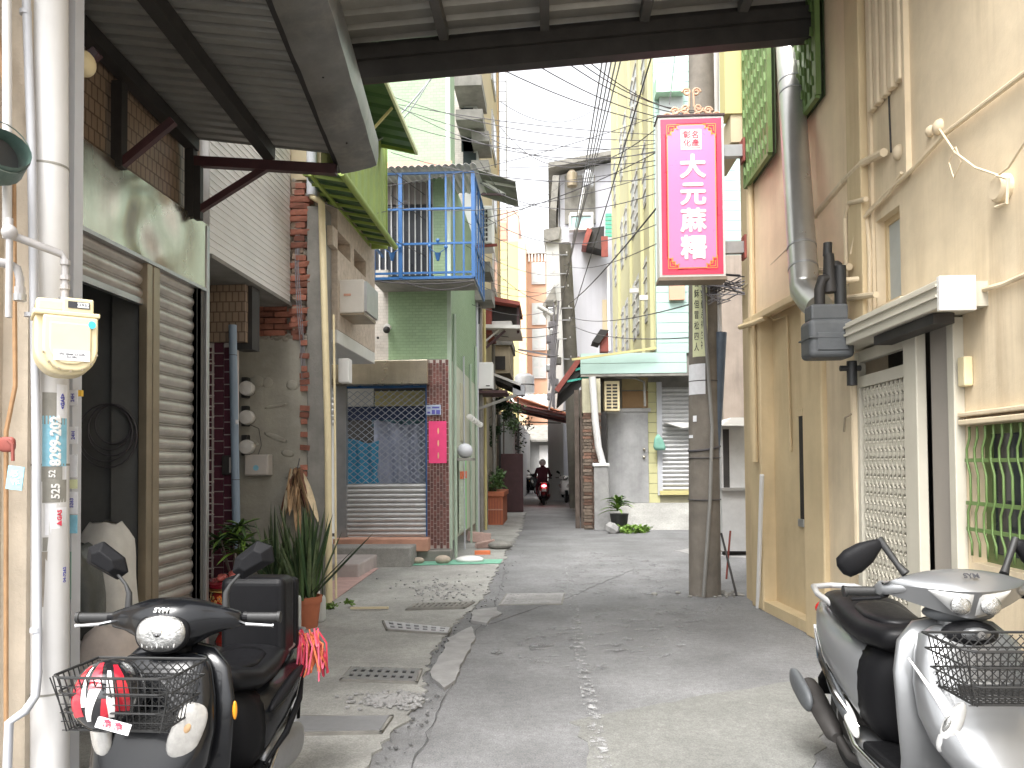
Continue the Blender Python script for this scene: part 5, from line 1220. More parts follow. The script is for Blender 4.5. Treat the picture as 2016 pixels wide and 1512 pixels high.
# yellow planks between the openings (each a plank)
def planks(px0, px1, py0, py1, Y, m, pitch, pr=None):
    x0, x1, z0, z1 = RY(px0, py0, px1, py1, Y); n_ = max(1, round((z1 - z0) / pitch)); h_ = (z1 - z0) / n_
    me = mesh(M().box(0, x1 - x0, -.022, 0, .006, h_ - .004), m, name='plank')
    for k in range(n_): piece('plank', me, pr or mh, (x0, Y + .05, z0 + k * h_))
planks(1275, 1301, 752, 992, YM, m_yplank, .24); planks(1184, 1200, 810, 992, YM, m_yplank, .24); planks(1225, 1276, 738, 768, YM, mat('ochre_panel', (.34, .27, .14), .7), .4)
mp(1196, 811, 1277, 990, YM - .02, .05, 'steel_door', mat('brushed_zinc', (.38, .38, .38), .45, .22, 2.2, .2, 15, metal=.35, streak=.3), bevel=.01)
mp(1192, 804, 1281, 811, YM - .04, .06, 'door_frame', m_steel)
for py in (885, 900): q = pY(1268, py, YM - .05); M().ell(q, (.035, .03, .035), None, 10, 8).out('door_knob', m_stain, mh, smooth=True)
mp(1225, 770, 1276, 803, YM, .04, 'transom', mat('brown_board', (.28, .17, .08), .7))
mp(1294, 752, 1304, 975, YM - .02, .06, 'shutter_jamb', m_pvc)
x0, x1, z0, z1 = RY(1303, 762, 1400, 966, YM)
sh = M().box(x0, x1, YM + .03, YM + .045, z0, z1).out('shutter', m_slatg, mh); n_ = 24; h_ = (z1 - z0) / n_
sl = mesh(slatprof(x1 - x0, h_, 'x', .03), m_slatg, True, 'shutter_slat')
for k in range(n_): piece('shutter_slat', sl, sh, (x0, YM + .02, z0 + k * h_))
mp(1300, 966, 1400, 974, YM - .1, .12, 'shutter_sill', m_pale)
mp(1300, 974, 1400, 990, YM + .0, .05, 'plinth_band', mat('drab_render', (.28, .26, .18), .8))
# overhanging mint first floor
x0, x1, z0, z1 = RY(1143, 690, 1460, 735, YM - .8)
M().box(x0, x1, YM - .75, YM + .8, z0 + .0, z1 - .05).out('overhang', m_oldconc, mh)
planks(1143, 1352, 694, 735, YM - .85, m_mint, .25); planks(1290, 1460, 100, 694, YM - .85, m_mint, .235)
M().box(pY(1290, 400, YM).x, xb + 2.4, YM - .74, YM + 4, z1 - .05, 12).out('upper_mass', m_mint, mh)
M().bar(pY(1126, 708, YM - 1.0), pY(1292, 685, YM - 1.0), .05).out('flashing', m_pale, mh)
M().bar((x0, YM - .86, z0 - .04), (x1, YM - .86, z0 - .04), .05).out('drip_edge', m_oldconc, mh)
mp(1318, 552, 1348, 590, YM - .95, .1, 'window', m_pink)
mp(1292, 150, 1348, 180, YM - 1.2, .4, 'window_hood', mat('mint_hood', (.40, .60, .46), .6)); mp(1298, 180, 1345, 240, YM - .95, .08, 'window', m_frost)
# yellow-green long side wall with pilasters
XY = pY(1290, 500, YM).x - .01
M().box(XY, XY + .6, YM + .2, 31, zt_ + .6, 17.5).out('long_wall', m_ygreen, mh)
for y in (18.8, 20.6, 23.5, 27.5): M().box(XY - .09, XY, y, y + .5, zt_ + .6, 17.5).out('pilaster', m_ygreen, mh)
for z in (5.2, 8.3, 11.4):
    for y in (19.7, 21.6, 22.6, 24.8, 26.2, 28.8):
        f = M().box(XY - .03, XY + .0, y, y + .7, z, z + 1.7).out('window', m_lgrey, mh)
        M().box(XY - .04, XY - .03, y + .06, y + .64, z + .08, z + 1.62).out('pane', m_frost, f)
        for k in range(4): M().bar((XY - .05, y - .05, z + .3 + k * .4), (XY - .05, y + .75, z + .3 + k * .4), .03).out('bar', m_whitep, f)
for y, z in ((19.2, 5.6), (21.5, 6.3), (20.5, 13)): M().box(XY - .3, XY, y, y + .1, z, z + .12).out('spout', m_whitep, mh)
# outside AC, corner of lane roof, brick pier, wooden wall, post
x0, x1, z0, z1 = RY(1190, 750, 1220, 809, YM - .6)
ac = thing('air_conditioner', 'white louvred air conditioner on brackets beside the steel door', 'air conditioner', (x0, YM - .6, z0))
M().box(x0, x1, YM - .6, YM, z0, z1).out('casing', m_cream, ac, bevel=.01)
for i in range(2):
    for j in range(8): M().box(x0 + .05 + i * .14, x0 + .16 + i * .14, YM - .612, YM - .6, z0 + .06 + j * .075, z0 + .1 + j * .075).out('louvre', m_dark, ac)
M().bar((x0 - .2, YM - .4, z0 - .03), (x1, YM - .4, z0 - .03), .04).out('bracket', m_steel, ac)
M().tube([pY(1180, 742, YM - .5), pY(1250, 744, YM - .5), pY(1268, 752, YM - .5), pY(1270, 800, YM - .5)], .03, 8).out('hose', m_oldconc, label='pale hose arching over the air conditioner by the steel door', cat='hose', smooth='a')
# ramp
rp = [pY(1205, 1046, 17.3), pY(1470, 1046, 17.3)]
M().add([V(pY(1198, 900, 17.2).x, 17.2, 0), V(6, 17.2, 0), V(6, YM, 0), V(pY(1198, 900, 17.2).x, YM, 0), V(pY(1198, 900, 17.2).x, YM - .25, fl), V(6, YM - .25, fl), V(6, YM, fl), V(pY(1198, 900, 17.2).x, YM, fl)],
        [(0, 1, 5, 4), (4, 5, 6, 7), (0, 4, 7, 3), (1, 2, 6, 5), (0, 3, 2, 1), (3, 7, 6, 2)]).out('entrance_ramp', m_conc, label='pale cement ramp rising to the steel door of the mint house', cat='ramp')
ph = thing('brick_pier', 'narrow old brick pier at the right corner of the lane', 'pier', (1.0, 17.4, 0))
xa, xb, za, zb = RY(1148, 812, 1184, 1046, 17.3)
M().box(xa + .02, xb, 17.36, 17.9, 0, zb).out('core', m_mortar, ph)
m_bd = mat('sooty_brick', (.15, .085, .06), .9, .35, 9, .6, 60, rnd=.35); m_bd2 = mat('grimy_brick', (.17, .13, .10), .9, .35, 9, .6, 60, rnd=.3)
me1 = mesh(M().box(0, .19, -.05, 0, 0, .062), m_bd, name='brick'); me2 = mesh(M().box(0, .19, -.05, 0, 0, .062), m_bd2, name='brick'); random.seed(2)
k = 0; z = .03
while z < zb - .05:
    for c in range(2): piece('brick', me1 if (c == 1 and z < 1.6) or random.random() < .4 else me2, ph, (xa + .0 + c * .205 + (.0 if k % 2 else .02), 17.36 + random.uniform(-.015, .01), z))
    z += .075; k += 1
M().box(xa, xb, 17.34, 17.9, zb, pY(1160, 745, 17.3).z).out('wood_post', mat('ivory_board', (.45, .42, .3), .8, .2, 4, .2, 30, streak=.5), ph)
cp_ = thing('concrete_post', 'pale concrete gate post with a white cap before the steel door', 'post', (1.3, 17.1, 0))
xa, xb, za, zb = RY(1170, 918, 1198, 1046, 17.1)
M().poly([V(xa, 17.1, zb), V(xb, 17.1, zb), V(xb + .04, 17.1, 0), V(xa - .0, 17.1, 0)], (0, .3, 0)).out('shaft', m_conc2, cp_, bevel=.012); M().box(xa - .03, xb + .03, 17.07, 17.43, zb, zb + .07).out('cap', m_lett, cp_, bevel=.01)
M().tube([pY(1166, 742, 17.2), pY(1172, 830, 17.2), pY(1178, 880, 17.2), pY(1188, 918, 17.2)], .08, 10).out('bent_pipe', m_pvcw, label='bent pale pipe running down to the concrete gate post', cat='pipe', smooth='a')
ww = thing('wooden_lean_to', 'dark weathered plank wall and lean-to roof at the right side of the lane', 'lean-to', (.9, 20, 0))
xw0 = pY(1150, 900, 17.6).x
random.seed(6)
for k in range(18):
    y = 17.7 + k * .42; h_ = 2.75 + random.uniform(-.08, .08); M().box(.80 + random.uniform(-.02, .02), .86, y, y + .39, .0, h_).out('plank', m_wood, ww)
M().box(.86, 1.3, 17.75, 25.2, 0, 2.7).out('core', m_dark, ww)
for k, x in enumerate((.55, .68)): M().box(x, x + .1, 17.6 - k * .02 + .1, 17.8, 0, 3.2).out('post', m_wood, ww)
qa, qb = pY(1098, 770, 18), pY(1145, 705, 18)
M().poly([qa, qb, qb + V(.3, 0, 0), qb + V(.3, 0, -.1), qa + V(0, 0, -.1)], (0, 4.5, 0)).out('roof', m_dark, ww)
M().bar(qa + V(-.03, -.03, .0), qb + V(-.03, -.03, .0), .09, .12).out('red_roof_edge', m_red, ww)
for t in (.35, .7): q = qa.lerp(qb, t); M().bar(q + V(.02, -.02, -.05), V(qb.x + .25, 17.98, q.z + .06), .05).out('green_batten', mat('teal_paint', (.05, .35, .28), .5), ww)
# far utility pole with wires and gear
fp_ = thing('utility_pole', 'far concrete utility pole crowded with cable clamps, before the lavender house', 'utility pole', (.6, 24, 0))
M().tube([pY(1138, 1000, 24), pY(1112, 480, 24)], [.26, .19], 14).out('shaft', mat('far_pole_concrete', (.13, .12, .10), .85, .25, 3, .4, 50), fp_, smooth='a')
random.seed(10)
for k in range(7):
    py = 500 + k * 33 + random.uniform(-8, 8); q = pY(1100 + k * 1.4, py, 23.8)
    a_ = M().bar(q + V(-.1 - .25 * random.random(), 0, 0), q + V(.1 + .3 * random.random(), 0, random.uniform(-.03, .03)), .025).out('crossarm', m_steel, fp_)
    for dx in (-.18, .25): M().lathe([(0, -.02), (.025, -.015), (.025, .0), (.012, .015), (.025, .03), (.0, .05)], q + V(dx, 0, .05), 8).out('insulator', m_lett, a_)
for k in range(14):
    q = pY(1090 + random.uniform(-8, 8), 600 + k * 14, 23.9); M().box(q.x - .12, q.x + .12, 23.7, 24, q.z - .1, q.z + .12).out('splice_box', random.choice((m_oldconc, m_steel, m_wireg)), fp_, bevel=.03)
for k in range(10):
    a_ = pY(1092 + random.uniform(-6, 8), 560 + random.uniform(0, 120), 23.7); b_ = pY(1088 + random.uniform(-10, 10), 720 + random.uniform(0, 90), 23.7)
    M().tube(sag(a_, b_, random.uniform(-.1, .2), 6), .03, 6).out('hanging_cable', m_wireg, fp_, smooth='a')
M().tube([pY(1060, 603, 23), pY(1088, 620, 23)], .07, 10).out('street_light', m_lett, fp_, smooth='a')
# lavender house
lh = thing('lavender_house', 'tall pale lavender house with sloping dark roof edge, right of the lane', 'building', (3, 34, 0))
YL = 33
x0, x1, z0, z1 = RY(1100, 330, 1215, 900, YL)
M().poly([V(x0 + .1, YL, 0), V(x1, YL, 0), V(x1, YL, pY(1205, 318, YL).z), V(x0 + .1, YL, pY(1110, 345, YL).z)], (0, 8, 0)).out('wall', m_laven, lh)
M().poly([V(x0 - .4, YL - .6, pY(1090, 330, YL).z), V(x1, YL - .6, pY(1205, 305, YL).z), V(x1, YL - .6, pY(1205, 313, YL).z), V(x0 - .4, YL - .6, pY(1090, 341, YL).z)], (0, 9, 0)).out('roof', m_oldconc, lh)
M().poly([pY(1088, 345, YL - .6), pY(1101, 345, YL - .6), pY(1095, 415, YL - .6), pY(1083, 410, YL - .6)], (0, 4, 0)).out('roof_wing', m_oldconc, lh)
lp = lambda a, b, c, d, Y, dd, n_, m, **k: panel(a, b, c, d, Y, dd, n_, m, parent=lh, **k)
lp(1112, 345, 1172, 440, YL - .08, .1, 'open_loft', m_oldconc)
lp(1122, 418, 1168, 424, YL - .5, .4, 'balcony_rail', m_lett); lp(1125, 427, 1165, 448, YL - .45, .05, 'teal_panel', mat('teal_glass', (.35, .52, .52), .3)); lp(1120, 448, 1168, 452, YL - .5, .4, 'balcony_floor', m_lett)
lp(1120, 424, 1124, 450, YL - .5, .05, 'balcony_post', m_lett); lp(1164, 424, 1168, 450, YL - .5, .05, 'balcony_post', m_lett)
for px in (1126, 1158):
    q = pY(px, 352, YL - .6); M().lathe([(0, -.35), (.22, -.33), (.24, .2), (.12, .35), (0, .38)], q, 14).out('rooftop_tank', m_pvc if px > 1150 else m_brass, lh, smooth='a')
M().tube([pY(1140, 420, YL - .6), pY(1147, 385, YL - .6), pY(1150, 368, YL - .6)], .06, 8).out('vent_pipe', m_lett, lh)
q0, q1 = pY(1150, 480, YL - 1), pY(1205, 455, YL - 1)
M().poly([pY(1147, 482, YL - 1), pY(1160, 450, YL - 1), pY(1190, 445, YL - 1), pY(1188, 492, YL - 1)], (0, 1, 0)).out('window_awning', m_dark, lh)
M().poly([pY(1146, 482, YL - 1.2), pY(1155, 484, YL - 1.2), pY(1166, 452, YL - 1.2), pY(1156, 448, YL - 1.2)], (0, 1, 0)).out('red_shutter', m_red, lh)
for k in range(6): lp(1192, 420 + k * 8, 1208, 426 + k * 8, YL - 1.4, .1, 'green_louvre', mat('jade_louvre', (.1, .42, .28), .5))
lp(1184, 465, 1197, 505, YL - 1.5, .1, 'red_shutter', m_red)
lp(1196, 520, 1201, 690, YL - .3, .2, 'downpipe', m_lett); lp(1186, 590, 1195, 660, YL - .1, .1, 'ochre_strip', m_beige)
lp(1182, 655, 1198, 692, YL - 12, .4, 'brick_chimney', m_red); 
M().poly([pY(1166, 672, 20.9), pY(1182, 648, 20.9), pY(1199, 650, 20.9), pY(1180, 676, 20.9)], (0, .8, 0)).out('chimney_hood', m_dark, lh)
# far side grey shed between pole and lavender house
gsd = thing('grey_shack', 'grey tin shack wall with hanging cloth beside the far utility pole', 'shack', (.2, 30, 0))
x0, x1, z0, z1 = RY(1072, 450, 1098, 900, 31); M().box(x0 + .1, x1 + .2, 31, 34, 0, z1).out('wall', m_lgrey, gsd)
M().poly([pY(1070, 452, 30.8), pY(1104, 446, 30.8), pY(1100, 470, 30.8), pY(1074, 476, 30.8)], (0, 2, 0)).out('awning', m_oldconc, gsd)
M().poly([pY(1068, 600, 30.8), pY(1092, 560, 30.8), pY(1096, 590, 30.8), pY(1076, 612, 30.8)], (0, 2, 0)).out('awning', m_oldconc, gsd)

# ================================================================== side alley behind the pole, right
sa = thing('side_alley_house', 'shaded brown grey house wall in the side alley between pole and cream column', 'building', (3.2, 12.4, 0))
YS = 12.6
x0, x1, z0, z1 = RY(1422, 545, 1500, 1100, YS)
M().box(x0 + .02, 6, YS, YS + 3, 0, 4.9).out('wall', mat('stained_tan', (.30, .25, .21), .8, .2, 1.5, .2, 20, streak=.6), sa)
sp_ = lambda a, b, c, d, Y, dd, n_, m, **k: panel(a, b, c, d, Y, dd, n_, m, parent=sa, **k)
sp_(1421, 840, 1470, 1085, YS - .25, .25, 'steel_cabinet', m_slatg); sp_(1421, 960, 1475, 966, YS - .32, .3, 'cabinet_shelf', m_steel)
sp_(1424, 845, 1436, 960, YS - .26, .02, 'cabinet_edge', m_dark)
M().poly([pY(1418, 838, YS - .6), pY(1475, 838, YS - .6), pY(1475, 822, YS - .6), pY(1440, 822, YS - .6)], (0, .6, 0)).out('canopy', m_whitep, sa)
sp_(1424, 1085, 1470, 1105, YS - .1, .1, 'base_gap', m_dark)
M().tube([pY(1430, 1140, 9.6), pY(1438, 1045, 9.6)], .012, 6).out('red_stand', m_red, label='thin dark red stand leaning in the side alley behind the pole', cat='stand')

# ================================================================== near utility pole with sheathed cables
base = pZ(1388, 1171); YP = base.y
up_ = thing('utility_pole', 'big concrete utility pole at the right edge of the lane near the pink sign', 'utility pole', base)
tp = pY(1380, 40, YP); top = base + (tp - base) * 1.35
M().tube([base, base.lerp(top, .25), base.lerp(top, .5), top], [.178, .168, .155, .125], 28).out('shaft', mat('pole_concrete', (.17, .15, .125), .85, .3, 3, .4, 50, streak=.6, scol=(.11, .095, .08)), up_, smooth='a')
def pole_r(z): t = z / top.z; return .178 - .053 * t
def pole_x(z): return base.x + (top.x - base.x) * z / top.z
def curved_on_pole(px0, py0, px1, py1, m, name):
    xa, xb, za, zb = RY(px0, py0, px1, py1, YP - .15); r0 = pole_r(za) + .007; ax = pole_x((za + zb) / 2); n_ = 10; vs = []
    a0, a1 = [math.asin(max(-.99, min(.99, (x - ax) / r0))) for x in (xa, xb)]
    for i in range(n_ + 1):
        a_ = a0 + (a1 - a0) * i / n_
        for z in (za, zb): r = pole_r(z) + .008; vs.append(V(pole_x(z) + r * math.sin(a_), YP - r * math.cos(a_), z))
    M().add(vs, [(2 * i, 2 * i + 2, 2 * i + 3, 2 * i + 1) for i in range(n_)]).out(name, m, up_, smooth=True)
    return a0, a1, za, zb
curved_on_pole(1365, 548, 1392, 702, m_pyel, 'yellow_poster')
for i, ch in enumerate('目穌但冒松四人'):
    q = pY(1371.5, 558 + i * 21, YP - .185); text(ch, .10, m_ink, up_, (q.x, YP - pole_r(2.6) - .016, q.z), squash=(.55, 1), name='poster_letter', bold=.012)
for i, ch in enumerate('信我們永得生福'):
    q = pY(1384.5, 560 + i * 20, YP - .175); text(ch, .10, m_ink, up_, (q.x, YP - pole_r(2.6) + .0, q.z), rot=(R(90), 0, R(12)), squash=(.5, 1), name='poster_letter', bold=.004)
curved_on_pole(1360, 716, 1388, 776, m_paper, 'torn_paper')
curved_on_pole(1366, 818, 1372, 830, m_paper, 'torn_paper'); curved_on_pole(1360, 856, 1366, 862, m_paper, 'torn_paper')
for z_ in (2.42, 1.66, 1.55): # straps
    r = pole_r(z_) + .008; M().tube([V(pole_x(z_) + r * math.cos(a * math.pi / 12), YP + r * math.sin(a * math.pi / 12), z_ + (.03 * math.sin(a * math.pi / 12 + 1) if z_ == 1.66 else 0)) for a in range(25)], .012 if z_ == 1.66 else .005, 6).out('strap', m_wire, up_, smooth='a')
z_ = 1.08; r = pole_r(z_) + .01; M().tube([V(pole_x(z_) + r * math.cos(a * math.pi / 12), YP + r * math.sin(a * math.pi / 12), z_) for a in range(25)], .006, 6).out('strap', m_wire, up_)
# dark conduits beside it
M().tube([pY(1402, 1168, YP + .05), pY(1418, 660, YP + .05)], .018, 8).out('conduit', m_dark, up_, smooth='a')
M().tube([pY(1385, 1175, YP - .25), pY(1398, 985, YP - .22), pY(1402, 840, YP - .2), pY(1388, 640, YP - .2), pY(1385, 560, YP - .18)], .02, 8).out('conduit', mat('grey_conduit', (.22, .215, .20), .6), up_, smooth='a')
M().tube([pY(1415, 1168, YP), pY(1408, 900, YP), pY(1396, 700, YP)], .012, 8).out('conduit', m_dark, up_, smooth='a')
M().tube([pY(1418, 655, YP - .05), pY(1414, 780, YP - .05), pY(1408, 930, YP - .05)], [.075, .06, .035], 10).out('cable_cover', mat('blue_grey_sheath', (.075, .10, .135), .5, .2, 6, .4, 20), up_, smooth='a')
M().tube([pY(1416, 655, YP - .05), pY(1414, 545, YP - .05)], .028, 8).out('white_conduit', m_pvcw, up_, smooth='a')
M().tube([pY(1402, 830, YP), pY(1412, 1165, YP + .1)], .014, 8).out('conduit', m_dark, up_)
M().tube([pY(1420, 1050, YP), pY(1450, 1172, YP - .4)], .013, 8).out('guy_rod', m_dark, up_)
M().tube([pY(1405, 100, YP), pY(1406, 230, YP)], .06, 10).out('white_conduit', m_pvcw, up_, smooth='a')
random.seed(21)
for k in range(16):
    a_ = pY(1400 + random.uniform(-8, 20), 560 + random.uniform(-12, 30), YP - .2); pts = [a_ + V(random.uniform(-.09, .12), random.uniform(-.06, .06), random.uniform(-.1, .12)) for _ in range(4)]
    M().tube([a_, *pts, pY(1455 + random.uniform(-5, 20), 560 + random.uniform(-20, 20), YP - .3)], .007, 6).out('tangled_cable', m_wire if k % 3 else m_wireg, up_, smooth='a')
random.seed(3); g = M()
for k in range(60): s_ = random.uniform(.01, .04); g.ell((base.x + random.gauss(.15, .2), base.y + random.gauss(0, .1), .01), (s_, s_, s_ * .5), None, 6, 4)
g.out('pole_rubble', m_oldconc, kind='stuff', label='crumbs of rubble around the foot of the near pole')

# ================================================================== hanging shop sign
YB = 7.85
sx0, sx1, sz0, sz1 = RY(1297, 229, 1427, 545, YB)
sg = thing('shop_sign', 'tall pink and red vertical lightbox sign with four white Chinese characters hanging over the lane', 'sign', ((sx0 + sx1) / 2, YB + .1, sz0))
M().box(sx0, sx1, YB, YB + .22, sz0, sz1).out('case', m_whitep, sg, bevel=.006)
M().box(sx0 - .01, sx1 + .01, YB - .01, YB + .23, sz0 - .035, sz0 - .001).out('bottom_trim', mat('brown_trim', (.25, .2, .15), .5, metal=.4), sg)
M().box(sx0 - .01, sx1 + .01, YB - .012, YB + .23, sz1 + .001, sz1 + .02).out('top_trim', m_dred, sg)
W, H = sx1 - sx0, sz1 - sz0
def fl_(u0, v0, u1, v1, lv, m, name='film'):
    return M().box(sx0 + u0, sx0 + u1, YB - .002 - .0015 * lv, YB - .0005 - .0015 * (lv - 1), sz0 + v0, sz0 + v1).out(name, m, sg)
e = .025
fl_(e, e, W - e, H - e, 1, m_sign_r, 'red_film')
def notch(ins, c, lv, m, name, st=3):
    """panel with stepped corners"""
    x0, x1, z0, z1 = sx0 + ins, sx1 - ins, sz0 + ins, sz1 - ins; pts = []
    def corner(cx_, cz_, sx_, sz_, order):
        p = [(cx_, cz_ + sz_ * c)]
        for i in range(st): a = c * (i + 1) / st; b = c * (st - i) / st; p += [(cx_ + sx_ * a * .999, cz_ + sz_ * b), (cx_ + sx_ * a * .999, cz_ + sz_ * (b - c / st))]
        return p if order else list(reversed(p))
    pts += corner(x0, z0, 1, 1, True); pts += corner(x1, z0, -1, 1, False); pts += corner(x1, z1, -1, -1, True); pts += corner(x0, z1, 1, -1, False)
    y1_ = YB - .0005 - .0015 * (lv - 1)
    return M().poly([V(x, y1_, z) for x, z in pts], (0, -.0015, 0)).out(name, m, sg)
notch(.075, .11, 2, m_sign_o, 'orange_border'); notch(.081, .105, 3, m_sign_r, 'red_border'); notch(.088, .10, 4, m_sign_o, 'orange_border'); notch(.096, .10, 5, m_sign_p, 'pink_panel')
yk = YB - .0125
def key(cx_, cz_, sx_, sz_):
    mb = M(); w_ = .0055
    for path in (((.0, .13), (.0, 0), (.13, 0)), ((.018, .075), (.018, .018), (.075, .018), (.075, .045), (.045, .045), (.045, .1)), ((.1, .018), (.1, .045), (.12, .045)), ((.018, .1), (.045, .1), (.045, .12))):
        for (a_, b_), (c__, d__) in zip(path, path[1:]):
            mb.bar((cx_ + sx_ * a_, yk, cz_ + sz_ * b_), (cx_ + sx_ * c__, yk, cz_ + sz_ * d__), w_, .002, (0, 1, 0))
    mb.out('key_fret', m_sign_o, sg)
i_ = .088
key(sx0 + i_, sz0 + i_, 1, 1); key(sx1 - i_, sz0 + i_, -1, 1); key(sx0 + i_, sz1 - i_, 1, -1); key(sx1 - i_, sz1 - i_, -1, -1)
mcol = sx0 + W * .5
for i, ch in enumerate('大元蔴糬'):
    text(ch, .275, m_lett, sg, (mcol + .012, YB - .0115, sz1 - H * .325 - i * H * .168), name='sign_letter', bold=.035, squash=(.98, .93))
sq = .105
cxs, czs = mcol - .0, sz1 - .245
M().box(cxs - sq, cxs + sq, YB - .0105, YB - .008, czs - sq, czs + sq).out('seal_frame', m_lett, sg)
M().box(cxs - sq + .014, cxs + sq - .014, YB - .0115, YB - .0105, czs - sq + .014, czs + sq - .014).out('seal_red', m_inkr, sg)
M().box(cxs - sq + .019, cxs + sq - .019, YB - .0125, YB - .0115, czs - sq + .019, czs + sq - .019).out('seal_ground', mat('seal_pink', (.80, .62, .60), .4), sg)
for ch, dx, dz_ in (('名', .042, .042), ('產', .042, -.042), ('彰', -.042, .042), ('化', -.042, -.042)): text(ch, .082, m_inkr, sg, (cxs + dx, YB - .0135, czs + dz_), name='seal_letter', bold=.01)
for zz in (pY(1440, 291, YB).z, pY(1440, 483, YB).z):
    M().box(sx1, sx1 + .21, YB + .06, YB + .14, zz - .06, zz + .06).out('bracket_arm', m_steel, sg); M().box(sx1 + .2, sx1 + .222, YB + .03, YB + .17, zz - .12, zz + .12).out('wall_plate', m_red, sg)
# scrollwork on top
def scroll(cx_, cz_, r, s_, turns=1.4, flip=1):
    return [V(cx_ + s_ * (r * (1 - t / 26 * .75)) * math.cos(t / 26 * turns * 2 * math.pi) , YB + .1, cz_ + flip * (r * (1 - t / 26 * .75)) * math.sin(t / 26 * turns * 2 * math.pi)) for t in range(27)]
for s_ in (-1, 1):
    for (dx, dz_, r, fl) in ((.05, .30, .045, 1), (.07, .13, .05, -1), (.17, .10, .045, 1), (.25, .05, .038, 1), (.05, .05, .035, 1)):
        M().tube(scroll(mcol + .03 + s_ * dx, sz1 + dz_, r, s_, flip=fl), .011, 7).out('scroll', mat('peach_iron', (.55, .33, .22), .6), sg, smooth='a')
    M().tube([V(mcol + .03 + s_ * .02, YB + .1, sz1 + .32), V(mcol + .03 + s_ * .025, YB + .1, sz1 + .15), V(mcol + .03 + s_ * .12, YB + .1, sz1 + .1), V(mcol + .03 + s_ * .3, YB + .1, sz1 + .02)], .011, 7).out('scroll', mat('peach_iron', (.5, .3, .2)), sg, smooth='a')

# ================================================================== overhead wires (each its own)
def wire(a, b, s_, label, r=.007, m=m_wire, g='overhead wires across the lane'):
    M().tube(sag(a, b, s_), r * .8, 5).out('overhead_wire', m, label=label, cat='wire', group=g, smooth='a')
A_ = 'thin dark cable slung across the sky between the green house and the pink sign'
LBL = ['uppermost dark cable from the left roof to the top of the pink sign', 'dark cable just under the uppermost one, meeting the sign beside its seal', 'straightest of the dark cables reaching the upper part of the pink sign', 'deepest sagging of the upper cables reaching the pink sign', 'cable rising from the blue cage to the very top of the pink sign', 'short nearly level cable from the cage corner to the middle of the sign', 'short cable rising from beyond the tin awning to the sign', 'lowest cable from the blue cage, meeting the lower half of the sign']
for i, (p, q, s_) in enumerate((((705, 165, 9), (1385, 272, 9), .25), ((705, 180, 9), (1385, 283, 9), .3), ((705, 190, 9), (1385, 268, 9), .1), ((707, 215, 9), (1385, 262, 9.2), .35), ((735, 370, 10.8), (1290, 230, 9), .1), ((1000, 330, 12), (1290, 298, 9), .05), ((985, 355, 14), (1292, 325, 9), .1), ((720, 400, 10.8), (1292, 342, 9), .25))):
    wire(pY(*p), pY(*q), s_, LBL[i], .006)
B_ = ['rightmost cable fanning up from the near pole to the canopy beam', 'second cable from the right in the fan above the pink sign', 'middle cable of the fan rising from the near pole', 'longest cable of the fan, reaching farthest left along the beam', 'fourth cable from the right in the fan above the pink sign']
for i, (p, q) in enumerate((((1380, 222, YP), (1160, 122, 6.6)), ((1380, 218, YP), (1140, 122, 6.6)), ((1380, 226, YP), (1120, 126, 6.6)), ((1380, 250, YP), (985, 135, 6.6)), ((1380, 240, YP), (1060, 130, 6.6)))): wire(pY(*p), pY(*q), .12, B_[i], .006, m_wire, 'wires fanning from the near pole')
Cc = 'faint grey cable running down the lane toward the far pole'
for i in range(5): wire(pY(1222 - i * 9, 118, 9), pY(1118 - i * 4, 520 + i * 25, 24), .1, ('rightmost', 'second from right', 'middle', 'second from left', 'leftmost')[i] + ' of five near parallel grey cables dropping to the far pole', .012, m_wireg, 'wires to the far pole')
wire(pY(1283, 110, 8), pY(1120, 640, 23), .05, 'long dark diagonal cable from the canopy beam down to the far pole', .012)
wire(pY(1292, 410, 9), pY(1118, 600, 23), .1, 'dark diagonal cable from the pink sign down to the far pole', .014)
wire(pY(1330, 100, 9), pY(1318, 205, 8), .0, 'short steep cable dropping from the beam to the sign scrollwork', .006)
wire(pY(1125, 625, 23), pY(1355, 600, YP), .15, 'thin low cable from the far pole past the yellow green wall', .01)
wire(pY(1125, 640, 23), pY(1355, 665, YP), .15, 'lowest thin cable from the far pole to the near pole', .01)
wire(pY(705, 178, 7.4), pY(760, 360, 11), .05, 'dark cable running back along the green awning', .006)
wire(pY(740, 270, 9.5), pY(860, 140, 9.0), .05, 'thick pale grey cable rising from the green roof to the canopy beam', .014, m_pvc)
wire(pY(738, 280, 9.5), pY(850, 150, 9.0), .12, 'second pale grey cable twisting beside the thick one above the green roof', .011, m_pvc)
wire(pY(625, 345, 7.5), pY(765, 395, 10.9), .05, 'slack cable under the lime awning', .006)
wire(pY(640, 400, 7.6), pY(800, 395, 10.9), .15, 'black cable crossing to the blue balcony cage', .006)
for i, (p, q) in enumerate((((975, 640, 17.4), (1100, 640, 23.7)), ((975, 660, 17.4), (1100, 655, 23.7)), ((1012, 690, 18), (1100, 700, 23.7)))): wire(pY(*p), pY(*q), .1, ('upper', 'middle', 'lower')[i] + ' short cable strung between the jutting shed and the far pole', .012, m_wire, 'short cables by the far pole')
M().bar(pY(1020, 688, 22), pY(1088, 700, 22), .05).out('washing_pole', m_wireg, label='grey washing pole spanning the lane below the far cables', cat='pole')

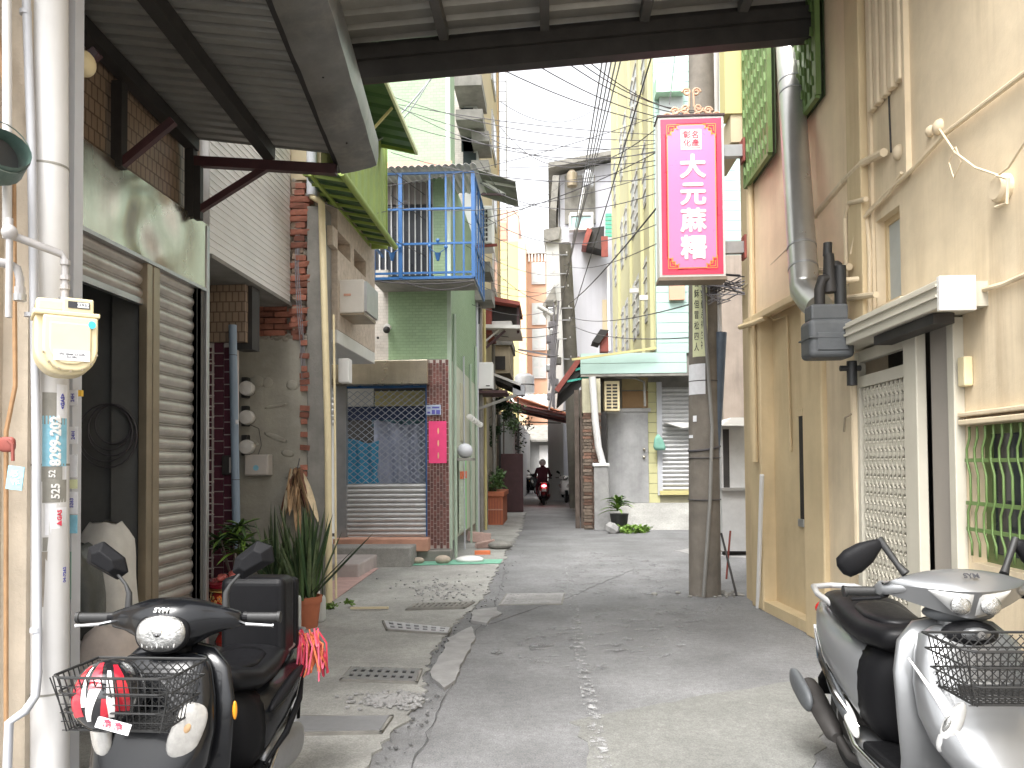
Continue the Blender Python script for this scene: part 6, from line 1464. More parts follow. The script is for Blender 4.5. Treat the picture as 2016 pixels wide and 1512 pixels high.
# more thin lines in the sky, as in any old lane
for i, (p, q, s_, lb) in enumerate((((985, 200, 14), (1200, 190, 18), .5, 'faint thin line sagging across the open sky, upper one'), ((985, 250, 14), (1290, 255, 9), .6, 'faint thin line sagging across the sky just below the upper one'),
    ((950, 430, 12), (1292, 300, 9), .1, 'thin line climbing from beside the cage to the sign'), ((945, 450, 12), (1110, 360, 24), .1, 'thin line from the cage side to the lavender house roof'),
    ((1110, 520, 24), (1292, 480, 9), .2, 'thin line from the far pole top to the sign bottom'), ((1100, 560, 24), (940, 560, 13), .3, 'thin line from the far pole to the corner of the green house'), ((1100, 600, 24), (930, 600, 13), .25, 'lower thin line from the far pole to the green house corner'))):
    wire(pY(*p), pY(*q), s_, lb, .008, m_wire)

random.seed(77)
for k, (py0, x1_, py1, Y1, sg_) in enumerate(((200, 1292, 300, 9, .35), (262, 1292, 316, 9, .22), (300, 1292, 352, 9, .18), (318, 1110, 470, 24, .5), (335, 1116, 500, 24, .4), (360, 1292, 380, 9, .3), (385, 1112, 540, 24, .4), (420, 1292, 442, 9, .35), (470, 1112, 575, 24, .3), (505, 1108, 590, 24, .35))):
    wire(pY(945 if k % 2 else 770, py0, 12 if k % 2 else 10.7), pY(x1_, py1, Y1), sg_, ('uppermost', 'second', 'third', 'fourth', 'fifth', 'sixth', 'seventh', 'eighth', 'ninth', 'lowest')[k] + ' of ten loose lines leaving the green house for the right side', .007, m_wire, 'loose lines from the green house')
# ================================================================== scooters (local frame: front faces -Y)
m_chrome = mat('chrome', (.6, .6, .6), .12, .05, 3, 0, metal=1)
m_lens = mat('clear_lens', (.46, .46, .45), .08, .05, 3, .25, 25, spec=.8, coat=1)
m_refl = mat('lamp_reflector', (.42, .42, .41), .12, .5, 28, .8, 30, metal=.9)
m_amber = mat('amber_lens', (.75, .30, .02), .2, .05, 3)
m_rlens = mat('red_lens', (.5, .02, .02), .2, .05, 3)
m_seat = mat('black_vinyl', (.006, .006, .007), .4, .15, 4, .08, 120, spec=.2)
m_plast = mat('black_textured_plastic', (.009, .009, .010), .5, .15, 6, .15, 150, spec=.1)
m_gloss = mat('gloss_black_paint', (.006, .0065, .008), .22, .1, 3, 0, 8, coat=.25, spec=.3)
m_silv = mat('silver_paint', (.21, .215, .22), .3, .05, 3, 0, 8, metal=.55, coat=.6)
m_silv2 = mat('pale_silver_paint', (.38, .38, .38), .3, .05, 3, 0, 8, metal=.2, coat=.5)
m_tyre = mat('tyre_rubber', (.02, .02, .02), .8, .2, 8, .3, 60)
m_alu = mat('cast_aluminium', (.30, .30, .30), .45, .1, 6, .1, 60, metal=.8)
m_redp = mat('red_paint', (.42, .02, .03), .3, .1, 3, 0, coat=.4)

def scooter(loc, rz, label, paint, sc=1.0, steer=0.0, ys=1.0, style='round', basket=True, brand=True, box=False, detail=True, lit=False, group=None, zf=1.0):
    root = thing('scooter', label, 'scooter', loc, rz=rz, group=group); root.scale = (sc, sc * ys, sc)
    piv = V(0, -.40, 0); SR = Matrix.Rotation(steer, 3, 'Z')
    def st(mb):
        mb.v = [piv + SR @ (p - piv) for p in mb.v]; return mb
    def lo(mb):
        for p in mb.v:
            t = max(0, min(1, (p.y + .25) / .3)); p.z *= 1 - (1 - zf) * t
        return mb
    # wheels
    def wheel(y, s_, name):
        prof = [(.135, -.035), (.17, -.047), (.205, -.040), (.218, -.018), (.220, 0), (.218, .018), (.205, .040), (.17, .047), (.135, .035)]
        t = s_(M().lathe(prof, (0, y, .22), 40, 'X')).out('tyre', m_tyre, root, smooth='a')
        rm = s_(M().lathe([(.138, -.036), (.125, -.034), (.12, -.01), (.12, .01), (.125, .034), (.138, .036)], (0, y, .22), 32, 'X')).out('rim', m_alu, root, smooth='a')
        sp = M()
        for k in range(5):
            a = 2 * math.pi * k / 5; sp.bar((0, y, .22), (0, y + .125 * math.cos(a), .22 + .125 * math.sin(a)), .03, .02)
        sp.lathe([(0, -.045), (.035, -.045), (.04, .045), (0, .045)], (0, y, .22), 16, 'X'); s_(sp).out('spokes', m_alu, root)
    wheel(-.66, st, 'f'); wheel(.52, lambda m_: m_, 'r')
    # front fender: arched shell
    rings = []
    for k in range(15):
        a = R(8 + 158 * k / 14); r0 = .25 + (.02 if k < 3 else 0); c_ = V(0, -.66 - r0 * math.cos(a), .22 + r0 * math.sin(a)); out_ = V(0, -math.cos(a), math.sin(a)); w_ = .068 * (1 - .35 * abs(k - 7) / 7) ** 1
        rings.append([c_ + V(x, 0, 0) * w_ + out_ * (.018 * (1 - x * x)) for x in (-1, -.6, 0, .6, 1)] + [c_ + V(x, 0, 0) * (w_ - .006) + out_ * (.018 * (1 - x * x) - .006) for x in (1, .6, 0, -.6, -1)])
    st(M().loft(rings)).out('front_fender', paint if style == 'sharp' else m_plast, root, smooth='a')
    fk = M()
    for s_ in (-1, 1): fk.tube([(s_ * .065, -.655, .22), (s_ * .065, -.60, .46), (s_ * .05, -.57, .55)], [.024, .02, .02], 12)
    st(fk).out('fork', m_alu, root, smooth='a')
    # front cover
    if style == 'round':
        zs = [(.335, -.640, .05, .06), (.36, -.635, .09, .10), (.42, -.61, .15, .125), (.52, -.575, .195, .12), (.62, -.545, .205, .105), (.72, -.505, .19, .085), (.80, -.47, .165, .07), (.845, -.45, .14, .06), (.858, -.44, .06, .03)]
    else:
        zs = [(.37, -.70, .03, .05), (.385, -.68, .07, .11), (.43, -.64, .13, .145), (.50, -.60, .175, .135), (.58, -.56, .20, .115), (.68, -.52, .20, .095), (.77, -.475, .175, .08), (.83, -.45, .15, .065), (.855, -.44, .10, .04), (.862, -.43, .04, .02)]
    M().loft([ring((0, cy, z), (1, 0, 0), (0, 1, 0), rx, ry, 28, .85) for z, cy, rx, ry in zs]).out('front_cover', paint, root, smooth=True)
    # leg shield behind it, with rounded wings
    zs = [(.20, -.30, .13, .02), (.27, -.37, .19, .03), (.40, -.44, .215, .035), (.55, -.46, .235, .035), (.70, -.435, .235, .033), (.80, -.40, .205, .03), (.86, -.375, .14, .025), (.875, -.37, .06, .015)]
    M().loft([ring((0, cy, z), (1, 0, 0), (0, 1, 0), rx, ry, 28, .7) for z, cy, rx, ry in zs]).out('leg_shield', paint, root, smooth=True)
    M().loft([ring((0, cy + .028, z), (1, 0, 0), (0, 1, 0), rx * .88, ry, 24, .7) for z, cy, rx, ry in zs[1:]]).out('inner_shield', m_plast, root, smooth=True)
    # neck
    st(M().loft([ring((0, y, z), (1, 0, 0), (0, 1, 0), rx, ry, 20, .8) for z, y, rx, ry in ((.82, -.43, .07, .05), (.88, -.41, .062, .05), (.94, -.39, .075, .06))])).out('steering_neck', m_plast if style == 'round' else paint, root, smooth=True)
    # handlebar cowl: loft across
    if style == 'round':
        xs = [(-.235, -.375, .955, .012, .012), (-.225, -.375, .958, .026, .028), (-.18, -.385, .962, .038, .040), (-.13, -.40, .962, .060, .058), (-.08, -.415, .955, .088, .080), (-.03, -.425, .950, .102, .092), (.03, -.425, .950, .102, .092), (.08, -.415, .955, .088, .080), (.13, -.40, .962, .060, .058), (.18, -.385, .962, .038, .040), (.225, -.375, .958, .026, .028), (.235, -.375, .955, .012, .012)]
    if style == 'round':
        cow = st(M().loft([ring((x, cy, cz), (0, 1, 0), (0, 0, 1), ry, rz_, 20, .9) for x, cy, cz, ry, rz_ in xs])).out('handlebar_cowl', paint, root, smooth=True)
    else:
        def cz(x):
            u = min(1, abs(x) / .25); return (1.052 - .052 * u ** 2, -.43, -.565 + .17 * u ** 1.8, .992 + .006 * u, -.515 + .125 * u ** 1.6, .895 + .072 * u ** 1.3)
        rings = []
        for i in range(25):
            x = -.25 + .5 * i / 24; zt, yt, yc, zc_, yb, zb_ = cz(x); u = abs(x) / .25; yk_ = -.335 - .03 * u
            rg = [(x, yk_, zb_ + .02), (x, (yk_ + yb) / 2, zb_ + .004), (x, yb, zb_)]
            rg += [(x, yb + (yc - yb) * t, zb_ + (zc_ - zb_) * t) for t in (.1, .5, .9)]
            rg += [(x, yc, zc_)] + [(x, yc + (yt - yc) * t, zc_ + .004 + (zt - zc_ - .004) * math.sin(t * math.pi / 2)) for t in (.06, .25, .5, .75, 1)] + [(x, (yt + yk_) / 2, zt - .006), (x, yk_, zt - .02)]
            rings.append(rg)
        cow = st(M().loft(rings)).out('handlebar_cowl', paint, root, smooth='a')
        for s_ in (-1, 1):
            st(M().loft([ring((s_ * x, y, z), (0, 1, 0), (0, 0, 1), r1, r2, 14) for x, y, z, r1, r2 in ((.12, -.46, 1.0, .02, .02), (.20, -.42, .985, .035, .022), (.25, -.385, .978, .03, .026), (.262, -.375, .972, .015, .015))])).out('cowl_wing', paint, cow, smooth=True)
        st(M().ell((0, -.42, .90), (.12, .07, .035), None, 28, 12)).out('cowl_underside', m_gauge, root, smooth=True)
    # headlight
    if style == 'round':
        st(M().ell((0, -.500, .934), (.094, .038, .072), Matrix.Rotation(-.22, 3, 'X'), 32, 16, .88)).out('headlight_bezel', m_plast, root, smooth=True)
        hl = st(M().ell((0, -.510, .934), (.086, .040, .064), Matrix.Rotation(-.22, 3, 'X'), 32, 16, .88)).out('headlight', m_refl, root, smooth=True)
        fl = M()
        for k in range(7): fl.ell((-.054 + k * .018, -.545 + abs(k - 3) * .003, .922), (.005, .004, .032), Matrix.Rotation(-.22, 3, 'X'), 8, 6)
        st(fl).out('lens_flutes', m_lens, hl, smooth=True)
        st(M().ell((0, -.545, .940), (.018, .010, .018), None, 14, 8)).out('bulb_cover', m_chrome, hl, smooth=True)
    else:
        for s_ in (-1, 1):
            def fp(x, t, o):
                zt, yt, yc, zc_, yb, zb_ = cz(x); return V(s_ * x, yb + (yc - yb) * t - o, zb_ + (zc_ - zb_) * t - o * .3)
            NX, NZ = 10, 5; vs = []
            for i in range(NX + 1):
                a_ = i / NX; x = .006 + .132 * a_; lo_t = .06 + .86 * max(0, (a_ - .35) / .65) ** 1.2
                for j in range(NZ + 1):
                    b_ = j / NZ; t = lo_t + (.95 - lo_t) * b_; bl = math.sin(math.pi * min(1, max(0, a_))) ** .4 * math.sin(math.pi * b_) ** .4 if 0 < a_ < 1 and 0 < b_ < 1 else 0
                    vs.append(fp(x, t, -.002 + .014 * bl))
            fs = [(i * (NZ + 1) + j, (i + 1) * (NZ + 1) + j, (i + 1) * (NZ + 1) + j + 1, i * (NZ + 1) + j + 1) for i in range(NX) for j in range(NZ)]
            if s_ < 0: fs = [tuple(reversed(f)) for f in fs]
            lens = M().add(vs, fs); hl = st(lens).out('headlight', m_lens, root, smooth=True)
            st(M().ell((s_ * .048, -.548, .945), (.034, .016, .032), None, 16, 8)).out('reflector_bowl', m_refl, hl, smooth=True)
    if brand: 
        t = text('SYM', .028, m_lett if style == 'round' else m_ink, root, (.0, 0, 0), name='badge', bold=.018)
        p = piv + SR @ (V(.0, -.5155 if style == 'round' else -.522, 1.012 if style == 'round' else 1.040) - piv)
        t.location = p; t.rotation_euler = (R(38) if style == 'round' else R(42), 0, steer)
        if style == 'round':
            t = text('SYM', .03, m_lett, root, (0, 0, 0), name='badge', bold=.018); t.location = (.185, -.634, .455); t.rotation_euler = (R(78), R(-14), R(42))
    # bars, grips, levers, mirrors
    for s_ in (-1, 1):
        st(M().tube([(s_ * .22, -.37, .962), (s_ * .25, -.365, .962)], .014, 12)).out('bar_end', m_plast, root)
        st(M().lathe([(0, .235), (.018, .235), (.019, .24), (.0175, .25), (.017, .355), (.021, .357), (.021, .368), (0, .37)] if s_ > 0 else [(0, -.37), (.021, -.368), (.021, -.357), (.017, -.355), (.0175, -.25), (.019, -.24), (.018, -.235), (0, -.235)], (0, -.36, .962), 16, 'X')).out('grip', m_black, root, smooth='a')
        st(M().tube([(s_ * .225, -.385, .952), (s_ * .26, -.415, .948), (s_ * .345, -.400, .940), (s_ * .352, -.398, .940)], [.008, .007, .006, .009], 8)).out('brake_lever', m_chrome if style == 'round' else m_plast, root, smooth='a')
        if style == 'round':
            st(M().tube([(s_ * .175, -.375, .985), (s_ * .175, -.37, 1.05), (s_ * .19, -.365, 1.08), (s_ * .235, -.355, 1.13)], [.014, .011, .006, .006], 10)).out('mirror_stalk', m_black, root, smooth='a')
            a_ = Matrix.Rotation(s_ * -.62, 3, 'Y'); c_ = V(s_ * .268, -.35, 1.165)
            pts = [(-.075, -.035), (.055, -.050), (.082, .0), (.05, .048), (-.05, .045), (-.09, .01)]
            mb = M(); tip = c_ + a_ @ V(s_ * .02, -.05, .0)
            fr = [c_ + a_ @ V(s_ * x, .0, z) for x, z in pts]; mid = [c_ + a_ @ V(s_ * x * .55, -.036, z * .5) for x, z in pts]; bk = [c_ + a_ @ V(s_ * x * .97, .015, z * .97) for x, z in pts]
            if s_ < 0: fr, mid, bk = fr[::-1], mid[::-1], bk[::-1]
            mr = st(mb.loft([bk, fr, mid])).out('mirror', m_plast, root, bevel=.004)
            st(M().poly([c_ + a_ @ V(s_ * x * .88, .0155, z * .88) for x, z in pts], (0, .002, 0))).out('mirror_glass', m_chrome, mr)
        else:
            st(M().tube([(s_ * .165, -.40, 1.03), (s_ * .185, -.38, 1.06), (s_ * .235, -.345, 1.15)], [.016, .011, .013], 10)).out('mirror_stalk', m_black, root, smooth='a')
            a_ = Matrix.Rotation(s_ * .62, 3, 'Y')
            mr = st(M().loft([ring(V(s_ * .225, -.345, 1.14) + a_ @ V(s_ * t * .18, 0, 0), a_ @ V(0, 0, 1), V(0, 1, 0), rz_, ry_, 16, .85) for t, rz_, ry_ in ((0, .012, .012), (.12, .022, .02), (.4, .043, .030), (.7, .05, .032), (.92, .042, .026), (1.0, .02, .012))])).out('mirror', m_plast, root, smooth=True)
    if not detail: pass
    # turn signals on the front cover
    for s_ in (-1, 1):
        if style == 'round':
            rt = Matrix.Rotation(s_ * .70, 3, 'Z') @ Matrix.Rotation(s_ * .42, 3, 'Y')
            ts = M().ell((s_ * .148, -.618, .640), (.052, .026, .092), rt, 22, 12, .72).out('turn_signal', mat('milky_lens', (.42, .41, .39), .12, .2, 25, .3, 40, coat=1), root, smooth=True)
            M().ell((s_ * .152, -.632, .655), (.016, .018, .022), rt, 12, 8).out('bulb', mat('pale_amber', (.55, .36, .2), .3), ts, smooth=True)
            M().ell((s_ * .238, -.44, .66), (.008, .012, .032)).out('side_reflector', m_amber, root, smooth=True)
        else:
            rt = Matrix.Rotation(s_ * .75, 3, 'Z') @ Matrix.Rotation(s_ * -.42, 3, 'Y')
            M().ell((s_ * .145, -.642, .575), (.028, .02, .095), rt, 18, 10).out('turn_signal', m_lens, root, smooth=True)
            M().ell((s_ * .150, -.640, .585), (.015, .021, .045), rt, 12, 8).out('bulb', m_refl, root, smooth=True)
            M().tube([V(s_ * .21, -.50, .76), V(s_ * .17, -.60, .66), V(s_ * .12, -.69, .52), V(s_ * .06, -.76, .44)], [.003, .008, .007, .002], 8).out('white_trim', m_lett, root, smooth='a')
    if style == 'sharp': # black throat piece below the head
        M().ell((0, -.485, .835), (.095, .055, .05), Matrix.Rotation(-.5, 3, 'X'), 20, 12).out('throat_panel', m_plast, root, smooth=True)
        M().ell((0, -.525, .845), (.05, .03, .022), Matrix.Rotation(-.6, 3, 'X'), 20, 10).out('throat_badge_panel', paint, root, smooth=True)
        M().lathe([(0, -.006), (.012, -.006), (.014, 0), (0, .006)], (0, -.558, .85), 16, 'Y').out('emblem', m_alu, root)
    # floorboard
    M().box(-.17, .17, -.42, .02, .27, .31).out('floorboard', m_plast, root, bevel=.015)
    M().loft([ring((0, y, z), (1, 0, 0), (0, 0, 1), rx, rz_, 20, .6) for y, z, rx, rz_ in ((-.42, .25, .15, .05), (-.2, .23, .17, .06), (.05, .23, .17, .07), (.2, .26, .15, .06))]).out('lower_skirt', paint if style == 'sharp' else m_plast, root, smooth=True)
    for s_ in (-1, 1): M().tube([(s_ * .172, -.40, .30), (s_ * .182, -.2, .262), (s_ * .182, .05, .275), (s_ * .17, .18, .33)], .011, 10).out('floor_trim', m_chrome, root, smooth='a')
    # underseat front panel and rear body
    lo(M().loft([ring((0, y, z), (1, 0, 0), (0, 0, 1), rx, rz_, 24, .8) for y, z, rx, rz_ in ((-.06, .50, .05, .13), (-.045, .49, .11, .18), (.02, .49, .15, .205), (.12, .50, .165, .19))])).out('seat_base', m_plast, root, smooth=True)
    body = [(.04, .47, .13, .15, ), (.10, .50, .172, .185), (.25, .545, .188, .165), (.42, .59, .180, .14), (.58, .645, .150, .105), (.70, .69, .11, .07), (.78, .715, .07, .045), (.80, .72, .03, .02)]
    rb_ = lo(M().loft([ring((0, y, z), (1, 0, 0), (0, 0, 1), rx, rz_, 28, .85) for y, z, rx, rz_ in body])).out('rear_body', paint, root, smooth=True)
    for s_ in (-1, 1):
        lo(M().tube([(s_ * .155, .08, .34), (s_ * .198, .22, .44), (s_ * .190, .42, .54), (s_ * .145, .62, .63)], [.006, .014, .014, .004], 8)).out('side_moulding', m_chrome if style != 'round' else m_plast, rb_, smooth='a')
        if style == 'round': lo(M().ell((s_ * .175, .30, .63), (.022, .22, .028), Matrix.Rotation(.24, 3, 'X'), 16, 8)).out('side_panel_ridge', m_plast, rb_, smooth=True)
        else:
            M().ell((s_ * .178, .25, .42), (.018, .16, .04), Matrix.Rotation(.5, 3, 'X'), 16, 8).out('graphite_panel', m_gauge, rb_, smooth=True)
            M().ell((s_ * .168, .14, .36), (.022, .10, .03), Matrix.Rotation(.6, 3, 'X'), 16, 8).out('white_panel', m_lett, rb_, smooth=True)
    # seat
    lo(M().loft([ring((0, y, z), (1, 0, 0), (0, 0, 1), rx, rz_, 28, .75) for y, z, rx, rz_ in ((-.105, .735, .03, .012), (-.10, .730, .085, .035), (-.05, .725, .125, .055), (.10, .722, .150, .062), (.24, .738, .158, .064), (.34, .765, .152, .062), (.48, .780, .135, .05), (.60, .785, .105, .035), (.64, .785, .04, .012))])).out('seat', m_seat, root, smooth=True)
    lo(M().loft([ring((0, y, z), (1, 0, 0), (0, 0, 1), rx, rz_, 24, .8) for y, z, rx, rz_ in ((-.02, .775, .03, .012), (.02, .775, .08, .022), (.14, .778, .105, .025), (.26, .792, .10, .025), (.32, .805, .06, .015))])).out('seat_pad', m_seat, root, smooth=True)
    # rear: rail, tail light, plate, fender, exhaust, engine, shocks
    lo(M().tube([(-.13, .42, .78), (-.135, .60, .80), (-.10, .76, .81), (0, .80, .81), (.10, .76, .81), (.135, .60, .80), (.13, .42, .78)], .014, 10)).out('grab_rail', m_silv2 if style != 'round' else m_alu, root, smooth='a')
    lo(M().ell((0, .79, .70), (.085, .04, .045))).out('tail_light', mat('lit_tail_light', (1, .05, .06), .3, emit=14) if lit else m_rlens, root, smooth=True)
    M().ob((0, .80, .56), (.17, .008, .11), Matrix.Rotation(-.25, 3, 'X')).out('number_plate', m_lett, root)
    M().loft([ring((0, y, z), (1, 0, 0), (0, .6, .8), rx, rz_, 16, .8) for y, z, rx, rz_ in ((.45, .52, .08, .05), (.62, .48, .085, .02), (.78, .36, .08, .012), (.80, .28, .07, .010))]).out('rear_fender', m_plast, root, smooth=True)
    M().ell((.12, .38, .27), (.055, .26, .095), Matrix.Rotation(-.06, 3, 'X'), 20, 12, .8).out('engine_cover', m_alu if style == 'round' else m_plast, root, smooth=True)
    M().ell((-.02, .30, .30), (.12, .14, .12), None, 16, 10, .7).out('engine', m_dark, root, smooth=True)
    M().tube([(-.06, .1, .16), (-.14, .22, .17), (-.155, .34, .23)], .02, 10).out('exhaust_pipe', m_dark, root, smooth='a')
    M().loft([ring((-.165, y, z), (1, 0, 0), (0, 0, 1), r_, r_, 20) for y, z, r_ in ((.30, .22, .022), (.34, .235, .042), (.58, .32, .050), (.66, .345, .045), (.675, .35, .02))]).out('muffler', m_dark, root, smooth='a')
    M().ell((-.215, .62, .345), (.022, .15, .055), Matrix.Rotation(.3, 3, 'X'), 16, 10, .7).out('heat_shield', m_gauge, root, smooth=True)
    M().tube([(.12, .52, .24), (.13, .50, .55)], .022, 12).out('shock_absorber', m_chrome, root, smooth='a')
    M().tube([(-.12, .2, .02), (-.1, .12, .2), (.1, .12, .2), (.12, .2, .02)], .012, 8).out('centre_stand', m_dark, root, smooth='a')
    if basket:
        bk = M(); r = .0032
        y0, y1, zt, zb2, hw = -.60, -.82, .86, .69, .17
        def loop(z, y0, y1, hw, r_): 
            c_ = .03; bk.tube([(-hw, y0, z), (-hw, y1 + c_, z), (-hw + c_, y1, z), (hw - c_, y1, z), (hw, y1 + c_, z), (hw, y0, z), (-hw, y0, z)], r_, 6)
        loop(zt, y0 + .04, y1 - .02, hw + .02, .0045); loop(zt - .05, y0 + .04, y1 - .01, hw + .012, r); loop(zt - .11, y0 + .03, y1, hw, r); loop(zb2, y0 + .02, y1 + .03, hw - .02, .004)
        nn = 17
        for k in range(nn):
            x = -hw + 2 * hw * k / (nn - 1); bk.tube([(x * 1.1, y1 - .02, zt), (x * .9, y1 + .03, zb2), (x * .9, y0 + .02, zb2)], .0022, 4)
        for k in range(9):
            y = y1 + (y0 - y1) * k / 8
            for s_ in (-1, 1): bk.tube([(s_ * (hw + .02), y, zt), (s_ * (hw - .02), y + .01, zb2)], .0022, 4)
        for k in range(6): z = zb2 + (zt - zb2) * k / 6; bk.tube([(-hw, y1 + .02 - .04 * k / 6, z), (hw, y1 + .02 - .04 * k / 6, z)], .0018, 4); 
        for k in range(12): y = y1 + .03 + (y0 - y1) * k / 12; bk.tube([(-hw + .02, y, zb2), (hw - .02, y, zb2)], .002, 4)
        # diamond net on back side against the cover
        for k in range(-12, 14):
            x0_ = k * .03
            for sg_ in (-1, 1):
                xa, xb = x0_, x0_ + sg_ * (zt - zb2); za, zb3 = zb2, zt
                t0, t1 = 0, 1
                if xa < -hw: t0 = (-hw - xa) / (xb - xa) if sg_ > 0 else 9
                if xa > hw: t0 = (hw - xa) / (xb - xa) if sg_ < 0 else 9
                if xb < -hw: t1 = (-hw - xa) / (xb - xa)
                if xb > hw: t1 = (hw - xa) / (xb - xa)
                if t0 < t1 <= 1: bk.tube([(xa + (xb - xa) * t0, y0 + .0, za + (zb3 - za) * t0), (xa + (xb - xa) * t1, y0 + .0, za + (zb3 - za) * t1)], .0022, 4)
        bk.out('front_basket', m_black, root)
        M().box(-.10, .10, -.62, -.56, .67, .70).out('basket_bracket', m_black, root)
    if box:
        lo(M().box(-.145, .145, .34, .50, .76, 1.15)).out('top_box', m_seat, root, bevel=.035, seg=5)
        lo(M().box(-.15, .15, .49, .55, .76, 1.13)).out('top_box_lid', m_plast, root, bevel=.02, seg=3)
        lo(M().box(-.10, .10, .36, .60, .74, .76)).out('box_rack', m_black, root)
    return root
BLK = (-1.32, 2.98, 0); BR = R(-2)
sb = scooter(BLK, BR, 'black scooter with a helmet in its basket and a tall box behind the seat', m_gloss, 1.0, R(4), .86, 'round', box=True, zf=.88)
SLV = (1.475, 3.30, 0); SRZ = R(1)
ss = scooter(SLV, SRZ, 'silver scooter with twin headlights and an empty black front basket', m_silv, 1.05, R(-3), .95, 'sharp')
def loc2w(loc, rz, sc, p): return Vector(loc) + Matrix.Rotation(rz, 3, 'Z') @ (Vector((p[0], p[1] * .86, p[2])) * sc)
# helmet in the basket
hc0 = loc2w(BLK, BR, 1.0, (-.07, -.71, .775)); m_hel = mat('helmet_red', (.42, .015, .03), .15, .05, 3, 0, coat=.8); m_helb = mat('helmet_black', (.012, .012, .014), .15, .05, 3, 0, coat=.8)
hm = thing('helmet', 'black open face helmet with red and white swirls lying in the black scooter basket', 'helmet', hc0)
rot_h = Matrix.Rotation(.3, 3, 'Z') @ Matrix.Rotation(-.35, 3, 'X')
M().ell(hc0, (.106, .122, .112), rot_h, 36, 24).out('shell', m_helb, hm, smooth=True)
def hpatch(pts, m, name, lift=1.012, w_=.02):
    """ribbon that follows the shell"""
    n_ = len(pts); vs = []
    for i, (az, el, ww) in enumerate(pts):
        for s_ in (-1, 0, 1):
            a, e = R(az + s_ * ww), R(el); p = V(math.sin(a) * math.cos(e) * .106, -math.cos(a) * math.cos(e) * .122, math.sin(e) * .112) * lift
            vs.append(hc0 + rot_h @ p)
    M().add(vs, [(3 * i + k, 3 * i + k + 1, 3 * i + k + 4, 3 * i + k + 3) for i in range(n_ - 1) for k in (0, 1)]).out(name, m, hm, smooth=True)
def interp(a, b, n_=10): return [tuple(a[k] + (b[k] - a[k]) * i / n_ for k in range(3)) for i in range(n_ + 1)]
hpatch(interp((-38, 50, 5), (-45, -35, 16)), m_hel, 'red_swirl'); hpatch(interp((-10, 56, 6), (-6, 5, 11)), m_hel, 'red_swirl')
hpatch(interp((-6, 5, 9), (-22, -45, 5)), m_lett, 'white_swirl', 1.014); hpatch(interp((24, 48, 5), (42, -30, 14)), m_hel, 'red_swirl')
hpatch(interp((12, 35, 3), (22, -40, 8)), m_lett, 'white_swirl', 1.016); hpatch(interp((-26, 45, 2), (-24, -20, 5)), m_lett, 'white_swirl', 1.014)
hpatch(interp((8, -10, 3), (12, -48, 9)), m_hel, 'red_swirl', 1.018)
pc = loc2w(BLK, BR, 1.0, (.02, -.845, .72)); tgp = M().ob(pc, (.115, .003, .032), Matrix.Rotation(.22, 3, 'Y') @ Matrix.Rotation(-.3, 3, 'X') @ Matrix.Rotation(-.15, 3, 'Z')); t_ = tgp.out('price_tag', m_paper, label='small white and red card clipped to the black scooter basket', cat='card')
tt = text('鑫 鑫', .03, m_inkr, t_, pc + V(0, -.004, 0), rot=(R(90), R(12), R(-8)), bold=.02)
# red cord bundle tied on the rail
rc = loc2w(BLK, BR, 1.0, (.17, .60, .68)); random.seed(33)
cb_ = thing('cord_bundle', 'bundle of red and orange cord tied to the rail behind the black scooter seat', 'cord', rc)
m_cords = [mat('red_cord', (.45, .03, .06), .8, .15, 20), mat('orange_cord', (.52, .13, .05), .8, .15, 20), mat('pink_cord', (.50, .08, .13), .8, .15, 20)]
for k in range(34):
    a0 = random.uniform(-.8, .8); x = random.uniform(-.035, .05)
    pts = [rc + V(x + .0, random.uniform(-.03, .03), .045 + random.uniform(-.01, .02)), rc + V(x + .05 * random.random(), -.02 + random.uniform(-.05, .03), .0), rc + V(x * 1.6 + .02, -.03 + random.uniform(-.06, .03), -.09 - random.uniform(0, .06)), rc + V(x * 1.2 + .03, random.uniform(-.04, .04), -.05 - random.uniform(0, .03)), rc + V(x * .7, random.uniform(-.02, .05), .03)]
    M().tube(pts, .0045, 5).out('cord', m_cords[k % 3], cb_, smooth='a')

# far scooters and the rider
p = pZ(1069, 992); RD = (p.x, p.y, 0)
rsc = scooter((p.x, p.y - .3, 0), R(180 + 4), 'red scooter with its tail light on, ridden away down the narrow lane', m_redp, 1.0, 0, 1, 'sharp', basket=False, brand=False, lit=True)
p2 = pZ(1117, 988); scooter((p2.x, p2.y, 0), R(-12), 'dark scooter with a white front parked against the right wall of the far lane', m_lett, 1.0, .3, 1, 'round', basket=False, brand=False)
p3 = pZ(1046, 972); scooter((p3.x, p3.y, 0), R(20), 'dark scooter parked at the left of the far lane beyond the rider', m_gloss, .98, .2, 1, 'round', basket=True, brand=False)
per = thing('person', 'person in a dark maroon jacket and white helmet riding the red scooter away', 'person', (p.x, p.y - .3, 0))
bx, by = p.x, p.y - .3
def skin(joints, edges, name, m, parent, sub=2):
    me = bpy.data.meshes.new(name); off = OFF[parent.name]
    me.from_pydata([Vector(j[0]) - off for j in joints], edges, []); o = bpy.data.objects.new(name, me); C.objects.link(o); o.parent = parent; me.materials.append(m)
    o.modifiers.new('skin', 'SKIN'); 
    for i, j in enumerate(joints): me.skin_vertices[0].data[i].radius = (j[1], j[1] * (j[2] if len(j) > 2 else 1))
    me.skin_vertices[0].data[0].use_root = True
    s_ = o.modifiers.new('sub', 'SUBSURF'); s_.levels = sub; s_.render_levels = sub
    OFF[o.name] = off; return o
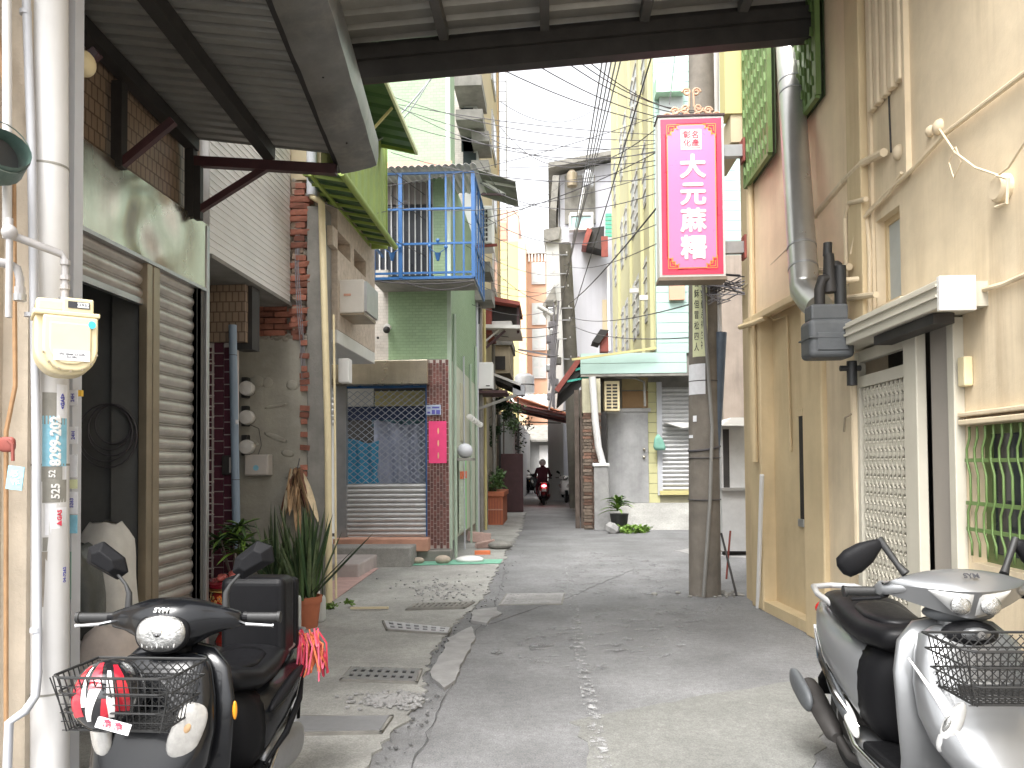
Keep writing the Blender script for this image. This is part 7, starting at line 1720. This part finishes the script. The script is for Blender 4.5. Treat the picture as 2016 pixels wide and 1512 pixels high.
J = [((bx, by - .25, .82), .15), ((bx, by - .22, 1.02), .15), ((bx, by - .17, 1.24), .17), ((bx, by - .13, 1.38), .07), ((bx, by - .11, 1.47), .08),
     ((bx - .19, by - .15, 1.30), .065), ((bx - .26, by + .03, 1.12), .05), ((bx - .27, by + .28, 1.0), .04),
     ((bx + .19, by - .15, 1.30), .065), ((bx + .26, by + .03, 1.12), .05), ((bx + .27, by + .28, 1.0), .04),
     ((bx - .13, by - .1, .80), .09), ((bx - .2, by + .16, .72), .075), ((bx - .17, by + .2, .36), .05), ((bx - .17, by + .3, .33), .04),
     ((bx + .13, by - .1, .80), .09), ((bx + .2, by + .16, .72), .075), ((bx + .17, by + .2, .36), .05), ((bx + .17, by + .3, .33), .04)]
E = [(0, 1), (1, 2), (2, 3), (3, 4), (2, 5), (5, 6), (6, 7), (2, 8), (8, 9), (9, 10), (0, 11), (11, 12), (12, 13), (13, 14), (0, 15), (15, 16), (16, 17), (17, 18)]
skin(J, E, 'body', mat('maroon_clothing', (.09, .02, .035), .8), per)
hm2 = thing('helmet', 'white helmet on the rider seen from behind', 'helmet', (bx, by - .1, 1.46)); M().ell((bx, by - .1, 1.54), (.125, .15, .13)).out('shell', m_lett, hm2, smooth=True)

# ================================================================== plants and pots
def foliage(name, c, r, n_, size, m, parent, seed=0, flat=.5):
    rnd = random.Random(seed); mb = M()
    cl = [(rnd.uniform(-1, 1), rnd.uniform(-1, 1), rnd.uniform(-1, 1)) for _ in range(max(6, n_ // 45))]
    for _ in range(n_):
        q = rnd.choice(cl); p = V(*[c[i] + r[i] * (q[i] * .8 + rnd.gauss(0, .16)) for i in range(3)])
        d = V(rnd.gauss(0, 1), rnd.gauss(0, 1), rnd.gauss(.1, .6)).normalized(); s_ = d.orthogonal().normalized(); s_ = Matrix.Rotation(rnd.uniform(0, 6), 3, d) @ s_
        L_ = size * rnd.uniform(.6, 1.4); w_ = L_ * flat * .5
        mb.add([p, p + d * L_ * .5 + s_ * w_, p + d * L_, p + d * L_ * .5 - s_ * w_], [(0, 1, 2, 3)])
    return mb.out(name, m, parent)
# snake plants (each blade a leaf)
def blades(name, label, c, z0, n_, L, w_, spread, m_, seed, extra=(), pot=None):
    rnd = random.Random(seed); t = thing(name, label, 'plant', (c[0], c[1], z0)); random.seed(seed)
    for _ in range(n_):
        a = rnd.uniform(0, 6.28); tl = abs(rnd.gauss(0, spread)); b0 = V(c[0] + rnd.gauss(0, .05), c[1] + rnd.gauss(0, .05), z0)
        leafstrip(b0, (math.cos(a) * tl, math.sin(a) * tl, 1), L * rnd.uniform(.55, 1.1), w_ * rnd.uniform(.7, 1.2), rnd.uniform(-.0, .08), 7, .35, rnd.uniform(0, 3)).out('leaf', rnd.choice(m_), t, smooth=True)
    for b0, b1, ww in extra:
        b0, b1 = Vector(b0), Vector(b1); leafstrip(b0, b1 - b0, (b1 - b0).length, ww, 0.02, 7, .3, 0).out('leaf', m_leafd, t, smooth=True)
    return t
m_snake = mat('snake_leaf', (.085, .12, .05), .5, .4, 14, .1, 30, rnd=.35)
blades('snake_plant', 'tall spiky snake plant in the terracotta pot with one long blade leaning right', (-2.26, 6.95), .28, 60, .85, .042, .28, [m_snake, m_snake, m_leafd, m_leaf], 5,
       [((-2.20, 6.95, .30), pY(737, 1043, 6.6), .045), ((-2.24, 6.9, .30), pY(700, 1075, 6.8), .03)])
blades('snake_plant', 'bushier snake plant behind the ornate pot, left of the terracotta one', (-2.62, 7.15), .25, 50, .85, .042, .42, [m_snake, m_leafd], 9)
pt = thing('terracotta_pot', 'terracotta flowerpot holding the tall snake plant', 'pot', (-2.26, 6.95, 0))
M().lathe([(0, 0), (.095, 0), (.125, .24), (.135, .24), (.14, .30), (.12, .30), (.115, .26), (0, .26)], (-2.26, 6.95, 0), 28).out('pot', m_terra, pt, smooth='a')
M().lathe([(0, .25), (.112, .262)], (-2.26, 6.95, .01), 20).out('soil', m_dark, pt)
pt = thing('plastic_pot', 'plain dark pot holding the bushier snake plant', 'pot', (-2.62, 7.15, 0))
M().lathe([(0, 0), (.11, 0), (.14, .27), (.12, .27), (0, .24)], (-2.62, 7.15, 0), 24).out('pot', m_black, pt, smooth='a')
def jug(px, py, Y, w_, h_, m, label, r=.03, nm='plastic_jug'):
    q = pY(px, py, Y); t = thing(nm, label, 'jug', (q.x, Y, 0))
    M().box(q.x - w_ / 2, q.x + w_ / 2, Y - w_ * .4, Y + w_ * .4, 0, h_).out('body', m, t, bevel=r, seg=5, smooth='a'); M().lathe([(.03, h_), (.03, h_ + .03), (0, h_ + .03)], (q.x, Y, 0), 14).out('cap', m_lett, t)
    M().tube([(q.x - w_ * .3, Y, h_ - .005), (q.x - w_ * .3, Y, h_ + .03), (q.x + w_ * .05, Y, h_ + .03), (q.x + w_ * .05, Y, h_)], .01, 8).out('handle', m, t, smooth='a')
jug(567, 1250, 6.25, .19, .42, mat('milky_grey_plastic', (.50, .52, .50), .4, .05, 3), 'grey white plastic jerrycan standing behind the black scooter box')
jug(624, 1220, 7.2, .16, .27, mat('milky_grey_plastic', (.5, .5, .5)), 'smaller grey bucket shaped jug beside the cream downpipe', .05)
jug(600, 1230, 6.98, .12, .30, mat('dusty_pink_plastic', (.48, .38, .33), .6), 'dusty pink plastic container between the terracotta pot and the small jug', .02)
# ornate pot with spiky bush
oc = (-2.68, 6.32); op = thing('ornate_pot', 'red lacquered pot with golden flowers in a wide dark red rim, beside the shutter post', 'pot', (oc[0], oc[1], 0))
M().lathe([(0, 0), (.14, 0), (.15, .04), (.12, .10), (.17, .20), (.19, .32), (.175, .44), (.15, .48), (.0, .48)], (*oc, 0), 32).out('bowl', mat('red_glaze', (.38, .03, .02), .2, .2, 8, coat=.6), op, smooth='a')
M().lathe([(.16, .47), (.225, .50), (.235, .53), (.20, .55), (.16, .52)], (*oc, 0), 32).out('rim', mat('maroon_glaze', (.22, .01, .02), .15, coat=.8), op, smooth='a')
M().lathe([(.15, .455), (.20, .465), (.20, .475), (.15, .48)], (*oc, 0), 32).out('gold_band', mat('gold_glaze', (.72, .45, .15), .3), op, smooth='a')
random.seed(8)
for k in range(60):
    a = random.uniform(3.3, 6.4); z = random.uniform(.16, .42); r = .155 + .035 * math.sin((z - .05) * 7); c_ = V(oc[0] + r * math.cos(a), oc[1] + r * math.sin(a), z); s_ = random.uniform(.014, .028)
    f = M()
    for j in range(5): b = j * 1.257 + k; f.ell(c_ + V(-math.sin(a) * math.cos(b), math.cos(a) * math.cos(b), math.sin(b)) * s_ * .7, (s_ * .5,) * 3, None, 7, 4)
    f.out('painted_flower', (mat('gold_glaze', (.72, .45, .15)), mat('orange_glaze', (.75, .22, .04), .3), mat('white_glaze', (.7, .6, .5), .3))[k % 3], op, smooth=True)
ob = thing('rosette_bush', 'bushy plant with spiky green rosettes growing in the ornate red pot', 'plant', (*oc, .5)); rnd = random.Random(3); random.seed(3)
for cx_, cy_, cz_ in ((0, 0, .32), (-.1, -.03, .27), (.10, -.04, .26), (.04, .05, .36), (.16, 0, .20), (-.14, .06, .20), (.05, -.1, .18)):
    c_ = V(oc[0] + cx_, oc[1] + cy_, .58 + cz_ * 1.15); M().tube([(oc[0], oc[1], .5), c_], .007, 5).out('stem', m_wood, ob)
    for k in range(22):
        a = rnd.uniform(0, 6.28); leafstrip(c_, (math.cos(a), math.sin(a), rnd.uniform(-.3, 1.0)), rnd.uniform(.13, .22), .036, .3, 5, .3, 0).out('leaf', rnd.choice((m_leafl, m_leaf, m_leafd, m_leaf)), ob, smooth=True)
g = M(); random.seed(4)
for k in range(14): p_ = V(oc[0] + random.uniform(-.15, .15), oc[1] - random.uniform(.0, .15), .55 + random.uniform(0, .05)); g.ell(p_, (.035, .03, .025), None, 10, 6)
g.out('fruit', mat('pinkish_red_fruit', (.55, .14, .12), .35), op, smooth=True)
# weeds at the downpipe foot; stick
w_ = thing('weed_tuft', 'small bright green weed tuft at the foot of the cream downpipe', 'weed', pZ(662, 1200)); q = pZ(664, 1200); foliage('leaves', (q.x, q.y, .05), (.15, .08, .04), 220, .04, m_leafl, w_, 4)
a_, b_ = pZ(690, 1204), pZ(765, 1203); M().bar(a_ + V(0, 0, .035), b_ + V(0, 0, .035), .03, .02).out('wooden_batten', m_beige, label='pale wooden batten lying flat on the pavement beside the weeds', cat='batten')
for px, py in ((630, 1213), (612, 1232)): q = pZ(px, py); M().ell((q.x, q.y, .03), (.05, .03, .012), Matrix.Rotation(.4, 3, 'Z'), 8, 4).out('dead_leaf', m_wood, label='curled dark dead leaf on the pavement, ' + ('the one nearer the weeds' if px == 630 else 'the one nearer the terracotta pot'), cat='leaf', group='dead leaves by the jugs')
# right: potted plant by the concrete post
q = pZ(1219, 1040); q.y = 16.7; q.x = pY(1219, 1000, 16.7).x
pt = thing('black_pot', 'black plastic pot beside the concrete gate post', 'pot', (q.x, q.y, 0)); M().lathe([(0, 0), (.15, 0), (.20, .36), (.21, .38), (.17, .38), (0, .34)], (q.x, q.y, 0.02), 20).out('pot', m_black, pt, smooth='a')
t = thing('dracaena', 'yellow green broad leaved plant in the black pot by the steel door', 'plant', (q.x, q.y, .4)); rnd = random.Random(6); random.seed(6)
for k in range(34): a = rnd.uniform(0, 6.28); leafstrip((q.x - .03, q.y, .45 + rnd.uniform(0, .3)), (math.cos(a), math.sin(a), rnd.uniform(.2, 1.6)), rnd.uniform(.3, .55), .075, .5, 6, .3).out('leaf', rnd.choice((m_leafl, m_leaf, m_leafl)), t, smooth=True)
t = thing('low_weed', 'fresh green creeping plant on the ground below the black pot', 'weed', (q.x, q.y - .3, 0)); foliage('leaves', (q.x + .25, q.y - .25, .10), (.36, .2, .08), 420, .11, m_leafl, t, 2, .4)
M().ell((q.x - .18, q.y - .3, .11), (.17, .14, .12), Matrix.Rotation(.5, 3, 'Y'), 7, 4, .8).out('white_rock', m_conc2, label='rough white rock between the concrete post and the black pot', cat='rock')
M().poly([pY(1310, 832, 18.2), pY(1345, 831, 18.2), pY(1385, 835, 18.2), pY(1345, 843, 18.2)], (0, .3, 0)).out('tin_hood', m_lett, label='small white tin hood over the shutter of the mint house', cat='hood')
q = pY(1295, 855, 18.3); M().loft([ring(q + V(.05 * t_, 0, -.38 * t_), (1, 0, 0), (0, 1, 0), r_, .04, 14) for t_, r_ in ((0, .02), (.3, .1), (.8, .15), (1, .12))]).out('green_bag', mat('jade_bag', (.18, .38, .30), .6), label='green cloth bag hanging on the yellow planks between door and shutter', cat='bag', smooth=True)
# planter bushes
for i, (px, py, Y, r, n_, m_, lb, h0) in enumerate(((960, 945, 19.0, (.38, .5, .38), 900, m_leaf, 'light green feathery bush low in the terracotta planter', .7), (958, 865, 19.6, (.35, .5, .45), 900, m_leafd, 'dark middle tree of the planter with dense crown', .7), (978, 800, 21.0, (.42, .7, .38), 1000, m_leafd, 'topmost dark tree crown under the lean-to roof', .2), (1010, 860, 27.0, (.7, .7, .9), 800, m_leafd, 'distant dark bush beneath the rusty canopy', .2), (990, 820, 24, (.6, .6, .6), 600, m_leaf, 'dusty green foliage by the canopy truss', .2))):
    q = pY(px, py, Y); t = thing('potted_tree' if i < 3 else 'tree', lb, 'tree', (q.x, Y, h0)); foliage('crown', q, r, n_, .11, m_, t, i + 20, .45); M().tube([(q.x, Y, h0 - .1 if i < 3 else 0), (q.x + .03, Y, q.z)], [.035, .02], 6).out('trunk', m_wood, t)
